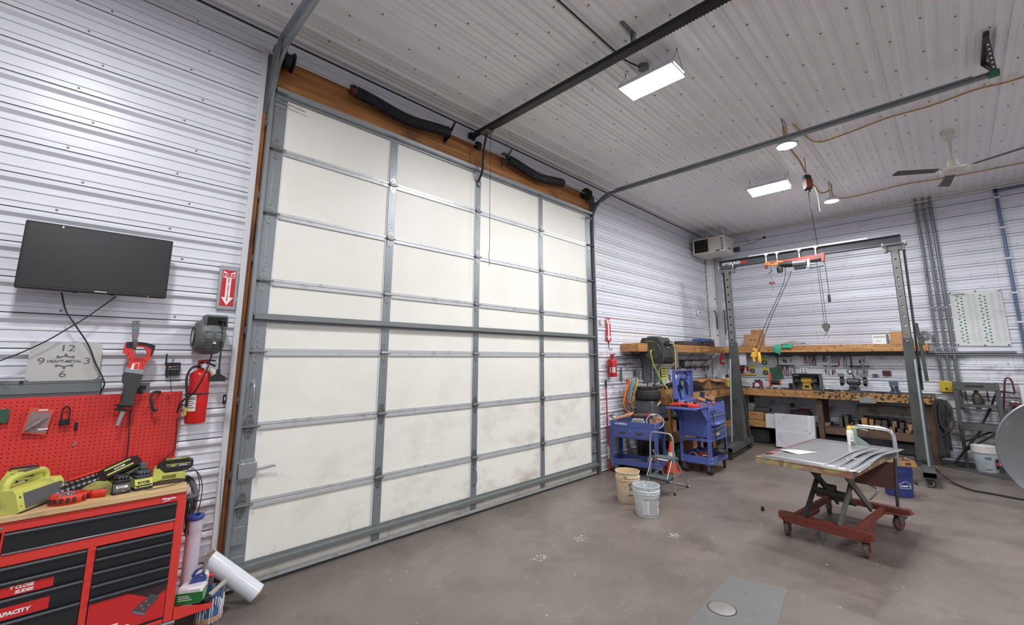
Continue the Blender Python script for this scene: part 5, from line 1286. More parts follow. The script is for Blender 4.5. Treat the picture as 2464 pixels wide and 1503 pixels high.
def tray(parent,x0,x1,y0,y1,z0,z1,m,name='tray'):
 q=MB();q.box(x0,x1,y0,y1,z0,z0+.004);t_=.004
 q.box(x0,x1,y0-.001,y0+t_,z0,z1,.001);q.box(x0,x1,y1-t_,y1+.001,z0,z1,.001);q.box(x0-.001,x0+t_,y0,y1,z0,z1,.001);q.box(x1-t_,x1+.001,y0,y1,z0,z1,.001)
 return q.build(name,m,parent)
tray(k1,0,LW,0,LD,.14,.225,cbl,'bottom_tray');tray(k1,0,LW,0,LD,.715,.805,cbl,'top_tray')
q=MB();q.box(.05,LW-.05,-.003,LD-.02,.548,.712,.003);q.build('drawer_case',cbl,k1)
q=MB();q.box(.060,LW-.062,-.010,-.003,.568,.690,.003);dr=q.build('drawer',cbl,k1)
for x in(.155,.43):
 q=MB();q.box(x,x+.11,-.0115,-.0095,.612,.645,.001);q.build('drawer_grip',mat('grip_dark',srgb(60,56,50),.6),dr)
q=MB();q.cyl((.345,-.010,.662),(.345,-.014,.662),.011,n=14);q.build('drawer_lock',steel,dr)
text('cart_lettering','US GENERAL',.036,print_white,k1,(.19,-.0022,.765),bold=.03,sx=1.0)
rivets(k1,[(.02,-.001,.79),(.02,-.001,.75),(.02,-.001,.21),(.02,-.001,.16),(LW-.02,-.001,.79),(LW-.02,-.001,.75),(LW-.02,-.001,.21),(LW-.02,-.001,.16)],(0,-1,0))
for x in(.06,LW-.06):
 for y in(.06,LD-.06):caster(k1,x,y,.1395,.052,.03,R(20),rubber,galv_d)
q=MB();q.tube(spline([(-.0,.06,.80),(-.05,.06,.84),(-.055,.10,.86),(-.055,.24,.86),(-.05,.28,.84),(.0,.28,.80)],5),.012,n=8);q.build('cart_handle',steel,k1)
def on1(x,y,z):
 c_,s_=math.cos(R(-79.6)),math.sin(R(-79.6));return(3.99+x*c_-y*s_,-.135+x*s_+y*c_,z)
q=MB();q.prism([(-.16,-.07),(.16,-.06),(.18,.07),(-.15,.06)],0,.016,M=Matrix.Rotation(R(-18),4,'Y')@Matrix.Rotation(R(14),4,'X'));o=one(q,'copper_board',mat('salmon_board',srgb(196,138,112),.7,0,.08,6),'salmon pink foam board tilted on the lettered blue cart','board',smooth=0);o.location=on1(.19,.10,.862);o.rotation_euler=(0,0,R(-80))
gd=thing('angle_grinder','dark red and grey angle grinder lying on the lettered blue cart','grinder',on1(.47,.18,.890),R(-72))
q=MB();q.cyl((-.16,0,0),(.10,0,.01),.034,.038,n=14);q.build('motor_body',mat('grinder_grey',srgb(80,74,74),.5,0,.2,12),gd)
q=MB();q.cyl((.10,0,.01),(.16,0,.015),.043,.036,n=14);q.cyl((-.10,0,.002),(-.075,0,.002),.038,n=14);q.cyl((.03,0,.006),(.06,0,.008),.041,n=14);q.build('red_collar',mat('dull_red',srgb(122,50,50),.5),gd)
q=MB();q.cyl((.16,0,.015),(.215,0,.02),.034,.024,n=14);q.cyl((.20,0,-.04),(.20,0,.05),.024,n=12);q.build('gear_head',steel,gd)
q=MB();q.tube(spline([(-.14,-.01,.03),(-.05,-.015,.065),(.06,-.015,.068),(.12,0,.04)],5),.012,n=8);q.build('lever',black,gd)
q=MB();q.box(.0,.26,-.07,.07,0,.055,.006);clut0=q.build('grey_bin',galv_d);clut0.location=on1(.34,.085,.7195);clut0.rotation_euler=(0,0,R(-79.6));tag(clut0,'shallow grey bin under the spools on the lettered blue cart','bin')
random.seed(8)
for i in range(9):
 x=.36+.042*(i%5)+(.02 if i>4 else 0);z=.798+(.036 if i>4 else 0)
 q=MB();q.lathe([(.001,-.045),(.019,-.045),(.019,.045),(.001,.045)],M=Matrix.Rotation(R(90),4,'X'),n=14)
 o=q.build('sanding_roll',mat('roll_grey',srgb(176,176,178),.45,.3,.15,20));o.location=on1(x,.085,z);o.rotation_euler=(0,0,R(-79.6))
 tag(o,'small grey spool in the heap at the front of the lettered blue cart','spool','grey spools on the lettered cart')
random.seed(4)
for i in range(6):
 q=MB();q.box(-.05,.05,-.03,.03,0,.035,.005);o=q.build('work_glove',mat('dirty_grey',srgb(112,110,104),.8,0,.2,12));o.location=on1(.10+.045*(i%3),.05+.09*(i//3),.720+.01*i);o.rotation_euler=(R(random.uniform(-10,10)),R(random.uniform(-10,10)),R(random.uniform(0,180)))
 tag(o,'dirty grey pad in the top tray of the lettered blue cart','pad','grey pads on the lettered cart')
q=MB();pts=[(.13*math.cos(t_)*1.0,.06*math.sin(t_),.14+.10*math.sin(t_))for t_ in[2*PI*i/28 for i in range(29)]]
q.tube(pts,.009,n=8);o=one(q,'air_hose_loop',mat('hose_grey',srgb(150,150,150),.45),'grey hose loop bulging over the right end of the lettered cart','hose');o.location=on1(.70,.14,.68);o.rotation_euler=(0,0,R(-60))
random.seed(6)
for i in range(11):
 q=MB();L_=random.uniform(.22,.34);q.cyl((-L_/2,0,.006+.004*i),(L_/2,random.uniform(-.03,.03),.008+.005*i),.0045,n=6);o=q.build('welding_rod',steel);o.location=on1(.27+random.uniform(-.03,.03),.18+.012*(i%6),.146);o.rotation_euler=(0,0,R(-79.6+random.uniform(-16,16)))
 tag(o,'thin grey rod lying in the bottom tray of the lettered blue cart','rod','grey rods on the lettered cart')
ws=thing('wire_spool','grey metal wire spool at the right end of the lettered cart bottom tray','spool',on1(.63,.14,.222),R(-60))
q=MB();q.lathe([(.03,-.05),(.078,-.05),(.078,-.044),(.045,-.042),(.045,.042),(.078,.044),(.078,.05),(.03,.05)],M=Matrix.Rotation(R(90),4,'X'),n=24);q.build('flanges',galv,ws)
q=MB();q.box(-.07,.07,-.04,.04,0,.02,.002);o=one(q,'small_carton',cardb,'little flat tan carton on the lettered cart bottom tray','carton');o.location=on1(.48,.11,.1445);o.rotation_euler=(0,0,R(-75))
q=MB();q.box(-.13,.13,-.14,.14,0,.085,.002);o=one(q,'wooden_block',wood('pale_timber',srgb(150,118,78),srgb(186,152,108),.7),'pale wooden block on the floor under the lettered cart','timber');o.location=on1(.22,.17,.0);o.rotation_euler=(0,0,R(-79))
st=thing('folding_stand','black crossed leg stand behind the lettered blue cart','stand',(4.86,-.34,0),R(-75))
for a,c in(((-.24,0,.01),(.06,0,.60)),((.24,0,.01),(-.06,0,.60))):
 q=MB();q.tube([a,c],.021,n=8);q.build('leg',black,st)
 q=MB();q.tube([(a[0]*.8,.16,a[2]),(c[0],.10,c[2])],.018,n=8);q.build('leg',black,st)
q=MB();q.box(-.11,.11,-.05,.15,.585,.66,.01);q.build('stand_head',black,st)
for x in(-.05,.05):
 q=MB();q.cyl((x,-.05,.62),(x,-.056,.62),.011,n=10);q.build('bolt',steel,st)
k2=thing('service_cart','royal blue drawer cart with open pegboard lid and cluttered top','tool cart',(4.87,-1.39,0),R(2))
W2,D2,H2=.76,.49,1.05
for x in(0,W2-.05):
 for y in(0,D2-.05):
  q=MB();yy=(y,y+.004)if y==0 else(y+.046,y+.05);xx=(x,x+.004)if x==0 else(x+.046,x+.05);q.box(x,x+.05,*yy,.16,H2,.001);q.box(*xx,y,y+.05,.16,H2,.001);q.build('corner_leg',cbl2,k2)
tray(k2,0,W2,0,D2,.16,.27,cbl2,'bottom_tray')
q=MB();q.box(.022,W2-.006,.012,D2-.006,.56,H2-.03,.002);q.build('cabinet_body',cbl2,k2)
q=MB();q.box(-.002,.0,.0,D2,.50,.548);q.box(0,W2,-.002,0,.50,.548);q.build('middle_rail',cbl2,k2,smooth=0)
def c2drawer(z0,z1,yo=0.0):
 q=MB();q.box(.055,W2-.055,yo-.006,yo+.012,z0+.003,z1-.003,.003);d_=q.build('drawer',cbl2,k2)
 q=MB();q.prism([(yo-.006,z1-.028),(yo-.024,z1-.024),(yo-.024,z1-.008),(yo-.006,z1-.004)],.06,W2-.06,axis='x');q.build('drawer_pull',steel,d_,smooth=20)
 return d_
for a_,c_ in((.80,.90),(.715,.80),(.645,.715)):c2drawer(a_,c_)
q=MB();q.box(.055,.44,-.09,.012,.755,.79,.003);q.build('open_drawer',cbl2,k2);q=MB();q.box(.07,.43,-.104,-.09,.768,.786,.003);q.build('drawer_pull',steel,k2)
c2drawer(.555,.645)
q=MB();q.box(.055,W2-.055,-.006,.012,.905,1.02,.003);q.build('upper_front',cbl2,k2)
q=MB();q.box(.06,.30,-.02,-.006,.955,.975,.003);q.build('latch_bar',mat('grip_dark',None),k2);q=MB();q.cyl((.33,-.006,.975),(.33,-.012,.975),.012,n=12);q.build('lock',steel,k2)
q=MB();q.box(.24,.40,-.0075,-.006,.575,.625);dc=q.build('sticker',print_white,k2,smooth=0);q=MB();q.box(.25,.29,-.0082,-.0075,.58,.62);q.build('sticker_mark',redp,dc,smooth=0)
rivets(k2,[(.025,-.001,z)for z in(1.02,.97,.525,.25,.19)]+[(W2-.025,-.001,z)for z in(1.02,.525,.25)],(0,-1,0));rivets(k2,[(-.001,.025,z)for z in(1.02,.97,.525,.25,.19)]+[(-.001,D2-.025,z)for z in(.525,.25,.19)],(-1,0,0))
tray(k2,0,W2,0,D2,H2-.035,H2+.01,cbl2,'top_tray')
q=MB();q.box(-.46,-.004,.0,D2,H2-.012,H2-.006,.001);q.box(-.462,-.456,0,D2,H2-.03,H2-.006,.001);q.build('side_flap',cbl2,k2)
for y in(.02,D2-.02):
 q=MB();q.prism([(-.004,H2-.25),(-.004,H2-.013),(-.30,H2-.013),(-.27,H2-.03)],y-.003,y+.003,axis='y');q.build('flap_bracket',cbl2,k2)
q=MB();q.box(.0,W2,D2-.03,D2-.005,H2-.0,H2+.05,.01);q.tube([(W2,.05,H2+.0),(W2+.06,.04,H2+.02)],.01,n=8);q.build('push_handle',cbl2,k2)
lid=MB();lid.box(-.16,.56,D2-.012,D2+.002,H2+.09,1.60,.002);lid.box(-.16,.56,D2-.05,D2-.012,1.585,1.60,.002);lid.box(-.16,-.15,D2-.05,D2-.012,H2+.09,1.60,.002);lid.box(.55,.56,D2-.05,D2-.012,H2+.09,1.60,.002);lid.box(0,.5,D2-.02,D2,H2,H2+.1)
LD_=lid.build('open_lid',cbl2,k2)
for x,z,r_,m in((-.03,1.50,.038,print_white),(.07,1.515,.03,mat('sticker_yellow',srgb(206,180,90),.6)),(.20,1.20,.035,mat('sticker_green',srgb(90,170,90),.6))):
 q=MB();q.lathe([(.001,0),(r_*.8,0)],M=Matrix.Translation((x,D2-.013,z))@Matrix.Rotation(R(90),4,'X')@Matrix.Diagonal((.8,1.25,1,1)),n=20);q.build('sticker',m,LD_)
q=MB();q.prism([(.06,1.36),(.10,1.46),(.15,1.48),(.20,1.44),(.22,1.34),(.17,1.29),(.10,1.30)],D2-.035,D2-.013,axis='y');q.build('hanging_grinder_guard',blackm,LD_);q=MB();q.lathe([(.001,0),(.045,0),(.045,.006),(.001,.006)],M=Matrix.Translation((.14,D2-.037,1.38))@Matrix.Rotation(R(90),4,'X'),n=16);q.build('guard_disc',galv,LD_)
for i,(x0,z0,x1,z1)in enumerate(((.30,1.57,.44,1.50),(.33,1.50,.45,1.44),(.28,1.46,.32,1.20),(.36,1.40,.38,1.18),(.46,1.36,.50,1.15),(.03,1.32,.10,1.12),(.00,1.36,.02,1.26))):
 q=MB();q.tube([(x0,D2-.025,z0),(x1,D2-.025,z1)],[.011,.008],n=8);q.build('hanging_tool',[black,steel,blackm][i%3],LD_)
for x,y in((.05,.05),(W2-.05,.05),(.05,D2-.05),(W2-.05,D2-.05)):caster(k2,x,y,.1595,.062,.036,R(70 if x<.1 else 15),rubber,galv_d)
def on2(x,y,z):
 c_,s_=math.cos(R(2)),math.sin(R(2));return(4.87+x*c_-y*s_,-1.39+x*s_+y*c_,z)
ob=thing('red_bit_case','red and black bit case at the front of the royal blue cart flap','tool case',on2(-.25,.26,H2-.005),R(85))
q=MB();q.box(-.20,.20,-.10,.10,0,.05,.005);q.build('case',redp,ob)
q=MB();q.box(-.10,.02,.095,.104,.008,.045,.003);q.build('latch',black,ob)
for i in range(7):
 q=MB();q.cyl((-.16+.05*i,.0,.05),(-.16+.05*i,.0,.085),.014,n=10);q.build('bit_holder',[black,mat('orange_plastic',srgb(226,96,40),.5),steel][i%3],ob)
random.seed(17);q=MB()
for i in range(150):
 p=Vector((random.gauss(0,.05),random.gauss(0,.06),abs(random.gauss(.0,.018))));d=Vector((random.uniform(-1,1),random.uniform(-1,1),random.uniform(-.4,.4))).normalized();q.cyl(p,p+d*.022,.004,n=5)
hw=q.build('loose_hardware',chrome);hw.location=on2(-.12,.10,H2+.003);tag(hw,'heap of shiny loose bolts and bits on the royal blue cart flap','hardware',kind='stuff')
def clutter(name,mb,m,p,rz,label,cat,group=None):
 o=mb.build(name,m);o.location=p;o.rotation_euler=(0,0,rz);return tag(o,label,cat,group)
q=MB();q.box(-.05,.05,-.06,.06,0,.04,.002);clutter('small_carton',q,cardb,on2(.16,.17,H2+.065),R(30),'tan carton tilted on the heap atop the royal blue cart','carton').rotation_euler=(R(20),R(12),R(30))
pb2=thing('parts_box','open printed carton lying on top of the royal blue cart','carton',on2(.42,.17,H2+.075),R(-12),rot=(R(6),R(14),R(-12)))
q=MB();q.box(-.14,.14,-.055,-.052,0,.09);q.box(-.14,.14,.052,.055,0,.09);q.box(-.14,.14,-.055,.055,0,.003);q.box(-.14,.14,-.055,.055,.087,.09);q.build('carton_walls',cardb,pb2,smooth=0)
q=MB();q.box(-.12,.13,-.05,.05,.005,.085);q.build('contents',mat('dark_blue_foil',srgb(50,58,84),.4),pb2,smooth=0)
q=MB();q.box(-.11,-.02,-.0562,-.055,.05,.075);q.build('carton_print',mat('dark_brown_print',None),pb2,smooth=0)
random.seed(31)
cols=[blackm,steel,mat('dirty_grey',None),redp,mat('tool_blue',srgb(60,84,150),.5),mat('pliers_red',srgb(160,50,46),.5),mat('orange_plastic',None),galv_d]
for i in range(20):
 x=random.uniform(.02,.66);y=random.uniform(.08,.40);z=H2-.02+random.uniform(.0,.055);a=random.uniform(0,180);L_=random.uniform(.05,.11);m=cols[i%8]
 q=MB();q.cyl((-L_,0,0),(0,0,.0),.011,.009,n=8);q.box(0,L_*.8,-.006,.006,-.004,.004,.001);q.cyl((L_*.8,0,-.006),(L_*.8,0,.006),.014,n=8)
 o=q.build('hand_tool',m);o.location=on2(x,y,z);o.rotation_euler=(R(random.uniform(-20,20)),R(random.uniform(-15,15)),R(a));tag(o,['black metal','bright steel','dirty grey','red','blue','dark red','orange','dull grey'][i%8]+' hand tool in the heap on top of the royal blue cart','hand tool','tools heaped on the royal blue cart')
for i in range(8):
 x=-.42+.05*i;q=MB();q.cyl((-.07,0,.01),(.0,0,.01),.010,n=8);q.box(0,.09,-.007,.007,.004,.014,.001);o=q.build('hand_tool',cols[(i*3)%8]);o.location=on2(x,.36+.03*(i%3),H2+.01);o.rotation_euler=(0,R(random.uniform(-12,5)),R(random.uniform(0,180)));tag(o,['black metal','red','orange','bright steel','blue','dull grey','dirty grey','dark red'][i]+' hand tool lying on the left flap of the royal blue cart','hand tool','tools on the royal blue cart flap')
q=MB();q.lathe([(.001,0),(.06,0),(.065,.01),(.065,.10),(.05,.10),(.045,.02),(.001,.02)],M=Matrix.Rotation(R(-80),4,'Y'),n=20);clutter('drum_can',q,mat('can_grey',srgb(120,116,110),.5,.3,.2,12),on2(.13,.30,.235),0,'open grey can in the bottom tray of the royal blue cart','can')
for i in range(9):
 q=MB();L_=.10;q.cyl((-L_,0,0),(L_,0,.02),.022,.016,n=10);q.cyl((-L_*.3,0,-.01),(-L_*.3,0,.04),.028,n=10);o=q.build('air_tool',[blackm,steel,redp,mat('dirty_grey',None)][i%4]);o.location=on2(.22+.05*(i%5),.14+.07*(i//3),.20+.02*(i%4));o.rotation_euler=(0,R(random.uniform(-25,25)),R(random.uniform(0,180)));tag(o,['black','bright steel','red','dirty grey'][i%4]+' tool in the jumble on the bottom tray of the royal blue cart','tool','tools in the royal blue cart bottom tray')
q=MB();q.box(-.17,.17,-.09,.09,0,.05,.01);q.box(-.16,.16,-.085,.085,.05,.062,.006);cs=clutter('plastic_case',q,black,on2(.42,.0,.285),R(10),'black plastic case hanging out of the royal blue cart bottom tray','case');cs.rotation_euler=(R(10),R(8),R(10))
q=MB();q.tube(spline([(.07,-.03,.95),(.075,-.05,.75),(.09,-.05,.5),(.16,-.04,.36),(.24,-.03,.33)],6),.009,n=8);o=one(q,'hanging_strap',cable,'black strap hanging down the drawer front of the royal blue cart','strap');o.location=(4.87,-1.39,0)
sl=thing('step_stool','folding two step stool with tubular steel frame and black treads','step stool',(0,0,0))
tub=mat('stool_tube',srgb(160,164,164),.35,.6,.08)
q=MB();q.tube(spline([(3.56,-1.05,0.012),(3.585,-1.055,.40),(3.60,-1.06,.68),(3.60,-1.085,.755),(3.60,-1.13,.775),(3.60,-1.32,.775),(3.60,-1.37,.755),(3.60,-1.395,.68),(3.59,-1.395,.40),(3.575,-1.395,.012)],5),.0125,n=10);q.build('front_frame',tub,sl)
q=MB();q.tube(spline([(3.63,-1.08,.52),(3.83,-1.07,.27),(4.02,-1.055,.03),(4.05,-1.07,.018),(4.05,-1.36,.018),(4.02,-1.375,.03),(3.83,-1.37,.27),(3.63,-1.37,.52)],5),.0115,n=10);q.build('rear_frame',tub,sl)
for x0,z in((3.40,.225),(3.585,.445)):
 q=MB();q.box(x0,x0+.19,-1.385,-1.065,z-.035,z,.006);tr2=q.build('tread',mat('tread_black',srgb(62,66,66),.6,0,.1,20),sl)
 q=MB();q.box(x0+.01,x0+.18,-1.375,-1.075,z,z+.002);q.build('grip_mat',mat('tread_mat',srgb(80,88,88),.8,0,.2,60),tr2,smooth=0)
 if z>.4:
  q=MB();q.box(x0-.0012,x0,-1.32,-1.12,z-.028,z-.010);st_=q.build('tread_label',print_white,tr2,smooth=0);q=MB();q.box(x0-.002,x0-.0012,-1.165,-1.12,z-.028,z-.010);q.build('label_red',mat('orange_red',None),st_,smooth=0)
for y in(-1.08,-1.37):
 q=MB();q.tube([(3.42,y,.21),(3.585,y,.43)],.008,n=8);q.tube([(3.45,y,.20),(3.85,y,.24)],.006,n=8);q.build('brace',tub,sl)
for x,y in((3.575,-1.395),(3.56,-1.05),(4.05,-1.36),(4.05,-1.07)):
 q=MB();q.cyl((x,y,0),(x,y,.03),.017,n=10);q.build('rubber_foot',rubber,sl)
cn=thing('traffic_cone','orange traffic cone with white band behind the step stool','traffic cone',(4.73,-.80,0))
orr=mat('cone_orange',srgb(226,76,40),.5,0,.05)
q=MB();q.box(-.13,.13,-.13,.13,0,.022,.008);q.lathe([(.10,.02),(.095,.03),(.022,.46),(.018,.465),(.001,.465)],n=24);q.build('cone_body',orr,cn)
q=MB();q.lathe([(.0685,.20),(.0505,.30)],n=24);q.build('white_band',print_white,cn)
pl_=thing('red_pole','long thin red pole with black grip leaning on the wall right of the door','pole',(0,0,0))
q=MB();q.tube([(4.005,-.085,.0),(4.050,-.045,1.31)],.0125,n=10);q.build('shaft',mat('pole_red',srgb(176,48,46),.4),pl_)
q=MB();q.tube([(4.050,-.045,1.31),(4.054,-.042,1.445)],.015,n=10);q.build('grip',black,pl_)
q=MB();q.tube([(4.012,-.078,.20),(4.018,-.073,.40)],.0135,n=10);q.build('worn_label',mat('worn_label',srgb(206,168,130),.6,0,.3,40),pl_)
fd=thing('round_metal_disc','large round grey metal disc with rolled rim standing at the right edge','metal disc',(6.0,-5.166,0),R(0))
dm=mat('disc_steel',srgb(128,130,132),.42,.5,.1,2.5,dirt=srgb(160,160,160),dscale=3,dthr=.68)
q=MB();q.lathe([(.001,-.02),(.655,-.02),(.668,-.03),(.678,-.02),(.678,.06),(.65,.07),(.001,.07)],M=Matrix.Translation((0,0,.679))@Matrix.Rotation(R(90),4,'Y'),n=96);q.build('disc',dm,fd)
for a in range(0,360,30):
 q=MB();y=.63*math.cos(R(a));z=.679+.63*math.sin(R(a));q.cyl((-.02,y,z),(-.024,y,z),.007,n=8);q.build('rivet',steel,fd)
q=MB();q.box(-.05,-.02,.37,.45,.20,.29,.01);q.build('foot_knob',black,fd);q=MB();q.cyl((-.06,.40,.245),(-.06,-.1,.17),.012,n=10);q.build('foot_rod',steel,fd)
q=MB();q.cyl((0,0,0),(0,0,.045),.018,n=10);o=one(q,'bottle_stopper',black,'small black stopper on the floor left of the lift table','stopper');o.location=(3.75,-2.41,0)
tb_=thing('glue_tube','small grey green bottle on the floor under the lift table front rail','bottle',(3.24,-3.10,0))
q=MB();q.lathe([(.001,0),(.018,0),(.018,.06),(.010,.07),(.010,.078),(.001,.078)],n=14);q.build('bottle_body',mat('bottle_greygreen',srgb(128,138,132),.5),tb_);q=MB();q.cyl((0,0,.078),(0,0,.09),.008,n=10);q.build('bottle_cap',mat('orange_red',None),tb_)
for x,y,r_,lb_ in((0.98,-.93,.02,'tiny dark bolt on the floor left of the white bucket'),(1.30,-.55,.018,'tiny dark washer on the floor near the middle of the door')):
 pass
slab=mat('slab_grey',srgb(98,97,96),.6,0,.12,4,dirt=srgb(122,118,112),dscale=14,dthr=.66)
import_pts=[(1.819,-2.705),(1.92,-3.11),(.55,-3.30),(.42,-2.76)]
q=MB();q.prism(import_pts,-.002,.0022);tag(q.build('floor_patch',slab,floor,smooth=0))
q=MB();q.lathe([(.001,.006),(.088,.006),(.092,.0045),(.092,.002)],c=(1.275,-2.845,0),n=36);o=q.build('cover_disc',mat('cover_steel',srgb(132,128,126),.5,.3,.12,10),floor)
q=MB();q.lathe([(.092,.0035),(.098,.0035)],c=(1.275,-2.845,0),n=36);q.build('cover_gap',mat('deep_black',None),floor)
random.seed(44);q=MB()
for i in range(260):
 x=random.uniform(-.8,7);y=random.uniform(-3.9,-.2);s=random.uniform(.002,.006)
 a=random.uniform(0,6.28);q.prism([(x+s*math.cos(a+t_)*random.uniform(.6,1.6),y+s*math.sin(a+t_)*random.uniform(.6,1.6))for t_ in(0,1.6,3.1,4.7)],0.0002,.0022)
for cx,cy in((2.30,-2.0),(.95,-1.35),(1.55,-1.35)):
 for i in range(26):
  x=random.gauss(cx,.035);y=random.gauss(cy,.035);s=random.uniform(.004,.011);a=random.uniform(0,6)
  q.prism([(x+s*math.cos(a+t_),y+s*math.sin(a+t_))for t_ in(0,2.1,4.2)],.0002,.0025)
o=q.build('floor_debris',mat('debris_pale',srgb(206,202,194),.8),smooth=0);tag(o,'pale chips and dust scattered over the concrete floor','debris',kind='stuff')
# gantry crane
gx=7.1
gsteel=mat('gantry_grey',srgb(112,114,112),.5,.25,.12,6)
gdark=mat('gantry_dark',srgb(74,78,76),.5,.2,.15,5,dirt=srgb(52,52,50),dscale=4,dthr=.6)
beamm=mat('beam_dark',srgb(66,68,72),.5,.25,.12,5)
gc=thing('gantry_crane','tall grey rolling gantry crane with I beam lettered PITTSBURGH','gantry crane',(gx,0,0))
q=MB();q.box(-.06,.06,-3.84,-.93,3.66,3.672,.001);q.box(-.06,.06,-3.84,-.93,3.80,3.812,.001);q.box(-.005,.005,-3.84,-.93,3.672,3.80);q.build('i_beam',beamm,gc,smooth=20)
text('beam_lettering','PITTSBURGH',.080,print_white,gc,(-.0062,-1.165,3.735),rot=(R(90),0,R(-90)),bold=.02,shear=.25,sx=.78)
q=MB();q.box(-.0075,-.0055,-1.47,-1.37,3.715,3.755);q.build('beam_sticker',mat('sign_red',None),gc,smooth=0)
for y0,bx0,bx1 in((-1.08,-.93,.62),(-3.745,-.72,.62)):
 s=1 if y0>-2 else-1
 q=MB();q.box(-.10,.10,y0-.16,y0+.16,3.645,3.659,.001);q.box(-.075,.075,y0-.13,y0-.10,3.54,3.645,.001);q.box(-.075,.075,y0+.10,y0+.13,3.54,3.645,.001);q.prism([(y0-.13,3.645),(y0+.13,3.645),(y0+.10,3.56),(y0-.10,3.56)],-.05,.05,axis='x');q.build('saddle',gsteel,gc)
 for dx in(-.085,.085):
  for dy in(-.14,.14):
   q=MB();q.cyl((dx,y0+dy,3.63),(dx,y0+dy,3.69),.011,n=8);q.build('saddle_bolt',steel,gc)
 w=.052
 holes=[[(y0-.0+p[0],p[1])for p in circ(0,z_,.017,12)]for z_ in[3.40-.155*k for k in range(9)]]
 q=MB()
 for xx in(-w,w-.006):q.plate([(y0-w,1.9),(y0+w,1.9),(y0+w,3.56),(y0-w,3.56)],holes,xx,xx+.006,axis='x')
 q.box(-w,w,y0-w,y0-w+.006,1.9,3.56);q.box(-w,w,y0+w-.006,y0+w,1.9,3.56)
 q.build('upper_leg',gsteel,gc,smooth=20)
 q=MB();a=.062
 vs=[(-a,y0-a,2.12),(a,y0-a,2.12),(a,y0+a,2.12),(-a,y0+a,2.12),(-a-.03,y0-a-.035,.20),(a+.03,y0-a-.035,.20),(a+.03,y0+a+.03,.16),(-a-.03,y0+a+.03,.16)]
 q.add(vs,[(0,1,5,4),(1,2,6,5),(2,3,7,6),(3,0,4,7),(4,5,6,7),(0,3,2,1)]);q.build('lower_leg',gdark,gc,smooth=20)
 q=MB();q.cyl((-a-.02,y0,2.07),(a+.02,y0,2.07),.014,n=10);q.build('lock_pin',steel,gc)
 q=MB();q.tube([(-a-.01,y0+s*.055,1.78),(-.32,y0+s*.055,.22)],.017,n=10);q.build('brace',mat('silver_brace',srgb(158,164,168),.35,.6,.1),gc)
 q=MB();q.tube([(a+.01,y0-.05,1.5),(.42,y0-.05,.20)],.018,n=10);q.build('brace',gdark,gc)
 q=MB();q.tube([(.075,y0+s*.11,3.56),(.085,y0+s*.10,2.6),(.10,y0+s*.085,1.3)],.017,n=8);q.build('side_rod',gdark,gc)
 q=MB();hh=.075
 Mb=Matrix.Translation((0,y0-.02,0))@Matrix.Rotation(R(4),4,'Z')
 q.box(bx0,bx1,-hh,hh,.202,.21,0,Mb);q.box(bx0,bx1,-hh,-hh+.007,.13,.202,0,Mb);q.box(bx0,bx1,hh-.007,hh,.13,.202,0,Mb);q.box(bx0,bx1,-hh,hh,.123,.13,0,Mb);q.build('base_channel',gdark,gc,smooth=0)
 for xx in(bx0+.08,bx1-.10):caster(gc,xx,y0-.02+xx*.07,.1228,.058,.038,R(70),mat('caster_black',srgb(50,48,48),.6),gdark,mat('caster_grey_pink',srgb(150,130,130),.5))
q=MB();q.box(-.05,.03,-3.42,-1.52,3.813,3.833,.002);o=q.build('top_strip',mat('dirty_white_strip',srgb(206,200,192),.6,0,.1,3),gc)
q=MB();q.tube([(-.02,-3.875,2.35),(-.02,-3.895,1.9),(-.03,-3.905,1.45)],.022,n=10);q.build('hand_winch_tube',gdark,gc)
q=MB();q.box(-.05,.0,-3.94,-3.87,2.0,2.14,.005);q.build('winch_collar',gdark,gc)
ht=thing('electric_hoist','orange and red electric cable hoist hanging on the gantry beam','hoist',(gx-.055,0,0),0)
orn=mat('hoist_orange',srgb(230,120,58),.45,0,.05);hrd=mat('hoist_red',srgb(206,70,66),.45,0,.05)
q=MB();q.prism([(-1.82,3.588),(-1.82,3.648),(-2.00,3.652),(-2.135,3.640),(-2.135,3.590),(-2.06,3.568),(-2.00,3.565)],-.03,.06,axis='x');q.build('casing_left',orn,ht,smooth=30)
q=MB();q.prism([(-2.1352,3.590),(-2.1352,3.640),(-2.40,3.650),(-2.76,3.665),(-2.76,3.588),(-2.60,3.578),(-2.46,3.582),(-2.36,3.612),(-2.25,3.612)],-.03,.06,axis='x');q.build('casing_right',hrd,ht,smooth=30)
for y0_,y1_ in((-1.90,-1.99),(-2.64,-2.745)):
 q=MB();q.box(-.0315,-.030,y1_,y0_,3.605,3.642);q.build('rating_plate',mat('plate_dark',srgb(84,84,82),.5,0,.3,90),ht,smooth=0)
q=MB();q.cyl((-.0305,-1.865,3.612),(-.032,-1.865,3.612),.010,n=12);q.build('casing_hole',mat('deep_black',None),ht)
q=MB();q.cyl((.0,-2.13,3.565),(.0,-2.28,3.555),.062,n=20);q.cyl((.0,-2.05,3.565),(.0,-2.13,3.565),.05,n=18);q.build('motor_end',black,ht)
q=MB();q.cyl((.0,-2.28,3.555),(.0,-2.50,3.55),.058,n=20);q.build('motor_body',mat('motor_grey',srgb(132,132,132),.4,.5,.15,20),ht)
q=MB()
for i in range(8):
 a=R(20+40*i);q.box(-.004,.004,-2.49,-2.30,.056,.064,0,Matrix.Translation((0,0,3.553))@Matrix.Rotation(a,4,'Y'))
q.build('cooling_fins',mat('motor_grey',None),ht,smooth=0)
q=MB();q.box(-.05,.05,-2.56,-2.51,3.44,3.60,.006);q.cyl((-.02,-2.56,3.50),(-.02,-2.64,3.50),.015,n=10);q.build('gearbox',steel,ht)
q=MB();q.box(-.05,.04,-2.48,-2.30,3.435,3.49,.006);q.build('capacitor_box',blackm,ht)
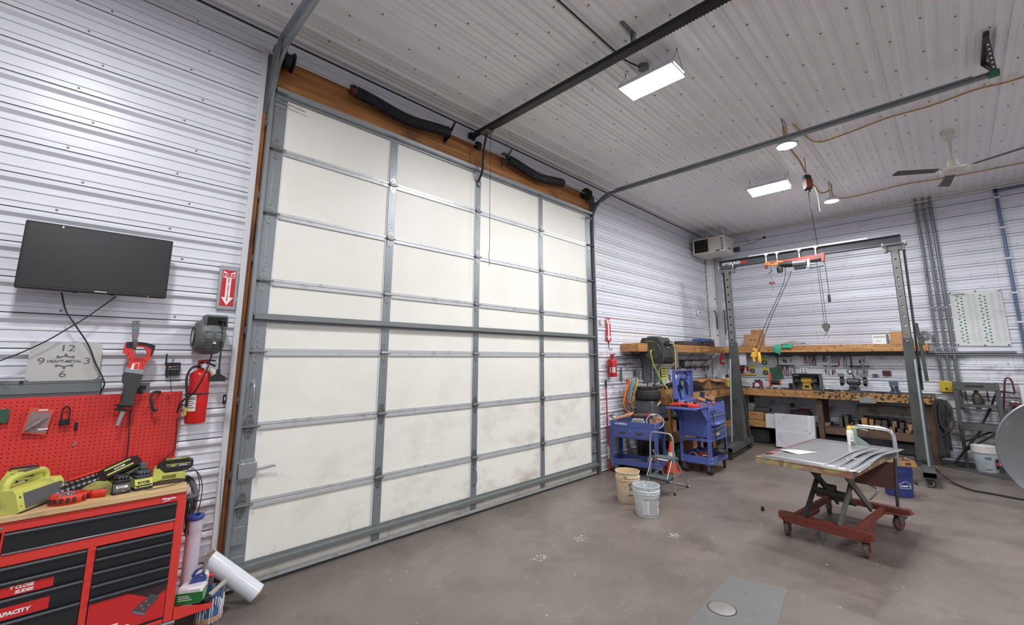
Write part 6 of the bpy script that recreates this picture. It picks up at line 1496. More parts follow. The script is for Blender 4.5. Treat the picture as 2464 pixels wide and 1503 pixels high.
q=MB();q.cyl((.01,-2.57,3.565),(.01,-2.74,3.565),.034,n=16);q.build('cable_drum',rubber,ht)
q=MB();q.prism([(-2.74,3.52),(-2.77,3.52),(-2.79,3.67),(-2.75,3.67)],-.05,.06,axis='x');q.build('end_bracket',hrd,ht);q=MB();q.prism([(-1.80,3.53),(-1.84,3.53),(-1.83,3.60),(-1.81,3.60)],-.04,.05,axis='x');q.build('end_bracket',mat('dull_red',None),ht)
q=MB();q.lathe([(.001,-.07),(.045,-.06),(.055,0),(.045,.05),(.001,.06)],c=(-.01,-2.06,3.475),n=14);q.build('brake_housing',black,ht)
for y in(-1.84,-2.03,-2.40,-2.66):
 q=MB();q.box(-.02,.13,y-.028,y+.028,3.79,3.83,.004);q.build('hanger_bracket',print_white,ht);q=MB();q.cyl((-.015,y,3.64),(-.015,y,3.80),.010,n=8);q.build('hanger_bolt',print_white,ht)
q=MB();q.tube(spline([(-.03,-2.0,3.63),(-.05,-2.06,3.70),(-.045,-2.15,3.76),(-.05,-2.25,3.70),(-.045,-2.35,3.77),(-.03,-2.42,3.74)],6),.005,n=6);q.build('wiring_loop',cable,ht)
q=MB();q.tube([(-.0,-2.55,3.425),(-.0,-2.76,3.445)],.009,n=8);q.tube([(-.0,-1.90,3.52),(-.03,-1.93,3.46),(-.05,-1.85,3.40)],.007,n=6);q.build('limit_lever',blackm,ht)
q=MB();q.tube([(-.0,-2.655,3.54),(0,-2.670,2.42)],.004,n=6);q.tube([(0,-2.69,3.43),(0,-2.705,2.42)],.004,n=6);q.build('lifting_cable',cable,ht)
hb=MB();hb.lathe([(.001,-.02),(.055,-.02),(.06,-.012),(.05,0),(.06,.012),(.055,.02),(.001,.02)],M=Matrix.Translation((0,-2.688,2.36))@Matrix.Rotation(R(90),4,'Y'),n=22);hb.prism([(-2.63,2.36),(-2.745,2.36),(-2.705,2.26),(-2.67,2.26)],-.025,.025,axis='x');hbo=hb.build('pulley_block',mat('pulley_grey',srgb(92,88,82),.5,.4,.2),ht)
q=MB();q.tube(spline([(0,-2.688,2.27),(0,-2.688,2.23),(0,-2.66,2.205),(0,-2.655,2.18),(0,-2.685,2.160),(0,-2.715,2.18),(0,-2.715,2.20)],5),.009,n=8);q.build('hook',steel,hbo)
q=MB();q.tube([(-.02,-1.905,3.56),(-.02,-1.907,3.24)],.0022,n=5);q.tube([(-.02,-1.907,3.22),(-.02,-1.912,3.05)],.003,n=5);q.build('trip_wire',cable,ht)
q=MB();q.cyl((-.02,-1.907,3.215),(-.02,-1.907,3.245),.052,n=16);q.build('red_stop_weight',mat('dull_red',None),ht)
q=MB();q.tube(spline([(-.02,-1.912,3.06),(-.02,-1.912,3.02),(-.02,-1.93,2.99),(-.02,-1.912,2.965),(-.02,-1.912,2.89)],5),.007,n=8);q.build('small_hook',steel,ht)
for pts,nm in(([(-.03,-2.155,3.50),(-.02,-2.10,3.20),(-.01,-1.75,2.5),(0,-1.515,2.0)],'pendant_cable'),([(-.03,-2.25,3.42),(-.02,-2.18,3.25),(-.01,-1.85,2.6),(0,-1.56,1.92)],'pendant_cable')):
 q=MB();q.tube(spline(pts,8),.0055,n=6);q.build(nm,cable,ht)
yh=mat('pendant_yellow',srgb(222,170,56),.5,0,.08,10)
pd=MB();pd.prism([(-1.475,1.995),(-1.535,1.98),(-1.515,1.82),(-1.41,1.83)],-.03,.03,axis='x');pd.prism([(-1.445,1.825),(-1.49,1.825),(-1.485,1.735),(-1.452,1.735)],-.025,.025,axis='x');pdo=pd.build('pendant_control',yh,ht,smooth=20)
q=MB();q.box(-.034,-.03,-1.50,-1.44,1.93,1.945);q.build('pendant_button',print_dark,pdo,smooth=0)
q=MB();q.lathe([(.001,0),(.022,.0),(.032,.02),(.030,.06),(.033,.09),(.030,.13),(.028,.18),(.014,.20),(.001,.20)],c=(0,-1.56,1.715),n=14);q.build('pendant_plug',yh,ht)
q=MB();q.tube(spline([(-.01,-2.775,3.56),(-.01,-2.785,3.3),(-.01,-2.79,2.93)],6),.005,n=6);q.build('power_cable',cable,ht)
q=MB();q.lathe([(.001,0),(.022,.01),(.022,.12),(.008,.15),(.001,.15)],c=(-.01,-2.785,2.775),n=12);q.build('power_plug',blackm,ht)
# benches and shelves along the walls
osb=wood('edge_timber',srgb(158,112,66),srgb(204,154,100),.65,1,dirt=srgb(96,70,48),dthr=.62,ds=18)
osbx=wood('edge_timber_x',srgb(150,104,60),srgb(194,142,88),.65,0,dirt=srgb(96,70,48),dthr=.65,ds=5)
osbd=wood('worn_bench_edge',srgb(140,100,58),srgb(190,150,96),.7,1,dirt=srgb(58,46,36),dthr=.53,ds=20,dsoft=.05)
topm=mat('bench_top_dark',srgb(70,68,68),.6,0,.2,5,dirt=srgb(46,44,44),dscale=5,dthr=.55)
BX=8.20;BZ=1.16
fbn=thing('workbench','long timber workbench along the far wall with a worn dark top','workbench',(BX,0,0))
q=MB();q.box(0,XF-BX-.022,-3.92,-.72,BZ-.03,BZ,.003);q.build('bench_top',topm,fbn)
q=MB();q.box(-.04,-.0005,-2.15,-.72,BZ-.15,BZ-.002,.004);q.build('front_board',osb,fbn)
q=MB();q.box(-.04,-.0005,-3.92,-2.1505,BZ-.15,BZ-.002,.004);q.build('front_board',osbd,fbn)
q=MB();q.box(0,XF-BX-.022,-3.92,-3.88,BZ-.15,BZ-.0305,.004);q.build('end_board',osbd,fbn)
lowz=.475
brw=wood('brown_timber',srgb(74,54,42),srgb(106,80,62),.7,2,dirt=srgb(52,42,36),dthr=.6,ds=5)
brwy=wood('brown_timber_long',srgb(78,58,46),srgb(112,86,66),.7,1,dirt=srgb(56,46,40),dthr=.6,ds=5)
for y in(-2.22,-3.84,-.80):
 for x in(.05,.62):
  q=MB();q.box(x,x+.045,y-.045,y+.045,0,BZ-.03 if x>.1 else BZ-.03,.004);q.build('leg',brw,fbn)
lsz=lowz
q=MB();q.box(.10,.66,-3.80,-.76,lsz-.02,lsz,.002);q.build('lower_shelf',topm,fbn)
q=MB();q.box(.06,.0995,-2.10,-.76,lsz-.135,lsz,.004);q.build('shelf_board',osb,fbn)
q=MB();q.box(.06,.0995,-3.80,-2.275,lsz-.135,lsz,.004);q.build('shelf_board',brwy,fbn)
q=MB();q.box(-.002+.0,.045,-3.13,-2.885,BZ-.18,BZ-.085,.001);q.v=[(x-.045,y,z)for x,y,z in q.v];q.build('steel_edge_plate',mat('speckled_steel',srgb(140,142,142),.5,.4,.2,60),fbn)
db=thing('workbench','timber workbench along the door wall behind the royal blue cart','workbench',(0,0,0))
q=MB();q.box(5.05,XF-.022,-.66,-.022,BZ-.03,BZ,.003);q.build('bench_top',topm,db)
q=MB();q.box(5.05,BX-.05,-.70,-.6605,BZ-.15,BZ-.002,.004);q.build('front_board',osbx,db)
q=MB();q.box(5.01,5.0495,-.70,-.10,BZ-.15,BZ-.002,.004);q.build('end_board',osbx,db)
woodl=wood('leg_timber',srgb(128,88,48),srgb(170,124,74),.65,2,dirt=srgb(80,58,38),dthr=.62,ds=5)
for x,y in((5.06,-.655),(6.9,-.655),(5.06,-.12),(6.9,-.12)):
 q=MB();q.box(x,x+.085,y,y+.04,0,BZ-.031,.004);q.build('leg',woodl,db)
q=MB();q.box(5.16,8.1,-.60,-.06,.46,.48,.002);q.build('lower_shelf',topm,db)
q=MB();q.box(5.16,8.1,-.64,-.6005,.345,.48,.004);q.build('shelf_board',osbx,db)
us=thing('wall_shelf','high timber shelf along the far wall above the hanging tools','shelf',(0,0,0))
q=MB();q.box(8.56,XF-.022,-3.93,-.34,2.05,2.068,.002);q.build('shelf_deck',osb,us);q=MB();q.box(8.52,8.5595,-3.93,-.34,1.925,2.068,.004);q.build('front_board',osb,us)
q=MB();q.box(8.56,XF-.022,-3.93,-3.895,1.925,2.0495,.004);q.build('end_board',osb,us)
us2=thing('wall_shelf','high timber shelf along the door wall holding the blue case','shelf',(0,0,0))
q=MB();q.box(4.64,8.51,-.33,-.022,2.045,2.062,.002);q.build('shelf_deck',osbx,us2);q=MB();q.box(4.60,8.51,-.37,-.3305,1.915,2.062,.004);q.build('front_board',osbx,us2);q=MB();q.box(4.60,4.6395,-.33,-.022,1.915,2.0445,.004);q.build('end_board',osbx,us2)
for x in(5.9,6.9,8.0):
 q=MB();q.tube([(x,-.35,1.915),(x,-.03,1.62)],.010,n=6);q.build('shelf_bracket',galv_d,us2)
for dz,y0,y1,r_,lb_ in((1.895,-5.0,-1.0,.020,'upper long grey pipe racked under the far wall shelf'),(1.855,-5.3,-1.2,.014,'lower thin grey pipe racked under the far wall shelf')):
 q=MB();q.cyl((8.86,y0,dz),(8.86,y1,dz+.01),r_,n=12);one(q,'metal_pipe',galv_d,lb_,'pipe')
def far(name,label,cat,y,z,x=XF-.02,group=None,rot=None):
 return thing(name,label,cat,(x,y,z),group=group,rot=rot or(0,0,R(-90)))
cb=thing('cardboard_box','open brown carton standing on the far wall shelf','box',(8.72,-1.0,2.0685),R(-4))
q=MB();w_=.16;h_=.27
for a_ in((-w_,w_,-w_,-w_+.005),(-w_,w_,w_-.005,w_),(-w_,-w_+.005,-w_,w_),(w_-.005,w_,-w_,w_)):q.box(*a_,0,h_)
q.box(-w_,w_,-w_,w_,0,.004);q.build('carton_walls',cardb,cb,smooth=0)
q=MB();q.prism([(-w_,h_),(-w_+.004,h_),(-w_-.02,h_+.10),(-w_-.025,h_+.10)],-w_,w_-.16,axis='y');q.prism([(w_-.03,h_),(w_-.03,h_+.10),(w_,h_+.11),(w_,h_)],-w_,-w_+.004,axis='y')if False else None;q.build('flap',cardb,cb,smooth=0)
q=MB();q.add([(-w_,-w_,h_),(w_,-w_,h_),(w_,-w_-.0,h_+.11),(-w_+.02,-w_-.01,h_+.11)],[(0,1,2,3)]);fl_=q.build('flap',cardb,cb,smooth=0);so=fl_.modifiers.new('t','SOLIDIFY');so.thickness=.004
for i in range(2):
 q=MB();q.box(-w_-.001,-w_,-.10+.09*i,-.05+.09*i,.13,.15);q.build('carton_print',mat('dark_brown_print',None),cb,smooth=0)
def cloth(name,pts_grid,m,label,cat):
 nx=len(pts_grid);ny=len(pts_grid[0]);q=MB();q.add([p for r_ in pts_grid for p in r_],[(i*ny+j,(i+1)*ny+j,(i+1)*ny+j+1,i*ny+j+1)for i in range(nx-1)for j in range(ny-1)])
 o=one(q,name,m,label,cat,smooth=80);so=o.modifiers.new('t','SOLIDIFY');so.thickness=.004;sb=o.modifiers.new('s','SUBSURF');sb.levels=1;sb.render_levels=1
 return o
teal=mat('teal_cloth',srgb(56,164,134),.85,0,.12,14)
random.seed(9)
def rag_grid(y0,y1,drop,x0=8.50,seed=1):
 random.seed(seed);g=[]
 for i in range(7):
  y=y0+(y1-y0)*i/6;row=[]
  for j in range(9):
   t_=j/8;s_=t_*(.16+drop)
   if s_<.16:p=(x0+.16-s_,y+random.uniform(-.01,.01),2.076+random.uniform(0,.022))
   else:p=(x0-.006-random.uniform(0,.012),y+random.uniform(-.008,.008)+(.02*(t_-.5)if i>3 else 0),2.072-(s_-.16)-(.012*i if drop>.1 else.006*abs(i-3)))
   row.append(p)
  g.append(row)
 return g
cloth('teal_rag',rag_grid(-1.44,-1.575,.135,seed=3),teal,'longer teal rag hanging over the far shelf edge','rag');cloth('teal_rag',rag_grid(-1.62,-1.80,.055,seed=5),teal,'shorter teal rag folded over the far shelf edge','rag')
random.seed(12);g_=[[(8.60+.03*i,-1.52-.065*j,2.074+.10*math.exp(-((i-3)**2/6+(j-4)**2/7))+random.uniform(0,.03))for j in range(9)]for i in range(7)]
cloth('crumpled_plastic',g_,mat('clear_grey_film',srgb(150,150,148),.35,0,.15,20),'crumpled grey plastic heaped on the far shelf behind the rags','plastic')
g_=[[(8.64+.04*i,-1.90-.03*j,2.074+.05*math.exp(-((j-2)**2/4))+random.uniform(0,.02))for j in range(5)]for i in range(4)]
cloth('teal_rag',g_,teal,'small teal rag bunched at the right of the grey plastic','rag')
wbx=far('white_carton','small white printed carton on the far shelf left of the gantry leg','box',-3.25,2.0685,x=8.66)
q=MB();q.box(-.105,.105,-.05,.05,0,.175,.002);q.build('carton',mat('carton_white',srgb(226,226,228),.6),wbx)
q=MB();q.box(-.085,.095,-.0512,-.05,.13,.14);q.build('printed_bar',print_dark,wbx,smooth=0);q=MB();q.box(-.05,.03,-.0512,-.05,.05,.056);q.build('printed_line',print_dark,wbx,smooth=0);q=MB();q.box(.107,.135,-.04,.05,0,.18,.002);q.build('side_flap',mat('dirty_grey',None),wbx)
q=MB();q.box(8.60,8.86,-3.66,-3.42,2.0685,2.30,.003);o=one(q,'brown_carton',cardb,'plain brown carton on the far shelf behind the right gantry leg','box')
cdp=far('disc_pack','clear plastic pack with a shiny round disc at the shelf end','package',-3.87,2.0685,x=8.80)
q=MB();q.box(-.11,.11,-.004,.004,0,.28,.002);q.build('pack_card',mat('pack_grey',srgb(186,186,188),.25,.2,.1,10),cdp)
q=MB();q.lathe([(.02,0),(.09,0),(.09,.004),(.02,.004)],M=Matrix.Translation((.03,-.009,.14))@Matrix.Rotation(R(90),4,'X'),n=28);q.build('disc',chrome,cdp);q=MB();q.box(-.10,-.04,-.006,-.004,.02,.20);q.build('pack_label',print_white,cdp,smooth=0)
hkb=far('key_bunch','bunch of chains and keys hanging from the far shelf end','chain',-3.86,1.92,x=8.52)
for i,(dx,L_)in enumerate(((0,.22),(.02,.17),(-.02,.40))):
 q=MB();q.tube([(dx,0,0),(dx+.005,0,-L_)],.004,n=6);q.build('chain',galv_d,hkb)
q=MB();q.lathe([(.02,0),(.03,0),(.03,.008),(.02,.008)],M=Matrix.Translation((.01,0,-.25))@Matrix.Rotation(R(90),4,'X'),n=14);q.build('ring',steel,hkb);q=MB();q.box(-.02,.02,-.008,.008,-.25,-.18,.004);q.build('key_tag',galv,hkb)
q=MB();q.box(-.42,.42,-.12,.12,0,.095,.015);clutter('long_case',q,mat('case_black',srgb(62,62,64),.6,0,.12,10),(7.02,-.18,2.0625),0,'long black tool case on the door wall shelf','case')
bcase=thing('blue_case','blue plastic case on top of a black and red box on the shelf','case',(7.86,-.18,2.156));q=MB();q.box(-.34,.34,-.12,.12,0,.075,.015);q.build('case_body',mat('case_blue',srgb(62,90,142),.5,0,.08),bcase);q=MB();q.box(.22,.28,-.126,-.12,.02,.06,.003);q.build('case_latch',steel,bcase)
rbx=thing('battery_box','black box with red clips under the blue case on the shelf','box',(7.90,-.18,2.0625));q=MB();q.box(-.30,.30,-.12,.12,0,.093,.01);q.build('box_body',mat('case_black',None),rbx)
for x in(.04,.18):
 q=MB();q.box(x,x+.06,-.127,-.12,.015,.08,.003);q.build('red_clip',mat('pliers_red',None),rbx)
cable_obj('shelf_cord',[(5.85,-.20,2.068),(5.90,-.25,2.12),(6.05,-.22,2.13),(6.35,-.2,2.085),(6.6,-.2,2.068)],.008,cable,'black cord looping over the door wall shelf')
peg2=far('perforated_panel','pale grey perforated panel on the far wall behind the gantry leg','pegboard',-.93,1.365)
q=MB();q.box(-.45,.40,-.008,-.0003,0,.52,.001);q.build('panel',mat('panel_pale',srgb(186,190,190),.5,0,.06,4),peg2,smooth=0)
q=MB()
for i in range(32):
 for j in range(19):q.add([(-.43+i*.0265+.0036*math.cos(k*1.047),-.0086,.02+j*.0265+.0036*math.sin(k*1.047))for k in range(6)],[(0,1,2,3,4,5)])
o=q.build('panel_holes',print_dark,peg2,smooth=0,fix=False);tag(o,kind='stuff')
q=MB();q.box(-.13,.13,-.004,.004,0,.31,.001);w=q.build('white_board',mat('board_white',srgb(214,216,226),.4),None);w.location=(8.60,-.70,1.645);w.rotation_euler=(0,R(0),R(-90));tag(w,'blank white board hanging under the far shelf beside the left gantry leg','board')
for y,z,lb_ in((-1.125,1.645,'grey wheel on a yellow card, highest on the pale panel'),(-.853,1.46,'grey wheel on a yellow card, left on the pale panel'),(-1.128,1.42,'grey wheel on a yellow card, lowest right on the pale panel')):
 t=far('wheel_pack',lb_,'package',y,z,x=XF-.029,group='wheel packs on the pale panel')
 q=MB();q.box(-.066,.066,-.004,0,0,.17,.001);q.build('card',mat('card_yellow',srgb(190,186,66),.6,0,.1,20),t);q=MB();q.box(-.060,.060,-.0055,-.004,0,.10);q.build('clear_window',mat('pack_grey',None),t,smooth=0)
 q=MB();q.lathe([(.03,0),(.048,.0),(.052,.006),(.048,.012),(.03,.012)],M=Matrix.Translation((0,-.006,.055))@Matrix.Rotation(R(90),4,'X'),n=24);q.build('wheel_tyre',rubber,t);q=MB();q.lathe([(.001,.006),(.034,.006),(.034,.0)],M=Matrix.Translation((0,-.006,.055))@Matrix.Rotation(R(90),4,'X'),n=20);q.build('wheel_hub',steel,t)
gbd=far('green_bin_board','tilted dark green plate leaning on the far wall bench','plate',-1.36,1.35,x=XF-.05,rot=(R(-6),R(-6),R(-90)))
q=MB();q.box(-.13,.13,-.006,.006,0,.25,.002);q.build('plate',mat('plate_green',srgb(36,88,66),.5,0,.15,10),gbd);q=MB();q.box(-.12,.12,-.008,-.006,.215,.222);q.build('printed_rule',mat('text_grey',None),gbd,smooth=0)
cl_=[(-.60,1.56,redp),(-.66,1.57,mat('pliers_red',None)),(-.69,1.52,print_white),(-.62,1.50,mat('dull_red',None)),(-.75,1.55,mat('pliers_red',None))]
for i,(y,z,m)in enumerate(cl_):
 q=MB();q.box(-.03,.03,-.012,.0,-.05,.05,.004);q.cyl((0,-.008,.05),(0,-.008,.075),.004,n=6);o=q.build('parts_bag',m);o.location=(XF-.030,y,z);o.rotation_euler=(0,0,R(-90));tag(o,['bright red bag, leftmost','dark red bag, upper middle','white bag, middle','dull red bag, lowest','dark red bag, rightmost'][i]+' of the parts bags on the pale panel','bag','parts bags on the pale panel')
for i in range(4):
 q=MB();q.tube([(-.05,-.01,0),(.045,-.012,.012)],[.014,.012],n=8);q.cyl((.045,-.012,.012),(.07,-.012,.015),.018,n=8);o=q.build('yellow_clamp',yh);o.location=(XF-.032,-.60-.085*i,1.415);o.rotation_euler=(0,0,R(-90));tag(o,'small yellow clamp in a row at the foot of the pale panel','clamp','yellow clamps on the pale panel')
for y0,y1,z,lb_ in((-1.45,-1.70,1.84,'magnetic tool bar at the upper left of the far wall'),(-1.83,-2.15,1.845,'magnetic tool bar holding the pliers on the far wall'),(-2.24,-3.02,1.85,'long upper magnetic tool bar right of the pliers'),(-2.25,-2.50,1.635,'lower magnetic tool bar above the cased grinder'),(-2.68,-3.02,1.635,'lower magnetic tool bar above the dark bench grinder'),(-1.36,-1.70,1.635,'lower magnetic tool bar right of the green plate')):
 q=MB();q.box(XF-.038,XF-.0195,y1,y0,z-.012,z+.012,.003);one(q,'tool_bar',blackm,lb_,'tool bar')
TN={}
def wall_tool(kind,y,z,L_,m,label,x=XF-.045,tilt=0.0,group='tools hanging on the far wall',rz=R(-90),y_=None):
 """hangs from (y,z) downwards"""
 t=thing(kind,label,{'pliers':'pliers','wrench':'wrench','screwdriver':'screwdriver','hammer':'hammer','scraper':'scraper','saw':'saw','snips':'snips'}.get(kind,'tool'),(x,y,z),group=group,rot=(0,R(tilt),rz))
 if kind in('pliers','snips'):
  q=MB();q.prism([(-.012,0),(.012,0),(.014,-.05),(-.014,-.05)],-.008,.004,axis='y');q.build('jaws',blackm,t)
  for s in(-1,1):
   q=MB();q.tube(spline([(s*.006,-.002,-.05),(s*.022,-.002,-.05-L_*.35),(s*.020,-.002,-.05-L_*.75),(s*.013,-.002,-.05-L_)],4),.0085,n=8);q.build('handle',m,t)
 elif kind=='wrench':
  q=MB();q.box(-.009,.009,-.006,.002,-L_,0,.002);q.lathe([(.010,-.004),(.022,-.004),(.022,.004),(.010,.004)],M=Matrix.Translation((0,-.002,0))@Matrix.Rotation(R(90),4,'X'),n=12);q.lathe([(.008,-.004),(.020,-.004),(.020,.004),(.008,.004)],M=Matrix.Translation((0,-.002,-L_))@Matrix.Rotation(R(90),4,'X'),n=12);q.build('shank',m,t)
 elif kind=='screwdriver':
  q=MB();q.cyl((0,0,0),(0,0,-L_*.5),.0045,n=8);q.build('shank',steel,t);q=MB();q.cyl((0,0,-L_*.5),(0,0,-L_),.010,.014,n=10);q.build('handle',m,t)
 elif kind=='hammer':
  q=MB();q.box(-.045,.045,-.014,.014,-.0,.028,.005);q.build('head',blackm,t);q=MB();q.cyl((0,0,0),(0,0,-L_),.010,.013,n=10);q.build('handle',m,t)
 elif kind=='scraper':
  q=MB();q.prism([(-.03,0),(.03,0),(.014,-L_*.5),(-.014,-L_*.5)],-.003,.002,axis='y');q.build('blade',galv_d,t);q=MB();q.box(-.014,.014,-.010,.008,-L_,-L_*.5,.005);q.build('handle',m,t)
 return t
dk_=mat('tool_dark',srgb(52,48,48),.5,.2,.2,12)
mr_=mat('pliers_red',None)
for kind,y,z,L_,m,lb_ in(('pliers',-1.935,1.85,.12,mr_,'pliers with red handles, first on the far wall pliers bar'),('pliers',-2.02,1.85,.14,galv_d,'grey locking pliers, second on the far wall pliers bar'),('pliers',-2.095,1.85,.15,dk_,'black pliers, third on the far wall pliers bar'),('pliers',-2.28,1.85,.08,dk_,'small dark pliers at the left of the long upper tool bar'),('wrench',-2.37,1.845,.20,steel,'long bright wrench on the upper tool bar'),('wrench',-2.42,1.845,.12,galv_d,'first short wrench right of the long bright wrench'),('wrench',-2.475,1.845,.12,galv_d,'second short wrench right of the long bright wrench'),('scraper',-2.525,1.86,.22,mr_,'scraper with red handle on the upper tool bar'),('pliers',-2.63,1.86,.20,galv_d,'long grey locking clamp right of the red scraper'),('hammer',-2.73,1.87,.28,dk_,'dark hammer hanging above the round lamp shade'),('screwdriver',-2.88,1.855,.16,dk_,'dark screwdriver, first of three at the right of the tool bar'),('screwdriver',-2.94,1.855,.14,mat('tan_grip',srgb(140,116,80),.6),'tan handled screwdriver, second of three at the right of the tool bar'),('wrench',-3.00,1.85,.14,steel,'thin wrench, last at the right of the upper tool bar'),('screwdriver',-2.285,1.645,.14,dk_,'dark screwdriver, first on the lower tool bar above the grinder case'),('wrench',-2.33,1.65,.16,steel,'bright wrench on the lower tool bar above the grinder case'),('screwdriver',-2.40,1.645,.18,dk_,'long dark screwdriver on the lower tool bar above the grinder case'),('screwdriver',-2.435,1.645,.15,mr_,'red screwdriver, last on the lower tool bar above the grinder case'),('wrench',-2.81,1.62,.12,galv_d,'grey clamp below the lower tool bar behind the dark grinder'),('scraper',-2.92,1.68,.30,dk_,'long dark bar hanging behind the dark bench grinder'),('screwdriver',-2.965,1.64,.16,galv_d,'grey file right of the dark bar behind the grinder'),('hammer',-1.40,1.83,.16,dk_,'dark hammer above the green plate'),('screwdriver',-1.52,1.84,.12,dk_,'first thin rod on the upper left tool bar'),('screwdriver',-1.56,1.84,.14,dk_,'second thin rod on the upper left tool bar'),('screwdriver',-1.66,1.84,.12,galv_d,'short grey rod at the right of the upper left bar'),('snips',-1.49,1.64,.16,mr_,'red handled snips right of the green plate'),('pliers',-1.57,1.64,.18,dk_,'dark pliers right of the red snips'),('screwdriver',-1.64,1.64,.22,galv_d,'long grey screwdriver right of the dark pliers'),('scraper',-1.71,1.63,.15,galv_d,'grey putty knife left of the wall outlet')):
 wall_tool(kind,y,z,L_,m,lb_)
ol=far('wall_outlet','white wall outlet above the cased grinder','outlet',-1.88,1.485)
q=MB();q.box(-.07,.07,-.006,0,0,.11,.003);q.build('cover_plate',white,ol)
for x in(-.032,.032):
 for z in(.03,.075):
  q=MB();q.cyl((x,-.006,z),(x,-.0075,z),.014,n=12);q.build('socket',print_dark,ol)
lf=far('lamp_shade','round grey work lamp on a jointed arm behind the dark grinder','lamp',-2.72,1.53,x=8.70)
q=MB();q.lathe([(.058,0),(.05,.03),(.03,.06),(.012,.075),(.001,.078)],M=Matrix.Rotation(R(110),4,'X'),n=22);q.build('shade',galv,lf);q=MB();q.lathe([(.001,.015),(.05,.015)],M=Matrix.Rotation(R(110),4,'X'),n=22);q.build('reflector',mat('reflector_dark',srgb(120,112,112),.4),lf);q=MB();q.tube([(.0,.05,.02),(.05,.08,-.12),(.06,.06,-.34)],.010,n=8);q.build('arm',blackm,lf)
bdg=far('metal_badge','small grey metal badge on the far wall right of the dark grinder','plate',-3.09,1.43);q=MB();q.box(-.05,.05,-.01,0,0,.065,.012);q.build('frame',galv_d,bdg);q=MB();q.cyl((0,-.010,.032),(0,-.013,.032),.020,n=14);q.build('boss',dk_,bdg)
rbo=far('red_magnetic_dish','small square red rimmed dish on the far wall near the right gantry leg','dish',-3.27,1.46);q=MB();q.box(-.065,.065,-.025,0,0,.10,.006);q.build('rim',mat('dull_red',None),rbo);q=MB();q.box(-.05,.05,-.0262,-.024,.014,.086);q.build('recess',dk_,rbo,smooth=0)
gbx=thing('grinder_case','open grey steel case around the yellow bench grinder','case',(8.40,-2.0,BZ),R(-90));gst=mat('case_steel',srgb(118,118,118),.5,.4,.12,8)
q=MB();q.box(-.235,.245,.295,.30,0,.32);q.box(-.235,-.23,.0,.30,0,.32);q.box(.24,.245,.0,.30,0,.32);q.box(-.235,.245,.0,.30,.317,.322);q.box(-.235,.245,0,.30,.0,.002);q.build('case_walls',gst,gbx,smooth=0)
def grinder(name,loc,body,base,label,s=1.0,shield=False):
 t=thing(name,label,'bench grinder',loc,R(-90))
 q=MB();q.cyl((-.08*s,0,.17*s),(.08*s,0,.17*s),.062*s,n=22);q.cyl((-.10*s,0,.17*s),(-.08*s,0,.17*s),.045*s,.06*s,n=20);q.cyl((.08*s,0,.17*s),(.10*s,0,.17*s),.06*s,.045*s,n=20);q.build('motor',body,t)
 q=MB();q.prism([(-.085*s,0),(.085*s,0),(.06*s,.12*s),(-.06*s,.12*s)],-.06*s,.06*s,axis='y');q.build('pedestal',base,t)
 q=MB();q.box(-.04*s,.04*s,-.062*s,-.058*s,.03*s,.08*s,.002);q.build('switch_plate',blackm,t)
 for sx in(-1,1):
  q=MB();q.lathe([(.001,-.014*s),(.075*s,-.014*s),(.075*s,.014*s),(.001,.014*s)],M=Matrix.Translation((sx*.165*s,0,.17*s))@Matrix.Rotation(R(90),4,'Y'),n=24);q.build('wheel',mat('stone_grey',srgb(108,104,100),.8,0,.15,20),t)
  q=MB();q.cyl((sx*.09*s,0,.17*s),(sx*.18*s,0,.17*s),.012*s,n=10);q.build('spindle',steel,t)
  q=MB();pr_=[(.082*s*math.cos(R(a)),.17*s+.082*s*math.sin(R(a)))for a in range(-40,221,20)];pr_+=[(.088*s*math.cos(R(a)),.17*s+.088*s*math.sin(R(a)))for a in range(220,-41,-20)]
  q.prism(pr_,sx*.145*s,sx*.19*s,axis='x');q.lathe([(.03*s,0),(.088*s,0),(.088*s,.003),(.03*s,.003)],M=Matrix.Translation((sx*.19*s,0,.17*s))@Matrix.Rotation(R(90*sx),4,'Y'),n=24);q.build('guard',blackm,t)
  q=MB();q.box(sx*.13*s,sx*.21*s,-.13*s,-.085*s,.155*s,.163*s,.002);q.build('tool_rest',steel,t)
  if shield or sx<0:
   q=MB();q.box(sx*.165*s-.05*s,sx*.165*s+.05*s,-.10*s,-.095*s,.26*s,.32*s,.002);q.tube([(sx*.165*s,-.097*s,.27*s),(sx*.165*s,-.06*s,.24*s)],.007*s,n=6);q.build('eye_shield',galv_d,t)
 return t
gy_=mat('grinder_yellow',srgb(190,150,62),.5,0,.1,8)
grinder('bench_grinder',(8.57,-1.99,BZ+.0022),gy_,gy_,'yellow bench grinder inside the open grey case',1.0)
grinder('bench_grinder',(8.55,-2.78,BZ),mat('grinder_slate',srgb(78,80,86),.45,.3,.15,8),mat('grinder_slate',None),'dark slate bench grinder in the middle of the far bench',1.08,True)
vs_=thing('bench_vise','blue grey bench vise with a long steel handle','vise',(8.36,-3.40,BZ),R(-90));vb=mat('vise_blue',srgb(86,98,122),.5,.2,.15,10)
q=MB();q.box(-.07,.07,-.02,.14,0,.05,.01);q.build('base',vb,vs_);q=MB();q.box(-.05,.05,-.02,.12,.05,.19,.012);q.build('body',vb,vs_);q=MB();q.box(-.06,.06,-.10,-.055,.12,.22,.008);q.box(-.06,.06,-.05,-.01,.14,.22,.008);q.build('jaw',vb,vs_);q=MB();q.box(-.075,.075,-.056,-.05,.185,.225,.002);q.build('jaw_plate',steel,vs_)
q=MB();q.cyl((0,-.15,.13),(0,-.0,.13),.018,n=10);q.tube([(-.01,-.15,.17),(.03,-.15,-.03)],.007,n=8);q.build('screw_handle',steel,vs_)
opd=thing('hydraulic_press_tool','orange and black belt grinder lying at the left of the far bench','power tool',(8.48,-1.36,BZ),R(-90))
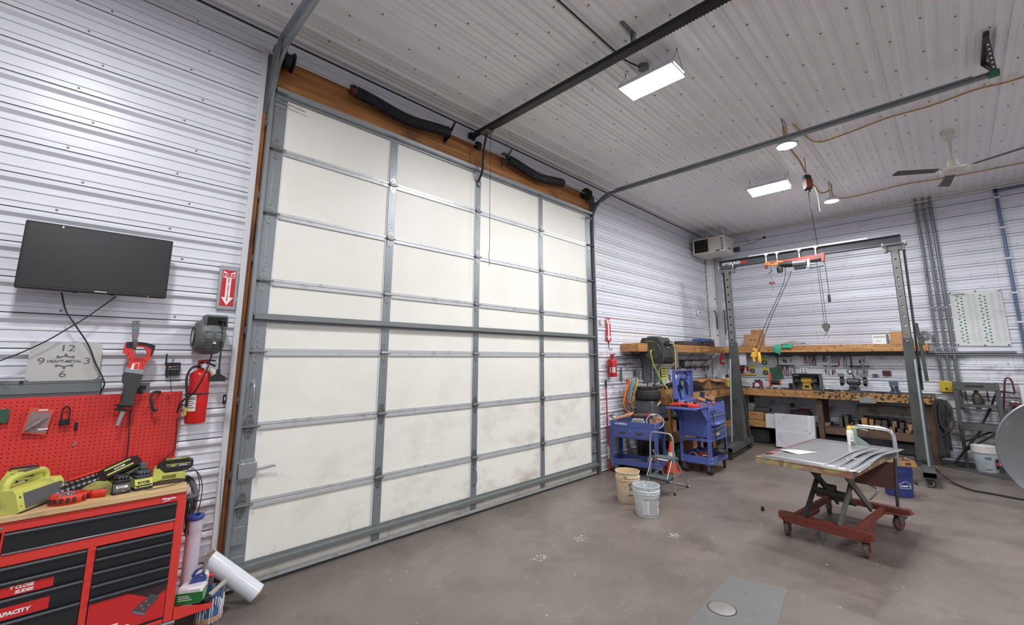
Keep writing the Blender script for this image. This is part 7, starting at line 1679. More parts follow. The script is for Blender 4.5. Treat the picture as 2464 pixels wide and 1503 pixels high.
q=MB();q.cyl((-.02,0,.12),(.14,0,.12),.05,n=18);q.build('motor',black,opd);q=MB();q.box(-.06,-.02,-.04,.04,.0,.16,.006);q.box(.14,.16,-.03,.03,.05,.18,.005);q.box(-.05,-.01,-.03,.03,.16,.33,.006);q.build('orange_frame',mat('orange_plastic',None),opd);q=MB();q.box(-.14,.02,-.05,.05,.155,.17,.003);q.build('work_plate',galv_d,opd);q=MB();q.box(-.09,.2,-.06,.06,0,.012,.003);q.build('base_plate',galv_d,opd)
rbx2=thing('red_parts_tin','red tin with a white lid and fittings left of the orange tool','tin',(8.42,-1.08,BZ),R(-90));q=MB();q.box(-.09,.09,-.06,.06,0,.11,.006);q.build('tin',mat('tin_red',srgb(150,36,56),.45),rbx2);q=MB();q.lathe([(.001,.05),(.03,.045),(.05,.02),(.055,0)],M=Matrix.Translation((.0,-.062,.05))@Matrix.Rotation(R(90),4,'X'),n=18);q.build('white_lid',mat('pale_blue_white',srgb(198,214,222),.4),rbx2)
for i in range(5):
 q=MB();q.lathe([(.012,-.02),(.03,-.02),(.03,.02),(.012,.02)],M=Matrix.Translation((-.05+.03*i,0,.13+.012*(i%2)))@Matrix.Rotation(R(60+20*i),4,'X'),n=12);q.build('fitting',[steel,blackm][i%2],rbx2)
q=MB();q.lathe([(.001,0),(.035,0),(.038,.115),(.034,.115),(.031,.01),(.001,.01)],n=18);clutter('dark_cup',q,dk_,(8.50,-1.70,BZ),0,'dark cup just left of the cased yellow grinder','cup')
random.seed(50)
for i in range(26):
 y=-.95-.028*i if i<22 else-2.45-.06*(i-22)
 q=MB()
 if i%3==0:q.cyl((-.03,0,.008),(.04,0,.008),.008,n=8);q.cyl((.04,0,.01),(.055,0,.01),.012,n=8)
 elif i%3==1:q.box(-.035,.035,-.02,.02,0,.022,.003)
 else:q.lathe([(.006,0),(.018,0),(.018,.025),(.006,.025)],n=12)
 o=q.build('bench_bit',[steel,print_white,blackm,chrome,galv_d][i%5]);o.location=(8.24+random.uniform(0,.08),y,BZ+.0005);o.rotation_euler=(0,0,random.uniform(0,3));tag(o,['bright steel bit','white block','black ring','chrome bit','dull grey block'][i%5]+' in the row of bits along the far bench front','metal bit','bits along the far bench')
random.seed(51)
for i in range(14):
 q=MB();r_=random.uniform(.018,.03);q.lathe([(.008,0),(r_,0),(r_,.03),(.008,.03)],n=14);o=q.build('machined_ring',[galv_d,blackm,steel,dk_][i%4]);o.location=(8.28+random.uniform(0,.14),-2.30-.035*i*.9,BZ+.0005+.0*i);tag(o,['dull grey','black','bright steel','dark'][i%4]+' ring in the cluster between the two bench grinders','ring','rings between the bench grinders')
fl2=thing('putty_file','blue handled file lying in front of the dark bench grinder','file',(8.27,-2.86,BZ+.012),R(80));q=MB();q.box(-.0,.24,-.008,.008,-.004,.004,.002);q.build('blade',steel,fl2);q=MB();q.cyl((-.11,0,0),(0,0,0),.015,.010,n=10);q.build('handle',mat('tool_blue',None),fl2)
for yy,lb_ in((-.86,'grey pliers lying at the left end of the far bench'),(-3.18,'dark pliers lying left of the vise')):
 t=thing('pliers',lb_,'pliers',(8.32,yy,BZ+.010),R(60));
 for s in(-1,1):
  q=MB();q.tube(spline([(-.10,s*.025,0),(-.03,s*.012,0),(0,0,0),(.06,-s*.008,0)],4),.008,n=8);q.build('arm',[galv_d,dk_][yy<-2],t)
fbx=thing('flat_carton','large dented white flat carton leaning on the far bench','box',(8.02,-1.80,.02),rot=(0,R(9),R(-1)))
q=MB();q.box(-.045,.045,-.35,.345,.0,.66,.004);q.build('carton',mat('carton_grey_white',srgb(196,196,202),.65,0,.06,5,dirt=srgb(160,156,156),dscale=6,dthr=.66),fbx)
for y0_,y1_,z0_,z1_ in((-.34,.34,.30,.335),(-.28,-.24,.0,.66)):
 q=MB();q.box(-.0462,-.0451,y0_,y1_,z0_,z1_);q.build('packing_tape',mat('tape_pale',srgb(210,210,214),.3),fbx,smooth=0)
q=MB();q.box(-.012,.012,-.10,.095,0,.29,.003);o=clutter('white_board',q,mat('board_dirty_white',srgb(206,206,206),.6,0,.08,8),(8.17,-1.34,.355),0,'dirty white board leaning on the lower shelf left of the flat carton','board');o.rotation_euler=(0,R(6),0)
cbx=thing('small_carton','brown carton on the lower shelf behind the left gantry leg','box',(8.45,-1.01,lsz),R(-90));q=MB();q.box(-.15,.15,-.10,.10,0,.165,.004);q.build('carton',cardb,cbx);q=MB();q.box(-.09,.03,-.1015,-.10,.11,.12);q.build('carton_slot',mat('dark_brown_print',None),cbx,smooth=0)
q=MB();q.box(-.16,.16,-.11,.11,0,.09,.02);clutter('grey_bin',q,mat('bin_slate',srgb(88,90,94),.55),(8.55,-1.10,lsz+.167),R(-90),'grey plastic tub lying on the brown carton under the far bench','tub')
q=MB();q.box(-.14,.14,-.10,.10,0,.10,.02);q.box(-.13,.13,-.103,-.10,.02,.05,.002);clutter('dark_case',q,dk_,(8.60,-1.45,lsz+.0),R(-90),'dark case on the lower shelf behind the white board','case')
q=MB();q.box(-.07,.07,-.05,.05,0,.34,.004);clutter('tall_white_carton',q,mat('board_dirty_white',None),(8.62,-.86,lsz),R(-90),'tall white carton at the left end of the lower shelf','box')
pan=thing('mounted_wheel','dark round caster and red pan on the lower shelf behind the flat carton','caster',(8.55,-1.78,lsz),R(-90));q=MB();q.lathe([(.001,0),(.10,0),(.12,.03),(.11,.035),(.001,.012)],c=(.10,0,.24),n=24);q.build('pan',mat('dull_red',None),pan);q=MB();q.cyl((-.10,-.02,.34),(-.10,.02,.34),.05,n=18);q.build('wheel',rubber,pan);q=MB();q.box(-.14,.22,-.10,.10,0,.24,.006);q.build('crate',dk_,pan)
tim=[wood('offcut_a',srgb(150,108,62),srgb(190,146,94),.75,0,dirt=srgb(60,50,42),dthr=.58,ds=8),wood('offcut_b',srgb(66,60,56),srgb(94,86,80),.8,0,dirt=srgb(42,40,38),dthr=.6,ds=8),wood('offcut_c',srgb(112,92,70),srgb(146,122,92),.75,0,dirt=srgb(54,48,42),dthr=.56,ds=8)]
offs=[(-2.31,0,.09,.06,2),(-2.53,0,.055,.20,1),(-2.62,0,.06,.22,1),(-2.70,0,.05,.10,1),(-2.78,0,.055,.13,1),(-2.90,0,.085,.215,0),(-3.00,0,.07,.10,2),(-3.00,.10,.065,.095,0),(-3.085,0,.075,.105,0),(-3.10,.105,.085,.085,1),(-3.18,0,.09,.10,1),(-3.19,.10,.07,.09,1),(-3.29,0,.075,.085,2),(-3.33,.085,.065,.11,2),(-3.40,0,.08,.07,1),(-3.43,.07,.06,.10,1),(-3.51,0,.08,.05,2),(-3.54,.05,.055,.10,0)]
nm_=['leftmost','second','third','fourth','fifth','sixth, pale and tall','seventh','eighth, upper pale','ninth','tenth, upper','eleventh','twelfth, upper','thirteenth','fourteenth, upper','fifteenth','sixteenth, upper','seventeenth','rightmost, upper pale']
for i,(y,dz,w_,h_,k)in enumerate(offs):
 q=MB();q.box(0,random.uniform(.32,.45),-w_/2,w_/2,0,h_-.001,.004);o=q.build('timber_block',tim[k]);o.location=(8.31+(.02 if dz else 0)+random.uniform(0,.03),y,lsz+.0005+dz);tag(o,'timber block under the far bench, '+nm_[i]+' from the left','timber','timber blocks on the lower shelf')
q=MB();q.box(0,.06,-.40,.40,0,.20,.006);o=clutter('scorched_plank',q,tim[1],(8.33,-3.22,.735),0,'long dark plank hung under the far bench above the timber blocks','plank')
q=MB();q.box(0,.05,-.18,.18,0,.16,.006);o=clutter('stained_board',q,tim[2],(8.36,-2.80,.73)if False else(8.42,-2.98,.748),0,'short stained board behind the long dark plank','board')
for i,(y,z,lb_)in enumerate(((-1.75,.0,'dark flat plate on the floor below the white flat carton'),(-3.2,.0,'dark pallet on the floor under the timber blocks'))):
 q=MB();q.box(-.22,.22,-.35,.35,0,.03 if i==0 else.09,.004);clutter('floor_skid',q,tim[1]if i else dk_,(8.45,y,0),0,lb_,'skid')
for i,(y,w_,h_)in enumerate(((-1.0,.5,.28),(-1.55,.42,.22),(-2.5,.55,.26),(-3.45,.45,.2))):
 q=MB();q.box(-.2,.2,-w_/2,w_/2,0,h_,.02);q.box(-.18,.18,-w_/2+.02,w_/2-.02,h_,h_+.012,.004);clutter('storage_crate',q,mat('crate_black',srgb(44,44,46),.7,0,.2,8),(8.55,y,.031 if i==1 else.0 if i!=3 else.091),0,['black crate on the floor under the left end of the far bench','black crate on the floor behind the white flat carton','black crate on the floor under the middle of the far bench','black crate on the pallet at the right end of the far bench'][i],'crate')
q=MB();q.box(-.10,.10,-.16,.16,0,.02,.003);q.box(-.1,.1,-.16,-.12,.02,.06,.003);clutter('pallet_end',q,tim[0],(7.95,-3.52,0),R(5),'pale broken pallet end on the floor by the blue bucket','timber')
q=MB();q.box(-.05,.05,-.12,.12,0,.06,.003);clutter('carton_wedge',q,cardb,(8.02,-1.58,0),0,'brown carton wedge under the white flat carton','carton')if False else None
obx=thing('cardboard_box','open brown carton on the door wall bench behind the royal blue cart','box',(7.55,-.36,BZ),R(-16))
q=MB();wx,wy,hh=.27,.20,.20
for a_ in((-wx,wx,-wy,-wy+.005),(-wx,wx,wy-.005,wy),(-wx,-wx+.005,-wy,wy),(wx-.005,wx,-wy,wy)):q.box(*a_,0,hh)
q.box(-wx,wx,-wy,wy,0,.004);q.build('carton_walls',cardb,obx,smooth=0)
for P4 in([(-wx,-wy,hh),(wx,-wy,hh),(wx+.02,-wy-.13,hh-.07),(-wx+.04,-wy-.13,hh-.04)],[(-wx,-wy,hh),(-wx,wy,hh),(-wx-.16,wy,hh-.01),(-wx-.18,-wy+.02,hh-.06)],[(wx,-wy,hh),(wx,wy,hh),(wx+.14,wy,hh-.05),(wx+.15,-wy,hh-.06)]):
 q=MB();q.quad(*P4);fo=q.build('flap',cardb,obx,smooth=0);so=fo.modifiers.new('t','SOLIDIFY');so.thickness=.004
q=MB();q.box(-.04,.12,-wy-.001,-wy,.08,.13);q.build('blue_print',mat('carton_blue_print',srgb(92,110,124),.8),obx,smooth=0)
for i,(x,y,m,lb_)in enumerate(((6.45,-.40,black,'stack of black trays on the door wall bench left of the carton'),(8.05,-.40,mat('pale_blue_white',None),'small white cup right of the open carton'))):
 q=MB()
 if i==0:
  for k in range(3):q.box(-.28+.02*k,.28-.03*k,-.16,.16,.035*k+.001,.035*k+.03,.006)
 else:q.lathe([(.001,0),(.045,0),(.055,.07),(.05,.07),(.04,.01),(.001,.01)],n=16)
 clutter(['black_trays','white_cup'][i],q,m,(x,y,BZ),R(-8),lb_,['tray','cup'][i])
q=MB();q.box(-.16,.16,-.10,.10,0,.09,.01);q.box(.12,.16,-.105,-.10,.01,.08,.003);clutter('drill_case',q,dk_,(6.45,-.42,BZ+.107),R(-6),'dark power tool case on top of the black trays','case')
random.seed(61)
for i in range(7):
 q=MB();q.lathe([(.012,-.015),(.035,-.015),(.035,.015),(.012,.015)],M=Matrix.Rotation(R(random.uniform(30,90)),4,'X'),n=12);clutter('pipe_fitting',q,[galv,steel,mat('dirty_grey',None)][i%3],(6.35+.06*i,-.36,BZ+.235),random.uniform(0,3),'grey pipe fitting in the heap on the dark tool case','fitting','fittings on the dark tool case')
yb_=thing('spray_bottle','yellow bottle with black top near the left gantry leg','bottle',(8.32,-.48,BZ));q=MB();q.lathe([(.001,0),(.042,0),(.044,.01),(.044,.15),(.02,.19),(.018,.20)],n=18);q.build('bottle_body',mat('bottle_yellow',srgb(206,190,60),.45),yb_);q=MB();q.lathe([(.018,.20),(.03,.21),(.03,.27),(.001,.275)],n=14);q.build('bottle_top',black,yb_)
for i,(x,y,r_,h_,m,lb_)in enumerate(((8.15,-.30,.05,.22,mat('bottle_blue',srgb(70,100,150),.4),'blue bottle behind the left gantry leg'),(8.02,-.28,.04,.16,mat('bottle_brown',srgb(110,92,60),.4),'brown bottle right of the open carton'),(7.95,-.50,.035,.10,galv,'short grey can beside the open carton'),(8.55,-.30,.05,.26,white,'white jug in the bench corner'))):
 q=MB();q.lathe([(.001,0),(r_,0),(r_,h_*.65),(r_*.45,h_*.82),(r_*.45,h_),(.001,h_)],n=16);clutter('bottle',q,m,(x,y,BZ),0,lb_,'bottle')
crt=thing('wooden_crate','plain wooden drawer box at the left end of the door wall bench','crate',(5.42,-.36,BZ),R(-3));q=MB();q.box(-.30,.30,-.22,-.205,0,.10,.003);q.box(-.30,.30,.205,.22,0,.10,.003);q.box(-.30,-.285,-.205,.205,0,.10,.003);q.box(.285,.30,-.205,.205,0,.10,.003);q.box(-.285,.285,-.205,.205,0,.006);q.build('crate_walls',osbx,crt)
random.seed(71)
for i in range(12):
 L_=random.uniform(.1,.2);q=MB();q.tube([(-L_,0,0),(L_*.2,0,.01),(L_,.01,.0)],[.014,.012,.010],n=8);q.cyl((L_,.01,0),(L_+.03,.01,0),.018,n=8);o=q.build('bench_tool',cols[i%8]);o.location=(5.25+.05*(i%8),-.42+.035*(i%5),BZ+.10+.02*(i//4));o.rotation_euler=(0,R(random.uniform(-8,8)),R(random.uniform(-40,40)));tag(o,['black metal','bright steel','dirty grey','red','blue','dark red','orange','dull grey'][i%8]+' tool in the heap on the wooden drawer box','tool','tools on the wooden drawer box')
q=MB();q.box(-.10,.10,-.05,.05,0,.07,.01);clutter('yellow_box',q,mat('sticker_yellow',None),(5.52,-.55,BZ+.16),R(-6),'yellow box on the heap at the left end of the door wall bench','box')
q=MB();q.tube(spline([(5.20,-.55,1.33),(5.6,-.56,1.37),(6.0,-.52,1.42),(6.25,-.45,1.46)],6),.028,n=10);one(q,'black_pipe',rubber,'black pipe lying over the tools on the door wall bench','pipe')
random.seed(81)
for i in range(6):
 q=MB();w_=random.uniform(.12,.2);h_=random.uniform(.14,.3);q.box(-w_,w_,-.15,.15,0,h_,.01);clutter('storage_box',q,[cardb,dk_,mat('bin_slate',None),cardb,mat('crate_black',None),cardb][i],(5.45+.45*i,-.35,.4805),0,['brown carton','dark case','slate tub','second brown carton','black crate','last brown carton'][i]+' on the shelf under the door wall bench','box')
for i in range(3):
 q=MB();q.box(-.22,.22,-.18,.18,0,.26,.01);clutter('storage_box',q,[mat('crate_black',None),cardb,dk_][i],(5.6+.85*i,-.34,0),0,['black crate','brown carton','dark case'][i]+' on the floor under the door wall bench','box')
gl2=MB();gl2.box(-.16,.16,-.1,.1,0,.2,.02);clutter('green_bin',gl2,mat('bin_green',srgb(64,118,104),.5),(5.38,-.52,.0),0,'green plastic bin on the floor behind the royal blue cart','bin')
# door wall, right part
extinguisher((4.195,-.085,1.49),.075,.30,'small red fire extinguisher on the wall above the red pole',big=False)
sn=thing('motion_sensor','small white sensor beside the right fire extinguisher sign','sensor',(3.99,-.02,2.37));q=MB();q.box(-.03,.03,-.03,0,0,.09,.006);q.build('body',white,sn);q=MB();q.box(-.02,.02,-.031,-.029,.05,.08);q.build('lens',mat('label_grey',None),sn,smooth=0)
hk2=thing('wall_hook','empty dark hook under the right fire extinguisher sign','hook',(4.20,-.02,2.07));q=MB();q.box(-.02,.02,-.01,0,-.01,.03,.002);q.tube(spline([(0,-.008,0),(0,-.012,-.10),(.01,-.03,-.13),(.04,-.04,-.12),(.05,-.04,-.10)],5),.006,n=8);q.build('hook_bar',blackm,hk2)
th=thing('thermostat','small round thermostat on the door wall near the corner','thermostat',(8.02,-.02,2.86));q=MB();q.lathe([(.001,.035),(.05,.033),(.06,.02),(.06,0)],M=Matrix.Rotation(R(90),4,'X')@Matrix.Diagonal((.85,1.15,1,1)),n=20);q.build('body',white,th);q=MB();q.cyl((.01,-.034,0),(.01,-.037,0),.018,n=12);q.build('dial',print_dark,th)
ol2=outlet(5.02,1.53,'grey double wall outlet right of the hanging hoses');ol2.location.y=-.021
kr=thing('key_rack','small hook rack with wires beside the right fire extinguisher','hook rack',(4.70,-.021,1.70));q=MB();q.box(-.30,.28,-.008,0,-.006,.014,.002);q.build('rail',galv_d,kr)
for i in range(5):
 q=MB();q.tube([(-.24+.12*i,-.008,.004),(-.24+.12*i,-.035,-.01),(-.24+.12*i,-.04,.008)],.004,n=6);q.build('hook',blackm,kr)
q=MB();q.tube(spline([(-.24,-.03,0),(-.1,-.035,-.03),(0,-.03,-.05),(.05,-.03,-.10),(.12,-.03,-.02)],5),.004,n=6);q.build('wire_hanger',galv_d,kr)
for z,lb_ in((1.84,'upper thin grey conduit on the door wall left of the hose reel'),(1.80,'lower thin grey conduit on the door wall left of the hose reel')):
 q=MB();q.cyl((4.26,-.05,z-.01),(5.9,-.05,z+.035),.010,n=8);one(q,'conduit',galv_d,lb_,'conduit')
hb_=thing('hose_hook','grey steel bracket holding the coiled hoses','hook',(4.56,-.02,1.40));q=MB();q.box(-.025,.025,-.012,0,0,.24,.002);q.tube([(0,-.01,.02),(.03,-.22,.0),(.04,-.28,.04)],.012,n=8);q.build('bracket',galv_d,hb_)
random.seed(33)
hc=[mat('hose_sky_blue',srgb(128,160,172),.45),mat('hose_orange',srgb(206,110,44),.5),mat('hose_tan_yellow',srgb(190,170,110),.5),mat('hose_teal',srgb(96,140,150),.45)]
def hose_coil(x,y,top,drop,w,loops,m,label,seed):
 random.seed(seed);t=thing('coiled_hose',label,'hose',(x,y,top))
 for k in range(loops):
  pts=[];ww=w*random.uniform(.7,1.1);dd=drop*random.uniform(.82,1.08);ox=random.uniform(-.05,.05);oy=random.uniform(-.03,.03)
  for i in range(24):
   a=2*PI*i/24;tt=(1-math.cos(a))/2
   pts.append((ox*tt+ww*math.sin(a)*(.35+.75*tt),oy*tt+.03*math.sin(2*a)+.008*k,-dd*tt))
  q=MB();q.tube(spline(pts+[pts[0]],2),.0065,n=6);q.build('hose_loop',m,t)
 return t
hose_coil(4.60,-.25,1.455,.52,.15,11,hc[0],'sky blue air hose coiled over the wall bracket',3)
hose_coil(4.50,-.22,1.45,.46,.12,6,hc[1],'orange cord coiled among the hanging hoses',4)
hose_coil(4.68,-.27,1.45,.54,.13,7,hc[2],'tan yellow hose coiled at the front of the hanging hoses',5)
cable_obj('orange_cord_tail',[(4.42,-.24,1.36),(4.30,-.25,1.2),(4.24,-.25,1.05),(4.30,-.26,.95),(4.42,-.30,.89)],.011,hc[1],'orange cord tail hanging left of the coiled hoses',cat='cord')
tk=thing('rubber_tyre_stack','black barrel shaped tank on a box beside the coiled hoses','tank',(4.75,-.42,1.09));q=MB();q.lathe([(.001,0),(.15,.0),(.205,.03),(.225,.09),(.205,.16),(.17,.18),(.18,.195),(.18,.225),(.001,.23)],n=32);q.build('tank_body',rubber,tk);q=MB();q.cyl((0,0,.23),(0,0,.30),.008,n=8);q.build('stem',blackm,tk)
cst=thing('stool_stand','dark box stand under the black tank','stand',(4.76,-.42,0));q=MB();q.box(-.16,.16,-.16,.16,.70,1.089,.01);q.build('stand_top',mat('bin_slate',None),cst)
for x in(-.13,.13):
 for y in(-.13,.13):
  q=MB();q.box(x-.02,x+.02,y-.02,y+.02,0,.70,.003);q.build('leg',dk_,cst)
mal=thing('wooden_mallet','wooden handled mallet leaning between the hoses and the bench','mallet',(0,0,0));q=MB();q.tube([(4.62,-.50,.86),(4.84,-.60,1.07)],[.014,.018],n=10);q.build('handle',wtop,mal);q=MB();q.cyl((4.56,-.52,.84),(4.66,-.44,.86),.035,n=14);q.build('head',dk_,mal)
q=MB();q.box(-.10,.10,-.04,.04,0,.12,.004);o=clutter('salmon_block',q,mat('salmon_board',None),on1(.66,.28,.755),R(-50),'salmon pink block standing at the back of the lettered cart','block')
hr=thing('hose_reel','large black hose reel on the wall shelf with a lime hose','hose reel',(5.10,-.42,1.70));hrb=mat('reel_black',srgb(52,52,52),.5,0,.15,8)
prf=[(-.24,.06),(-.20,.0),(.20,.0),(.245,.05),(.245,.34),(.19,.46),(-.14,.47),(-.22,.36)]
q=MB();q.prism([(-p[0]*.92 if False else p[0]*.92,p[1])for p in prf],-.16,.26,axis='x');q.build('housing',hrb,hr,smooth=20)
q=MB();q.lathe([(.001,-.185),(.04,-.185),(.05,-.17),(.13,-.17),(.15,-.178),(.165,-.165),(.165,-.155)],M=Matrix.Translation((0,-.03,.23))@Matrix.Rotation(R(90),4,'Y'),n=30);q.build('side_disc',mat('reel_disc',srgb(66,66,66),.55,0,.1,10),hr)
q=MB();q.box(-.06,.22,-.232,-.222,.33,.40,.003);q.build('guide_slot',mat('deep_black',None),hr);q=MB();q.box(-.10,.20,-.229,-.222,.04,.12,.003);q.build('lower_slot',mat('deep_black',None),hr);q=MB();q.box(-.02,.26,.0,.14,.46,.50,.005);q.build('mount_bar',galv_d,hr)
lime=mat('hose_lime',srgb(150,176,60),.45);q=MB();q.box(-.161,-.1605,-.06,.10,.395,.405);q.build('maker_stripe',lime,hr,smooth=0);q=MB();q.box(.0,.10,-.2262,-.2225,.285,.297);q.build('maker_stripe',lime,hr,smooth=0)
q=MB();q.box(-.14,.24,.17,.40,.18,.30,.004);q.build('wall_arm',galv_d,hr)
lh=thing('lime_hose','lime green hose curving down from the reel hub past the tank','hose',(0,0,0));q=MB();q.tube(spline([(4.905,-.45,1.93),(4.86,-.46,1.935),(4.83,-.47,1.88),(4.90,-.48,1.68),(5.00,-.56,1.42),(5.02,-.70,1.20),(5.00,-.76,1.0),(4.98,-.78,.86)],7),.013,n=8);q.build('hose_length',lime,lh)
th2=thing('tan_hose','tan hose hanging straight down from the reel mouth','hose',(0,0,0));q=MB();q.tube(spline([(5.17,-.66,2.07),(5.24,-.70,2.04),(5.28,-.70,1.85),(5.31,-.68,1.6),(5.34,-.66,1.46)],7),.012,n=8);q.build('hose_length',hc[2],th2);q=MB();q.cyl((5.34,-.66,1.46),(5.345,-.655,1.36),.014,n=10);q.build('hose_end',mat('bottle_brown',None),th2)
for x0,x1,z0,z1,lb_ in((5.33,5.66,1.35,1.73,'grey steel plate on the door wall below the hose reel'),(5.78,5.92,1.34,1.62,'narrow grey steel plate right of the wider plate')):
 q=MB();q.box(x0,x1,-.035,-.020,z0,z1,.002);one(q,'steel_plate',galv_d,lb_,'plate')
ysn=thing('yellow_notice','yellow notice sheet on the door wall behind the tan hose','notice',(6.16,-.022,1.38));q=MB();q.box(-.12,.12,-.004,0,0,.26,.001);q.build('sheet',mat('notice_yellow',srgb(206,204,110),.7,0,.08,12),ysn)
for i in range(4):
 q=MB();q.box(-.09,.08-.03*(i%2),-.005,-.004,.20-.05*i,.215-.05*i);q.build('notice_line',print_dark,ysn,smooth=0)
cloth('plastic_bag',[[(6.05+.06*i,-.04-.02*math.sin(i*1.3+j),1.36-.035*j)for j in range(5)]for i in range(7)],mat('bag_clear',srgb(200,200,206),.25),'clear plastic bag hanging under the yellow notice','bag')
for i,(x,z,kind,L_,m,lb_)in enumerate(((5.72,1.60,'pliers',.25,mat('vise_blue',None),'blue and black clamp hanging right of the steel plate'),(5.98,1.56,'pliers',.26,dk_,'dark clamp hanging left of the yellow notice'),(6.36,1.62,'screwdriver',.30,dk_,'long dark rod right of the yellow notice'),(6.62,1.66,'pliers',.14,dk_,'first dark tool left of the round coil on the door wall'),(6.72,1.70,'screwdriver',.18,mr_,'red handled tool left of the round coil'),(6.85,1.72,'pliers',.15,galv_d,'grey tool left of the round coil'),(7.20,1.62,'pliers',.18,dk_,'dark pliers below the round coil'),(7.33,1.64,'pliers',.14,mr_,'red pliers right of the dark pliers'),(7.45,1.74,'wrench',.42,dk_,'long dark bar in the middle of the door wall tools'),(7.62,1.66,'scraper',.12,dk_,'dark scraper right of the long dark bar'),(7.80,1.70,'screwdriver',.14,galv_d,'grey screwdriver left of the three red handles'),(8.02,1.74,'screwdriver',.22,mr_,'first red handled tool near the bench corner'),(8.12,1.74,'screwdriver',.24,dk_,'second long tool near the bench corner'),(8.22,1.74,'screwdriver',.20,mr_,'third red handled tool near the bench corner'),(8.34,1.74,'screwdriver',.22,dk_,'last dark tool near the bench corner'),(8.20,1.55,'screwdriver',.26,dk_,'thin dark rod below the red handles near the corner'))):
 wall_tool(kind,0,z,L_,m,lb_,x=x,group='tools hanging on the door wall',rz=0).location=(x,-.045,z)
for z,lb_ in((1.755,'upper black tool bar on the door wall'),(1.60,'lower black tool bar on the door wall')):
 q=MB();q.box(6.5,8.45,-.036,-.0195,z-.012,z+.012,.003);one(q,'tool_bar',blackm,lb_,'tool bar')
q=MB();q.lathe([(.05,-.012),(.085,-.012),(.085,.012),(.05,.012)],M=Matrix.Translation((6.98,-.05,1.68))@Matrix.Rotation(R(90),4,'X'),n=22);one(q,'cable_coil',rubber,'round black coil hanging on the door wall tool bar','coil')
gg=thing('grease_gun','grey grease gun hanging on the front of the door wall shelf','grease gun',(5.93,-.385,1.62));q=MB();q.cyl((0,-.03,.0),(0,-.03,.36),.03,n=14);q.cyl((0,-.03,.36),(0,-.03,.40),.02,n=12);q.build('barrel',galv_d,gg);q=MB();q.tube([(0,-.03,.38),(-.05,-.04,.40),(-.10,-.04,.36)],.009,n=8);q.build('lever',blackm,gg)
ig=thing('impact_driver','black pistol driver hanging on the front of the door wall shelf','driver',(5.74,-.385,1.72));q=MB();q.cyl((-.05,-.035,.28),(.06,-.035,.28),.035,n=14);q.box(-.025,.02,-.06,-.01,.06,.27,.01);q.box(-.05,.04,-.07,0,.0,.06,.01);q.build('driver_body',black,ig)
q=MB();q.lathe([(.001,-.035),(.03,-.03),(.042,0),(.03,.03),(.001,.035)],c=(5.62,-.41,1.96),n=18);one(q,'pale_ball',mat('pale_blue_white',None),'pale blue round bulb by the hose reel','bulb')
e3=extinguisher((8.42,-.36,1.66),.045,.20,'tiny red extinguisher hanging under the shelf corner',big=False)
q=MB();q.tube([(0,.018,.20),(0,.018,.262)],.005,n=6);q.build('hanger',steel,e3)
# corner column, heater
col_=thing('trim_11','white boxed steel column in the far room corner',None,(8.72,0,0),kind='structure')
q=MB();q.box(-.02,.09,-.16,-.021,0,HC-.05,.004);q.build('column_face',trimm,col_);q=MB();q.box(.09,.185,-.30,-.021,0,HC-.05,.004);q.build('column_face',mat('column_grey',srgb(176,180,184),.45),col_);q=MB();q.cyl((.04,-.175,1.9),(.04,-.175,4.5),.014,n=10);q.build('conduit',trimm,col_)
for z in(2.35,3.25):
 q=MB();q.box(.015,.065,-.192,-.16,z-.012,z+.012,.002);q.build('conduit_clip',galv_d,col_)
cable_obj('corner_cable',[(8.66,-.165,2.95),(8.70,-.185,2.9),(8.73,-.19,2.75),(8.735,-.185,2.5)],.010,cable,'black cable curving on the white corner column')
cable_obj('corner_cable',[(8.92,-.315,2.98),(8.885,-.33,2.9),(8.88,-.33,2.6),(8.885,-.325,2.38)],.010,cable,'black cable down the right side of the corner column')
ut=thing('unit_heater','cream gas unit heater lettered REZNOR hung in the ceiling corner','heater',(7.85,0,0));crm=mat('heater_cream',srgb(206,200,192),.45,0,.05)
y0h,y1h,z0h,z1h=-.09,-.815,4.215,4.585
q=MB();q.box(0,.62,y1h,y0h,z0h,z1h,.006);q.build('cabinet',crm,ut)
q=MB();q.prism([(y0h,z0h),(y1h,z0h),(y1h+.06,z0h-.07),(y0h-.10,z0h-.07)],.05,.60,axis='x')if False else None
q=MB();q.box(-.012,0,-.45,-.125,z0h+.03,z1h-.03,.0);q.build('louvre_opening',mat('deep_black',None),ut,smooth=0)
for i in range(5):
 z=z0h+.055+.065*i;q=MB();q.prism([(-.030,z-.018),(-.012,z+.022),(-.010,z+.022),(-.026,z-.018)],-.45,-.125,axis='y');q.build('louvre_blade',mat('louvre_dark',srgb(62,60,58),.45,.3),ut,smooth=0)
q=MB()
q.box(-.034,0,y0h-.035,y0h,z0h,z1h,.003);q.box(-.034,0,-.455,-.45,z0h,z1h,.001);q.box(-.034,0,-.45,y0h-.035,z1h-.03,z1h,.003);q.box(-.034,0,-.45,y0h-.035,z0h,z0h+.03,.003);q.build('louvre_frame',crm,ut)
q=MB();q.box(-.002,0,-.80,-.715,z0h+.01,z1h-.01);q.build('badge_strip',print_white,ut,smooth=0)
text('badge_lettering','REZNOR',.085,print_dark,ut,(-.0028,-.757,4.40),rot=(0,0,0),bold=.03,sx=.9,M=Matrix.Translation((-.0028,-.757,4.40))@Matrix.Rotation(R(-90),4,'Z')@Matrix.Rotation(R(90),4,'X')@Matrix.Rotation(R(90),4,'Z')@Matrix.Diagonal((.9,1,1,1)))
q=MB();q.box(-.002,0,-.70,-.60,z0h+.02,z0h+.045);q.build('rating_plate',print_dark,ut,smooth=0);q=MB();q.box(.22,.30,y1h-.002,y1h,4.29,4.33);q.build('side_label',print_dark,ut,smooth=0)
for x in(.08,.5):
 for y in(-.2,-.7):
  q=MB();q.cyl((x,y,z1h),(x,y,HC),.006,n=6);q.build('hanger_rod',galv_d,ut)
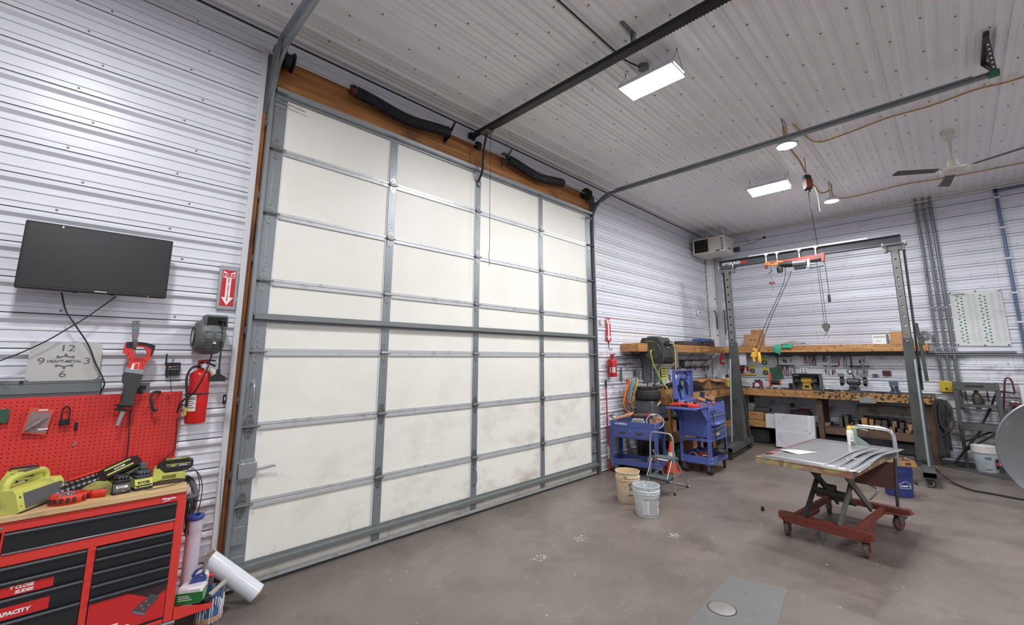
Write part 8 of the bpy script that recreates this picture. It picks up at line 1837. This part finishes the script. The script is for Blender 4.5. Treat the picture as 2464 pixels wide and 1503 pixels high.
q=MB();q.cyl((.55,y1h,4.32),(.62,y1h-.10,4.34),.055,n=14);q.build('vent_cap',black,ut)
# far wall services
for y,lb_ in((-4.045,'left of the three grey conduits on the far wall'),(-4.145,'middle of the three grey conduits on the far wall'),(-4.245,'right of the three grey conduits on the far wall')):
 q=MB();q.cyl((XF-.045,y,1.40 if y>-4.2 else.9),(XF-.045,y,HC),.021 if y>-4.2 else.027,n=14)
 o=one(q,'conduit',galv_d,lb_,'conduit')
 for z in(4.66,2.72,1.98):
  c_=MB();c_.box(XF-.072,XF-.0195,y-.034,y+.034,z-.012,z+.012,.003);c_.build('conduit_clip',galv,o)
bp=mat('blue_conduit',srgb(92,110,138),.4,.3,.08)
bc=thing('air_line','blue air line running up the far wall right of the poster','pipe',(0,0,0));q=MB();q.cyl((XF-.045,-5.10,1.0),(XF-.045,-5.10,4.72),.022,n=12);q.build('riser',bp,bc);q=MB();q.cyl((XF-.045,-5.10,4.72),(XF-.045,-7.0,4.74),.022,n=12);q.build('header',bp,bc);q=MB();q.lathe([(.001,-.03),(.03,-.03),(.03,.03),(.001,.03)],c=(XF-.045,-5.10,4.72),n=12);q.build('elbow',blackm,bc)
for z in(4.6,4.05,3.5,2.9,2.4):
 q=MB();q.box(XF-.07,XF-.0195,-5.135,-5.065,z-.012,z+.012,.003);q.build('clip',print_white,bc)
q=MB();q.cyl((XF-.05,-8.5,HC-.075),(XF-.05,-.35,HC-.075),.018,n=10);one(q,'ceiling_pipe',mat('cream_pipe',srgb(206,198,186),.5),'long cream pipe along the top of the far wall','pipe')
po=far('drill_chart_poster','grey white drill chart poster with green dots on the far wall','poster',-4.62,2.01,x=XF-.0215)
pst=mat('poster_paper',srgb(206,208,208),.35,0,.05,3,dirt=srgb(150,150,156),dscale=2.2,dthr=.64,dsoft=.08)
q=MB();q.prism([(-.325,.01),(.335,-.01),(.325,.965),(-.315,.985)],-.0025,0,axis='y');q.build('sheet',pst,po,smooth=0)
pg=mat('poster_green',srgb(52,118,84),.5)
random.seed(2)
for c0 in(-.20,.09):
 for i in range(15):
  z=.885-.057*i
  for k,dx in((0,-.035 if i%2 else-.018),(1,.035)):
   q=MB();q.lathe([(.001,0),(.0155,0)],M=Matrix.Translation((c0+dx*.9,-.0031,z-.028*(k)))@Matrix.Rotation(R(90),4,'X')@Matrix.Diagonal((1,.8,1,1)),n=12);q.build('green_dot',pg,po,smooth=0)
q=MB()
for c0,w_ in((-.10,.05),(-.03,.045),(.185,.05),(.27,.045)):
 for i in range(27):
  z=.90-.0315*i;ww=w_*random.uniform(.6,1.0);q.box(c0,c0+ww,-.0033,-.0026,z,z+.006)
o=q.build('chart_text',mat('chart_grey',srgb(150,152,150),.7),po,smooth=0);tag(o,kind='stuff')
q=MB();rim=[(-.29,.925),(-.19,.965),(-.09,.925),(-.19,.885)];q.tube([(x,-.003,z)for x,z in rim],.0035,n=5,closed=True);q.build('diamond_logo',mat('logo_darkgreen',srgb(40,70,56),.6),po)
text('logo_lettering','DRILL CHART' if False else 'STEEL',.02,print_dark,po,(-.19,-.0032,.918))if False else None
q=MB();q.box(-.255,-.125,-.0034,-.0026,.918,.933);q.build('logo_bar',mat('logo_darkgreen',None),po,smooth=0)
for x,z in((-.30,.965),(.02,.965),(.305,.945),(-.30,.03),(.03,.01),(.31,.01)):
 q=MB();q.cyl((x,-.003,z),(x,-.010,z),.011,n=10);q.build('pin',blackm,po)
yb2=far('yellow_switch_box','yellow switch box on the far wall left of the press','switch box',-4.08,1.19);q=MB();q.box(-.085,.085,-.07,0,0,.20,.012);q.build('box',mat('safety_yellow',srgb(206,176,48),.45,0,.06,8),yb2);q=MB();q.box(-.014,.014,-.073,-.069,.05,.085,.004);q.build('key_slot',print_dark,yb2)
sp_=far('shop_press','grey H frame hydraulic shop press against the far wall','press',-4.44,0,x=8.62);spm=mat('press_grey',srgb(92,94,92),.5,.2,.12,8)
for s in(-1,1):
 for dy in(-.09,.09):
  q=MB();q.box(s*.25-.028,s*.25+.028,dy-.008,dy+.008,.0 if dy>0 else.60,1.39,.002);q.build('post',spm,sp_)
 q=MB();q.box(s*.25-.03,s*.25+.03,-.20,.20,0,.05,.003);q.build('foot',spm,sp_)
 for z in(1.36,1.30):
  q=MB();q.cyl((s*.25,-.098,z),(s*.25,-.108,z),.014,n=6);q.build('bolt',steel,sp_)
q=MB();q.box(-.25,.25,-.115,-.10,1.26,1.385,.002);q.box(-.25,.25,.10,.115,1.26,1.385,.002);q.build('top_beam',spm,sp_);q=MB();q.box(-.12,.10,-.117,-.115,1.31,1.345);q.build('beam_label',dk_,sp_,smooth=0)
q=MB();q.lathe([(.05,0),(.062,.01),(.062,.10),(.05,.16),(.03,.19),(.028,.235),(.001,.235)],c=(0,0,1.025),n=18);q.cyl((.075,0,1.03),(.075,0,1.12),.013,n=8);q.build('bottle_jack',mat('jack_brown',srgb(78,70,62),.5,.3,.15),sp_);q=MB();q.box(-.24,.24,-.06,.06,.975,1.024,.003);q.box(-.03,.03,-.03,.03,.90,.975,.003);q.build('moving_beam',spm,sp_)
for x in(-.13,.13):
 q=MB();n=60;q.tube([(x+.013*math.cos(i*.9),.013*math.sin(i*.9),1.09+.14*i/n)for i in range(n+1)],.004,n=5);q.cyl((x,0,1.05),(x,0,1.26),.004,n=6);q.build('return_spring',blackm,sp_)
q=MB();q.box(-.27,.30,-.13,-.10,.60,.70,.003);q.box(-.27,.30,.10,.13,.60,.70,.003);q.build('bed_channel',spm,sp_)
for a_,c_ in(((-.02,-.05,.60),(-.40,-.10,.02)),((.25,-.12,.66),(-.28,-.05,.22)),((-.22,-.02,.40),(.12,-.02,.60))):
 q=MB();q.tube([a_,c_],.016,n=8);q.build('pump_lever',dk_,sp_)
for pts,r_,m,lb_ in(([(8.80,-4.69,.72),(8.79,-4.74,1.0),(8.79,-4.80,1.40),(8.79,-4.84,1.47),(8.79,-4.88,1.42),(8.79,-4.89,1.22)],.013,mat('hose_maroon',srgb(92,44,52),.5),'maroon hose arched over the right side of the press'),([(8.79,-4.89,1.22),(8.79,-4.78,1.24),(8.78,-4.68,1.21),(8.78,-4.58,.95),(8.76,-4.44,.66)],.015,cable,'black hose curving behind the press')):
 cable_obj('press_hose',pts,r_,m,lb_,cat='hose')
wbr=far('white_product_box','white carton at the far right above the grey disc','box',-5.02,1.07,x=8.62);q=MB();q.box(-.08,.12,-.07,.07,0,.30,.003);q.build('carton',mat('carton_white',None),wbr);q=MB();q.box(-.02,.10,-.0715,-.07,.10,.21);q.build('red_panel',redp,wbr,smooth=0)
q=MB();q.box(8.45,8.90,-5.35,-4.82,1.035,1.068,.004);rs_=one(q,'side_table',mat('maroon_top',srgb(110,50,54),.5,0,.12),'maroon topped stand at the far right by the press','stand')
for x,y in((8.48,-4.87),(8.86,-4.87),(8.48,-5.30),(8.86,-5.30)):
 q=MB();q.box(x-.02,x+.02,y-.02,y+.02,0,1.0345,.003);q.build('leg',dk_,rs_)
for i in range(3):
 q=MB();q.tube([(-.08,0,.02),(.08,.02,.03)],.014,n=8);o=q.build('hand_tool',[steel,galv_d,dk_][i]);o.location=(8.48,-4.90-.04*i,1.07);o.rotation_euler=(0,0,R(60+15*i));tag(o,'grey tool on the maroon stand','hand tool','tools on the maroon stand')
stm=mat('strap_charcoal',srgb(58,56,56),.85,0,.15,14);stp=thing('strap_bundle','bundle of dark lifting straps hanging at the right end of the far bench','straps',(8.14,-3.99,1.05))
q=MB();q.tube([(.03,.06,.10),(.0,.05,.115),(-.02,-.09,.115)],.013,n=8);q.build('hanger_bar',galv,stp)
random.seed(13)
for k in range(9):
 w=.028;o_=random.uniform(-.06,.07);L_=random.uniform(.28,.5)if k<5 else random.uniform(.6,.98);z0=-.0;dx=-.02+.012*k*.6
 path=spline([(dx,o_*.3,.06),(dx-.01,o_,-.02),(dx-.015,o_+random.uniform(-.04,.02),-L_*.5),(dx,o_+random.uniform(-.03,.05),-L_)],5)
 vs=[]
 for p in path:vs+=[(p[0]-.01,p[1]-w,p[2]),(p[0],p[1],p[2]+.004),(p[0]-.01,p[1]+w,p[2])]
 q=MB();q.add(vs,[(3*i+j,3*i+j+1,3*i+4+j,3*i+3+j)for i in range(len(path)-1)for j in(0,1)]);ob_=q.build('strap',stm,stp);so=ob_.modifiers.new('t','SOLIDIFY');so.thickness=.008
for k in range(5):
 q=MB();L_=(.30,.42,.36,.52,.46)[k];o_=(-.07,-.02,.05,.02,-.04)[k];q.tube(spline([(-.035,o_,.05),(-.05,o_-.05,-.06),(-.045,o_-.045-.01*k,-L_*.7),(-.04,o_+.01,-L_),(-.045,o_+.06,-L_*.7),(-.05,o_+.045,-.06),(-.035,o_,.05)],5),.013,n=6);q.build('strap_loop',stm,stp)
q=MB();q.tube(spline([(6.46,-3.66,.02),(6.55,-3.60,.10),(6.75,-3.60,.24),(6.95,-3.70,.27),(7.0,-3.80,.22),(7.0,-3.92,.10),(6.85,-4.05,.02),(6.62,-4.21,.014),(6.58,-4.38,.014),(6.50,-4.67,.014),(6.4,-5.2,.014)],8),.014,n=8);one(q,'air_hose',cable,'black hose looping over the floor by the right gantry wheel','hose')
q=MB();q.prism([(8.37,-3.75),(8.9,-3.70),(8.9,-5.4),(7.7,-5.1),(7.76,-4.60)],.0006,.008);one(q,'rubber_mat',mat('mat_dark',srgb(66,64,64),.8,0,.12,6),'dark rubber mat on the floor before the press','mat',smooth=0)
# ceiling services
oc=mat('cable_ochre',srgb(176,128,60),.6)
cable_obj('ceiling_cable',[(4.0,-3.10,HC-.034),(4.757,-3.2,HC-.034),(4.79,-3.52,HC-.034),(4.68,-3.985,HC-.032),(4.69,-4.4,HC-.034),(4.62,-4.78,HC-.032),(4.66,-5.14,HC-.034),(4.5,-6.2,HC-.034)],.009,oc,'ochre cable along the ceiling beside the right door track')
cable_obj('ceiling_cable',[(6.75,-3.05,HC-.036),(7.70,-3.03,HC-.034),(7.66,-3.976,HC-.034),(7.77,-4.47,HC-.034),(7.84,-5.37,HC-.034),(7.8,-6.3,HC-.034)],.009,oc,'ochre cable on the ceiling between the fan and the far wall')
cable_obj('ceiling_cable',[(3.95,-3.0,HC-.05),(4.35,-2.95,HC-.14),(4.6,-2.95,HC-.16),(4.9,-2.96,4.66),(5.25,-2.95,4.60)],.012,oc,'ochre cable sagging from the round light to the hanging reel')
cable_obj('ceiling_cable',[(5.40,-2.97,4.48),(5.8,-2.97,4.52),(6.1,-2.98,4.50),(6.45,-3.0,4.60),(6.70,-3.03,4.70)],.012,oc,'ochre cable sagging from the hanging reel to the far round light')
cable_obj('ceiling_cable',[(-.6,-2.20,HC-.034),(.338,-2.198,HC-.034),(1.116,-2.196,HC-.034),(1.36,-2.20,HC-.034),(1.62,-2.262,HC-.03)],.008,cable,'black cable on the ceiling running to the nearer rectangular light')
jb=thing('junction_box','round grey junction box on the ceiling above the nearer rectangular light','junction box',(1.62,-2.27,HC));q=MB();q.lathe([(.001,-.05),(.05,-.05),(.055,-.045),(.055,0)],n=20);q.build('box',galv_d,jb)
crr=thing('hanging_cord_reel','black and red cord reel hanging from the ceiling near the round lights','cord reel',(5.30,-2.955,4.44),R(-40));q=MB();q.box(-.05,.05,-.05,.05,-.12,.12,.02);q.build('reel_case',black,crr);q=MB();q.box(-.052,.052,-.052,.0,-.09,.05,.006);q.build('red_band',mat('dull_red',None),crr);q=MB();q.tube([(0,0,.12),(0,0,HC-4.44)],.006,n=6);q.build('suspension',galv_d,crr);q=MB();q.cyl((0,-.02,-.12),(0,-.02,-.155),.018,n=10);q.build('cord_stop',blackm,crr)
q=MB();q.tube(spline([(5.30,-2.955,4.285),(5.9,-2.86,4.2),(6.6,-2.76,4.05),(7.06,-2.715,3.84)],8),.006,n=6)if False else q.tube([(5.30,-2.955,4.285),(7.045,-2.70,3.835)],.006,n=6);one(q,'drop_cord',cable,'black cord dropping from the hanging reel to the hoist','cord')
cable_obj('dangling_wire',[(5.75,-2.97,4.50),(5.85,-2.98,4.36),(5.88,-2.98,4.2),(5.89,-2.98,4.12)],.005,white,'short white wire dangling beside the far round light')
cf=thing('ceiling_fan','white three blade ceiling fan with dark blades at the right','ceiling fan',(5.78,-4.535,0));fcr=mat('fan_cream',srgb(208,206,194),.45,0,.04)
q=MB();q.lathe([(.001,HC),(.075,HC),(.07,HC-.03),(.05,HC-.12),(.03,HC-.135),(.001,HC-.135)],n=24);q.build('canopy',fcr,cf);q=MB();q.cyl((0,0,HC-.13),(0,0,4.40),.017,n=12);q.build('down_rod',fcr,cf);q=MB();q.lathe([(.001,4.44),(.055,4.44),(.065,4.35),(.06,4.33),(.13,4.325),(.145,4.31),(.145,4.285),(.12,4.27),(.10,4.265),(.001,4.262)],n=32);q.build('motor_housing',fcr,cf)
fb=mat('fan_blade_dark',srgb(92,82,74),.6,0,.15,8,dirt=srgb(64,56,50),dscale=5,dthr=.58)
for a in(125,245,9):
 Mx=Matrix.Rotation(R(a),4,'Z')@Matrix.Translation((0,0,4.30))@Matrix.Rotation(R(9),4,'X')
 q=MB();q.prism([(.20,-.045),(.70,-.065),(.72,-.03),(.70,.06),(.20,.05)],-.003,.003,M=Mx);bl_=q.build('blade',fb,cf,smooth=20)
 q=MB();q.box(.11,.26,-.018,.018,.003,.010,.002,Mx);q.build('blade_iron',steel,bl_)
sm=thing('smoke_detector','small black camera on the far wall below the ceiling pipe','camera',(XF-.02,-1.36,4.62));q=MB();q.lathe([(.001,.04),(.02,.04),(.028,.03),(.028,0)],M=Matrix.Rotation(R(-90),4,'Y'),n=14);q.build('body',black,sm)
cable_obj('camera_wire',[(8.89,-.95,4.70),(8.89,-1.0,4.55),(8.89,-1.1,4.53),(8.89,-1.2,4.57),(8.88,-1.34,4.60)],.004,cable,'thin black wire drooping to the small camera on the far wall')
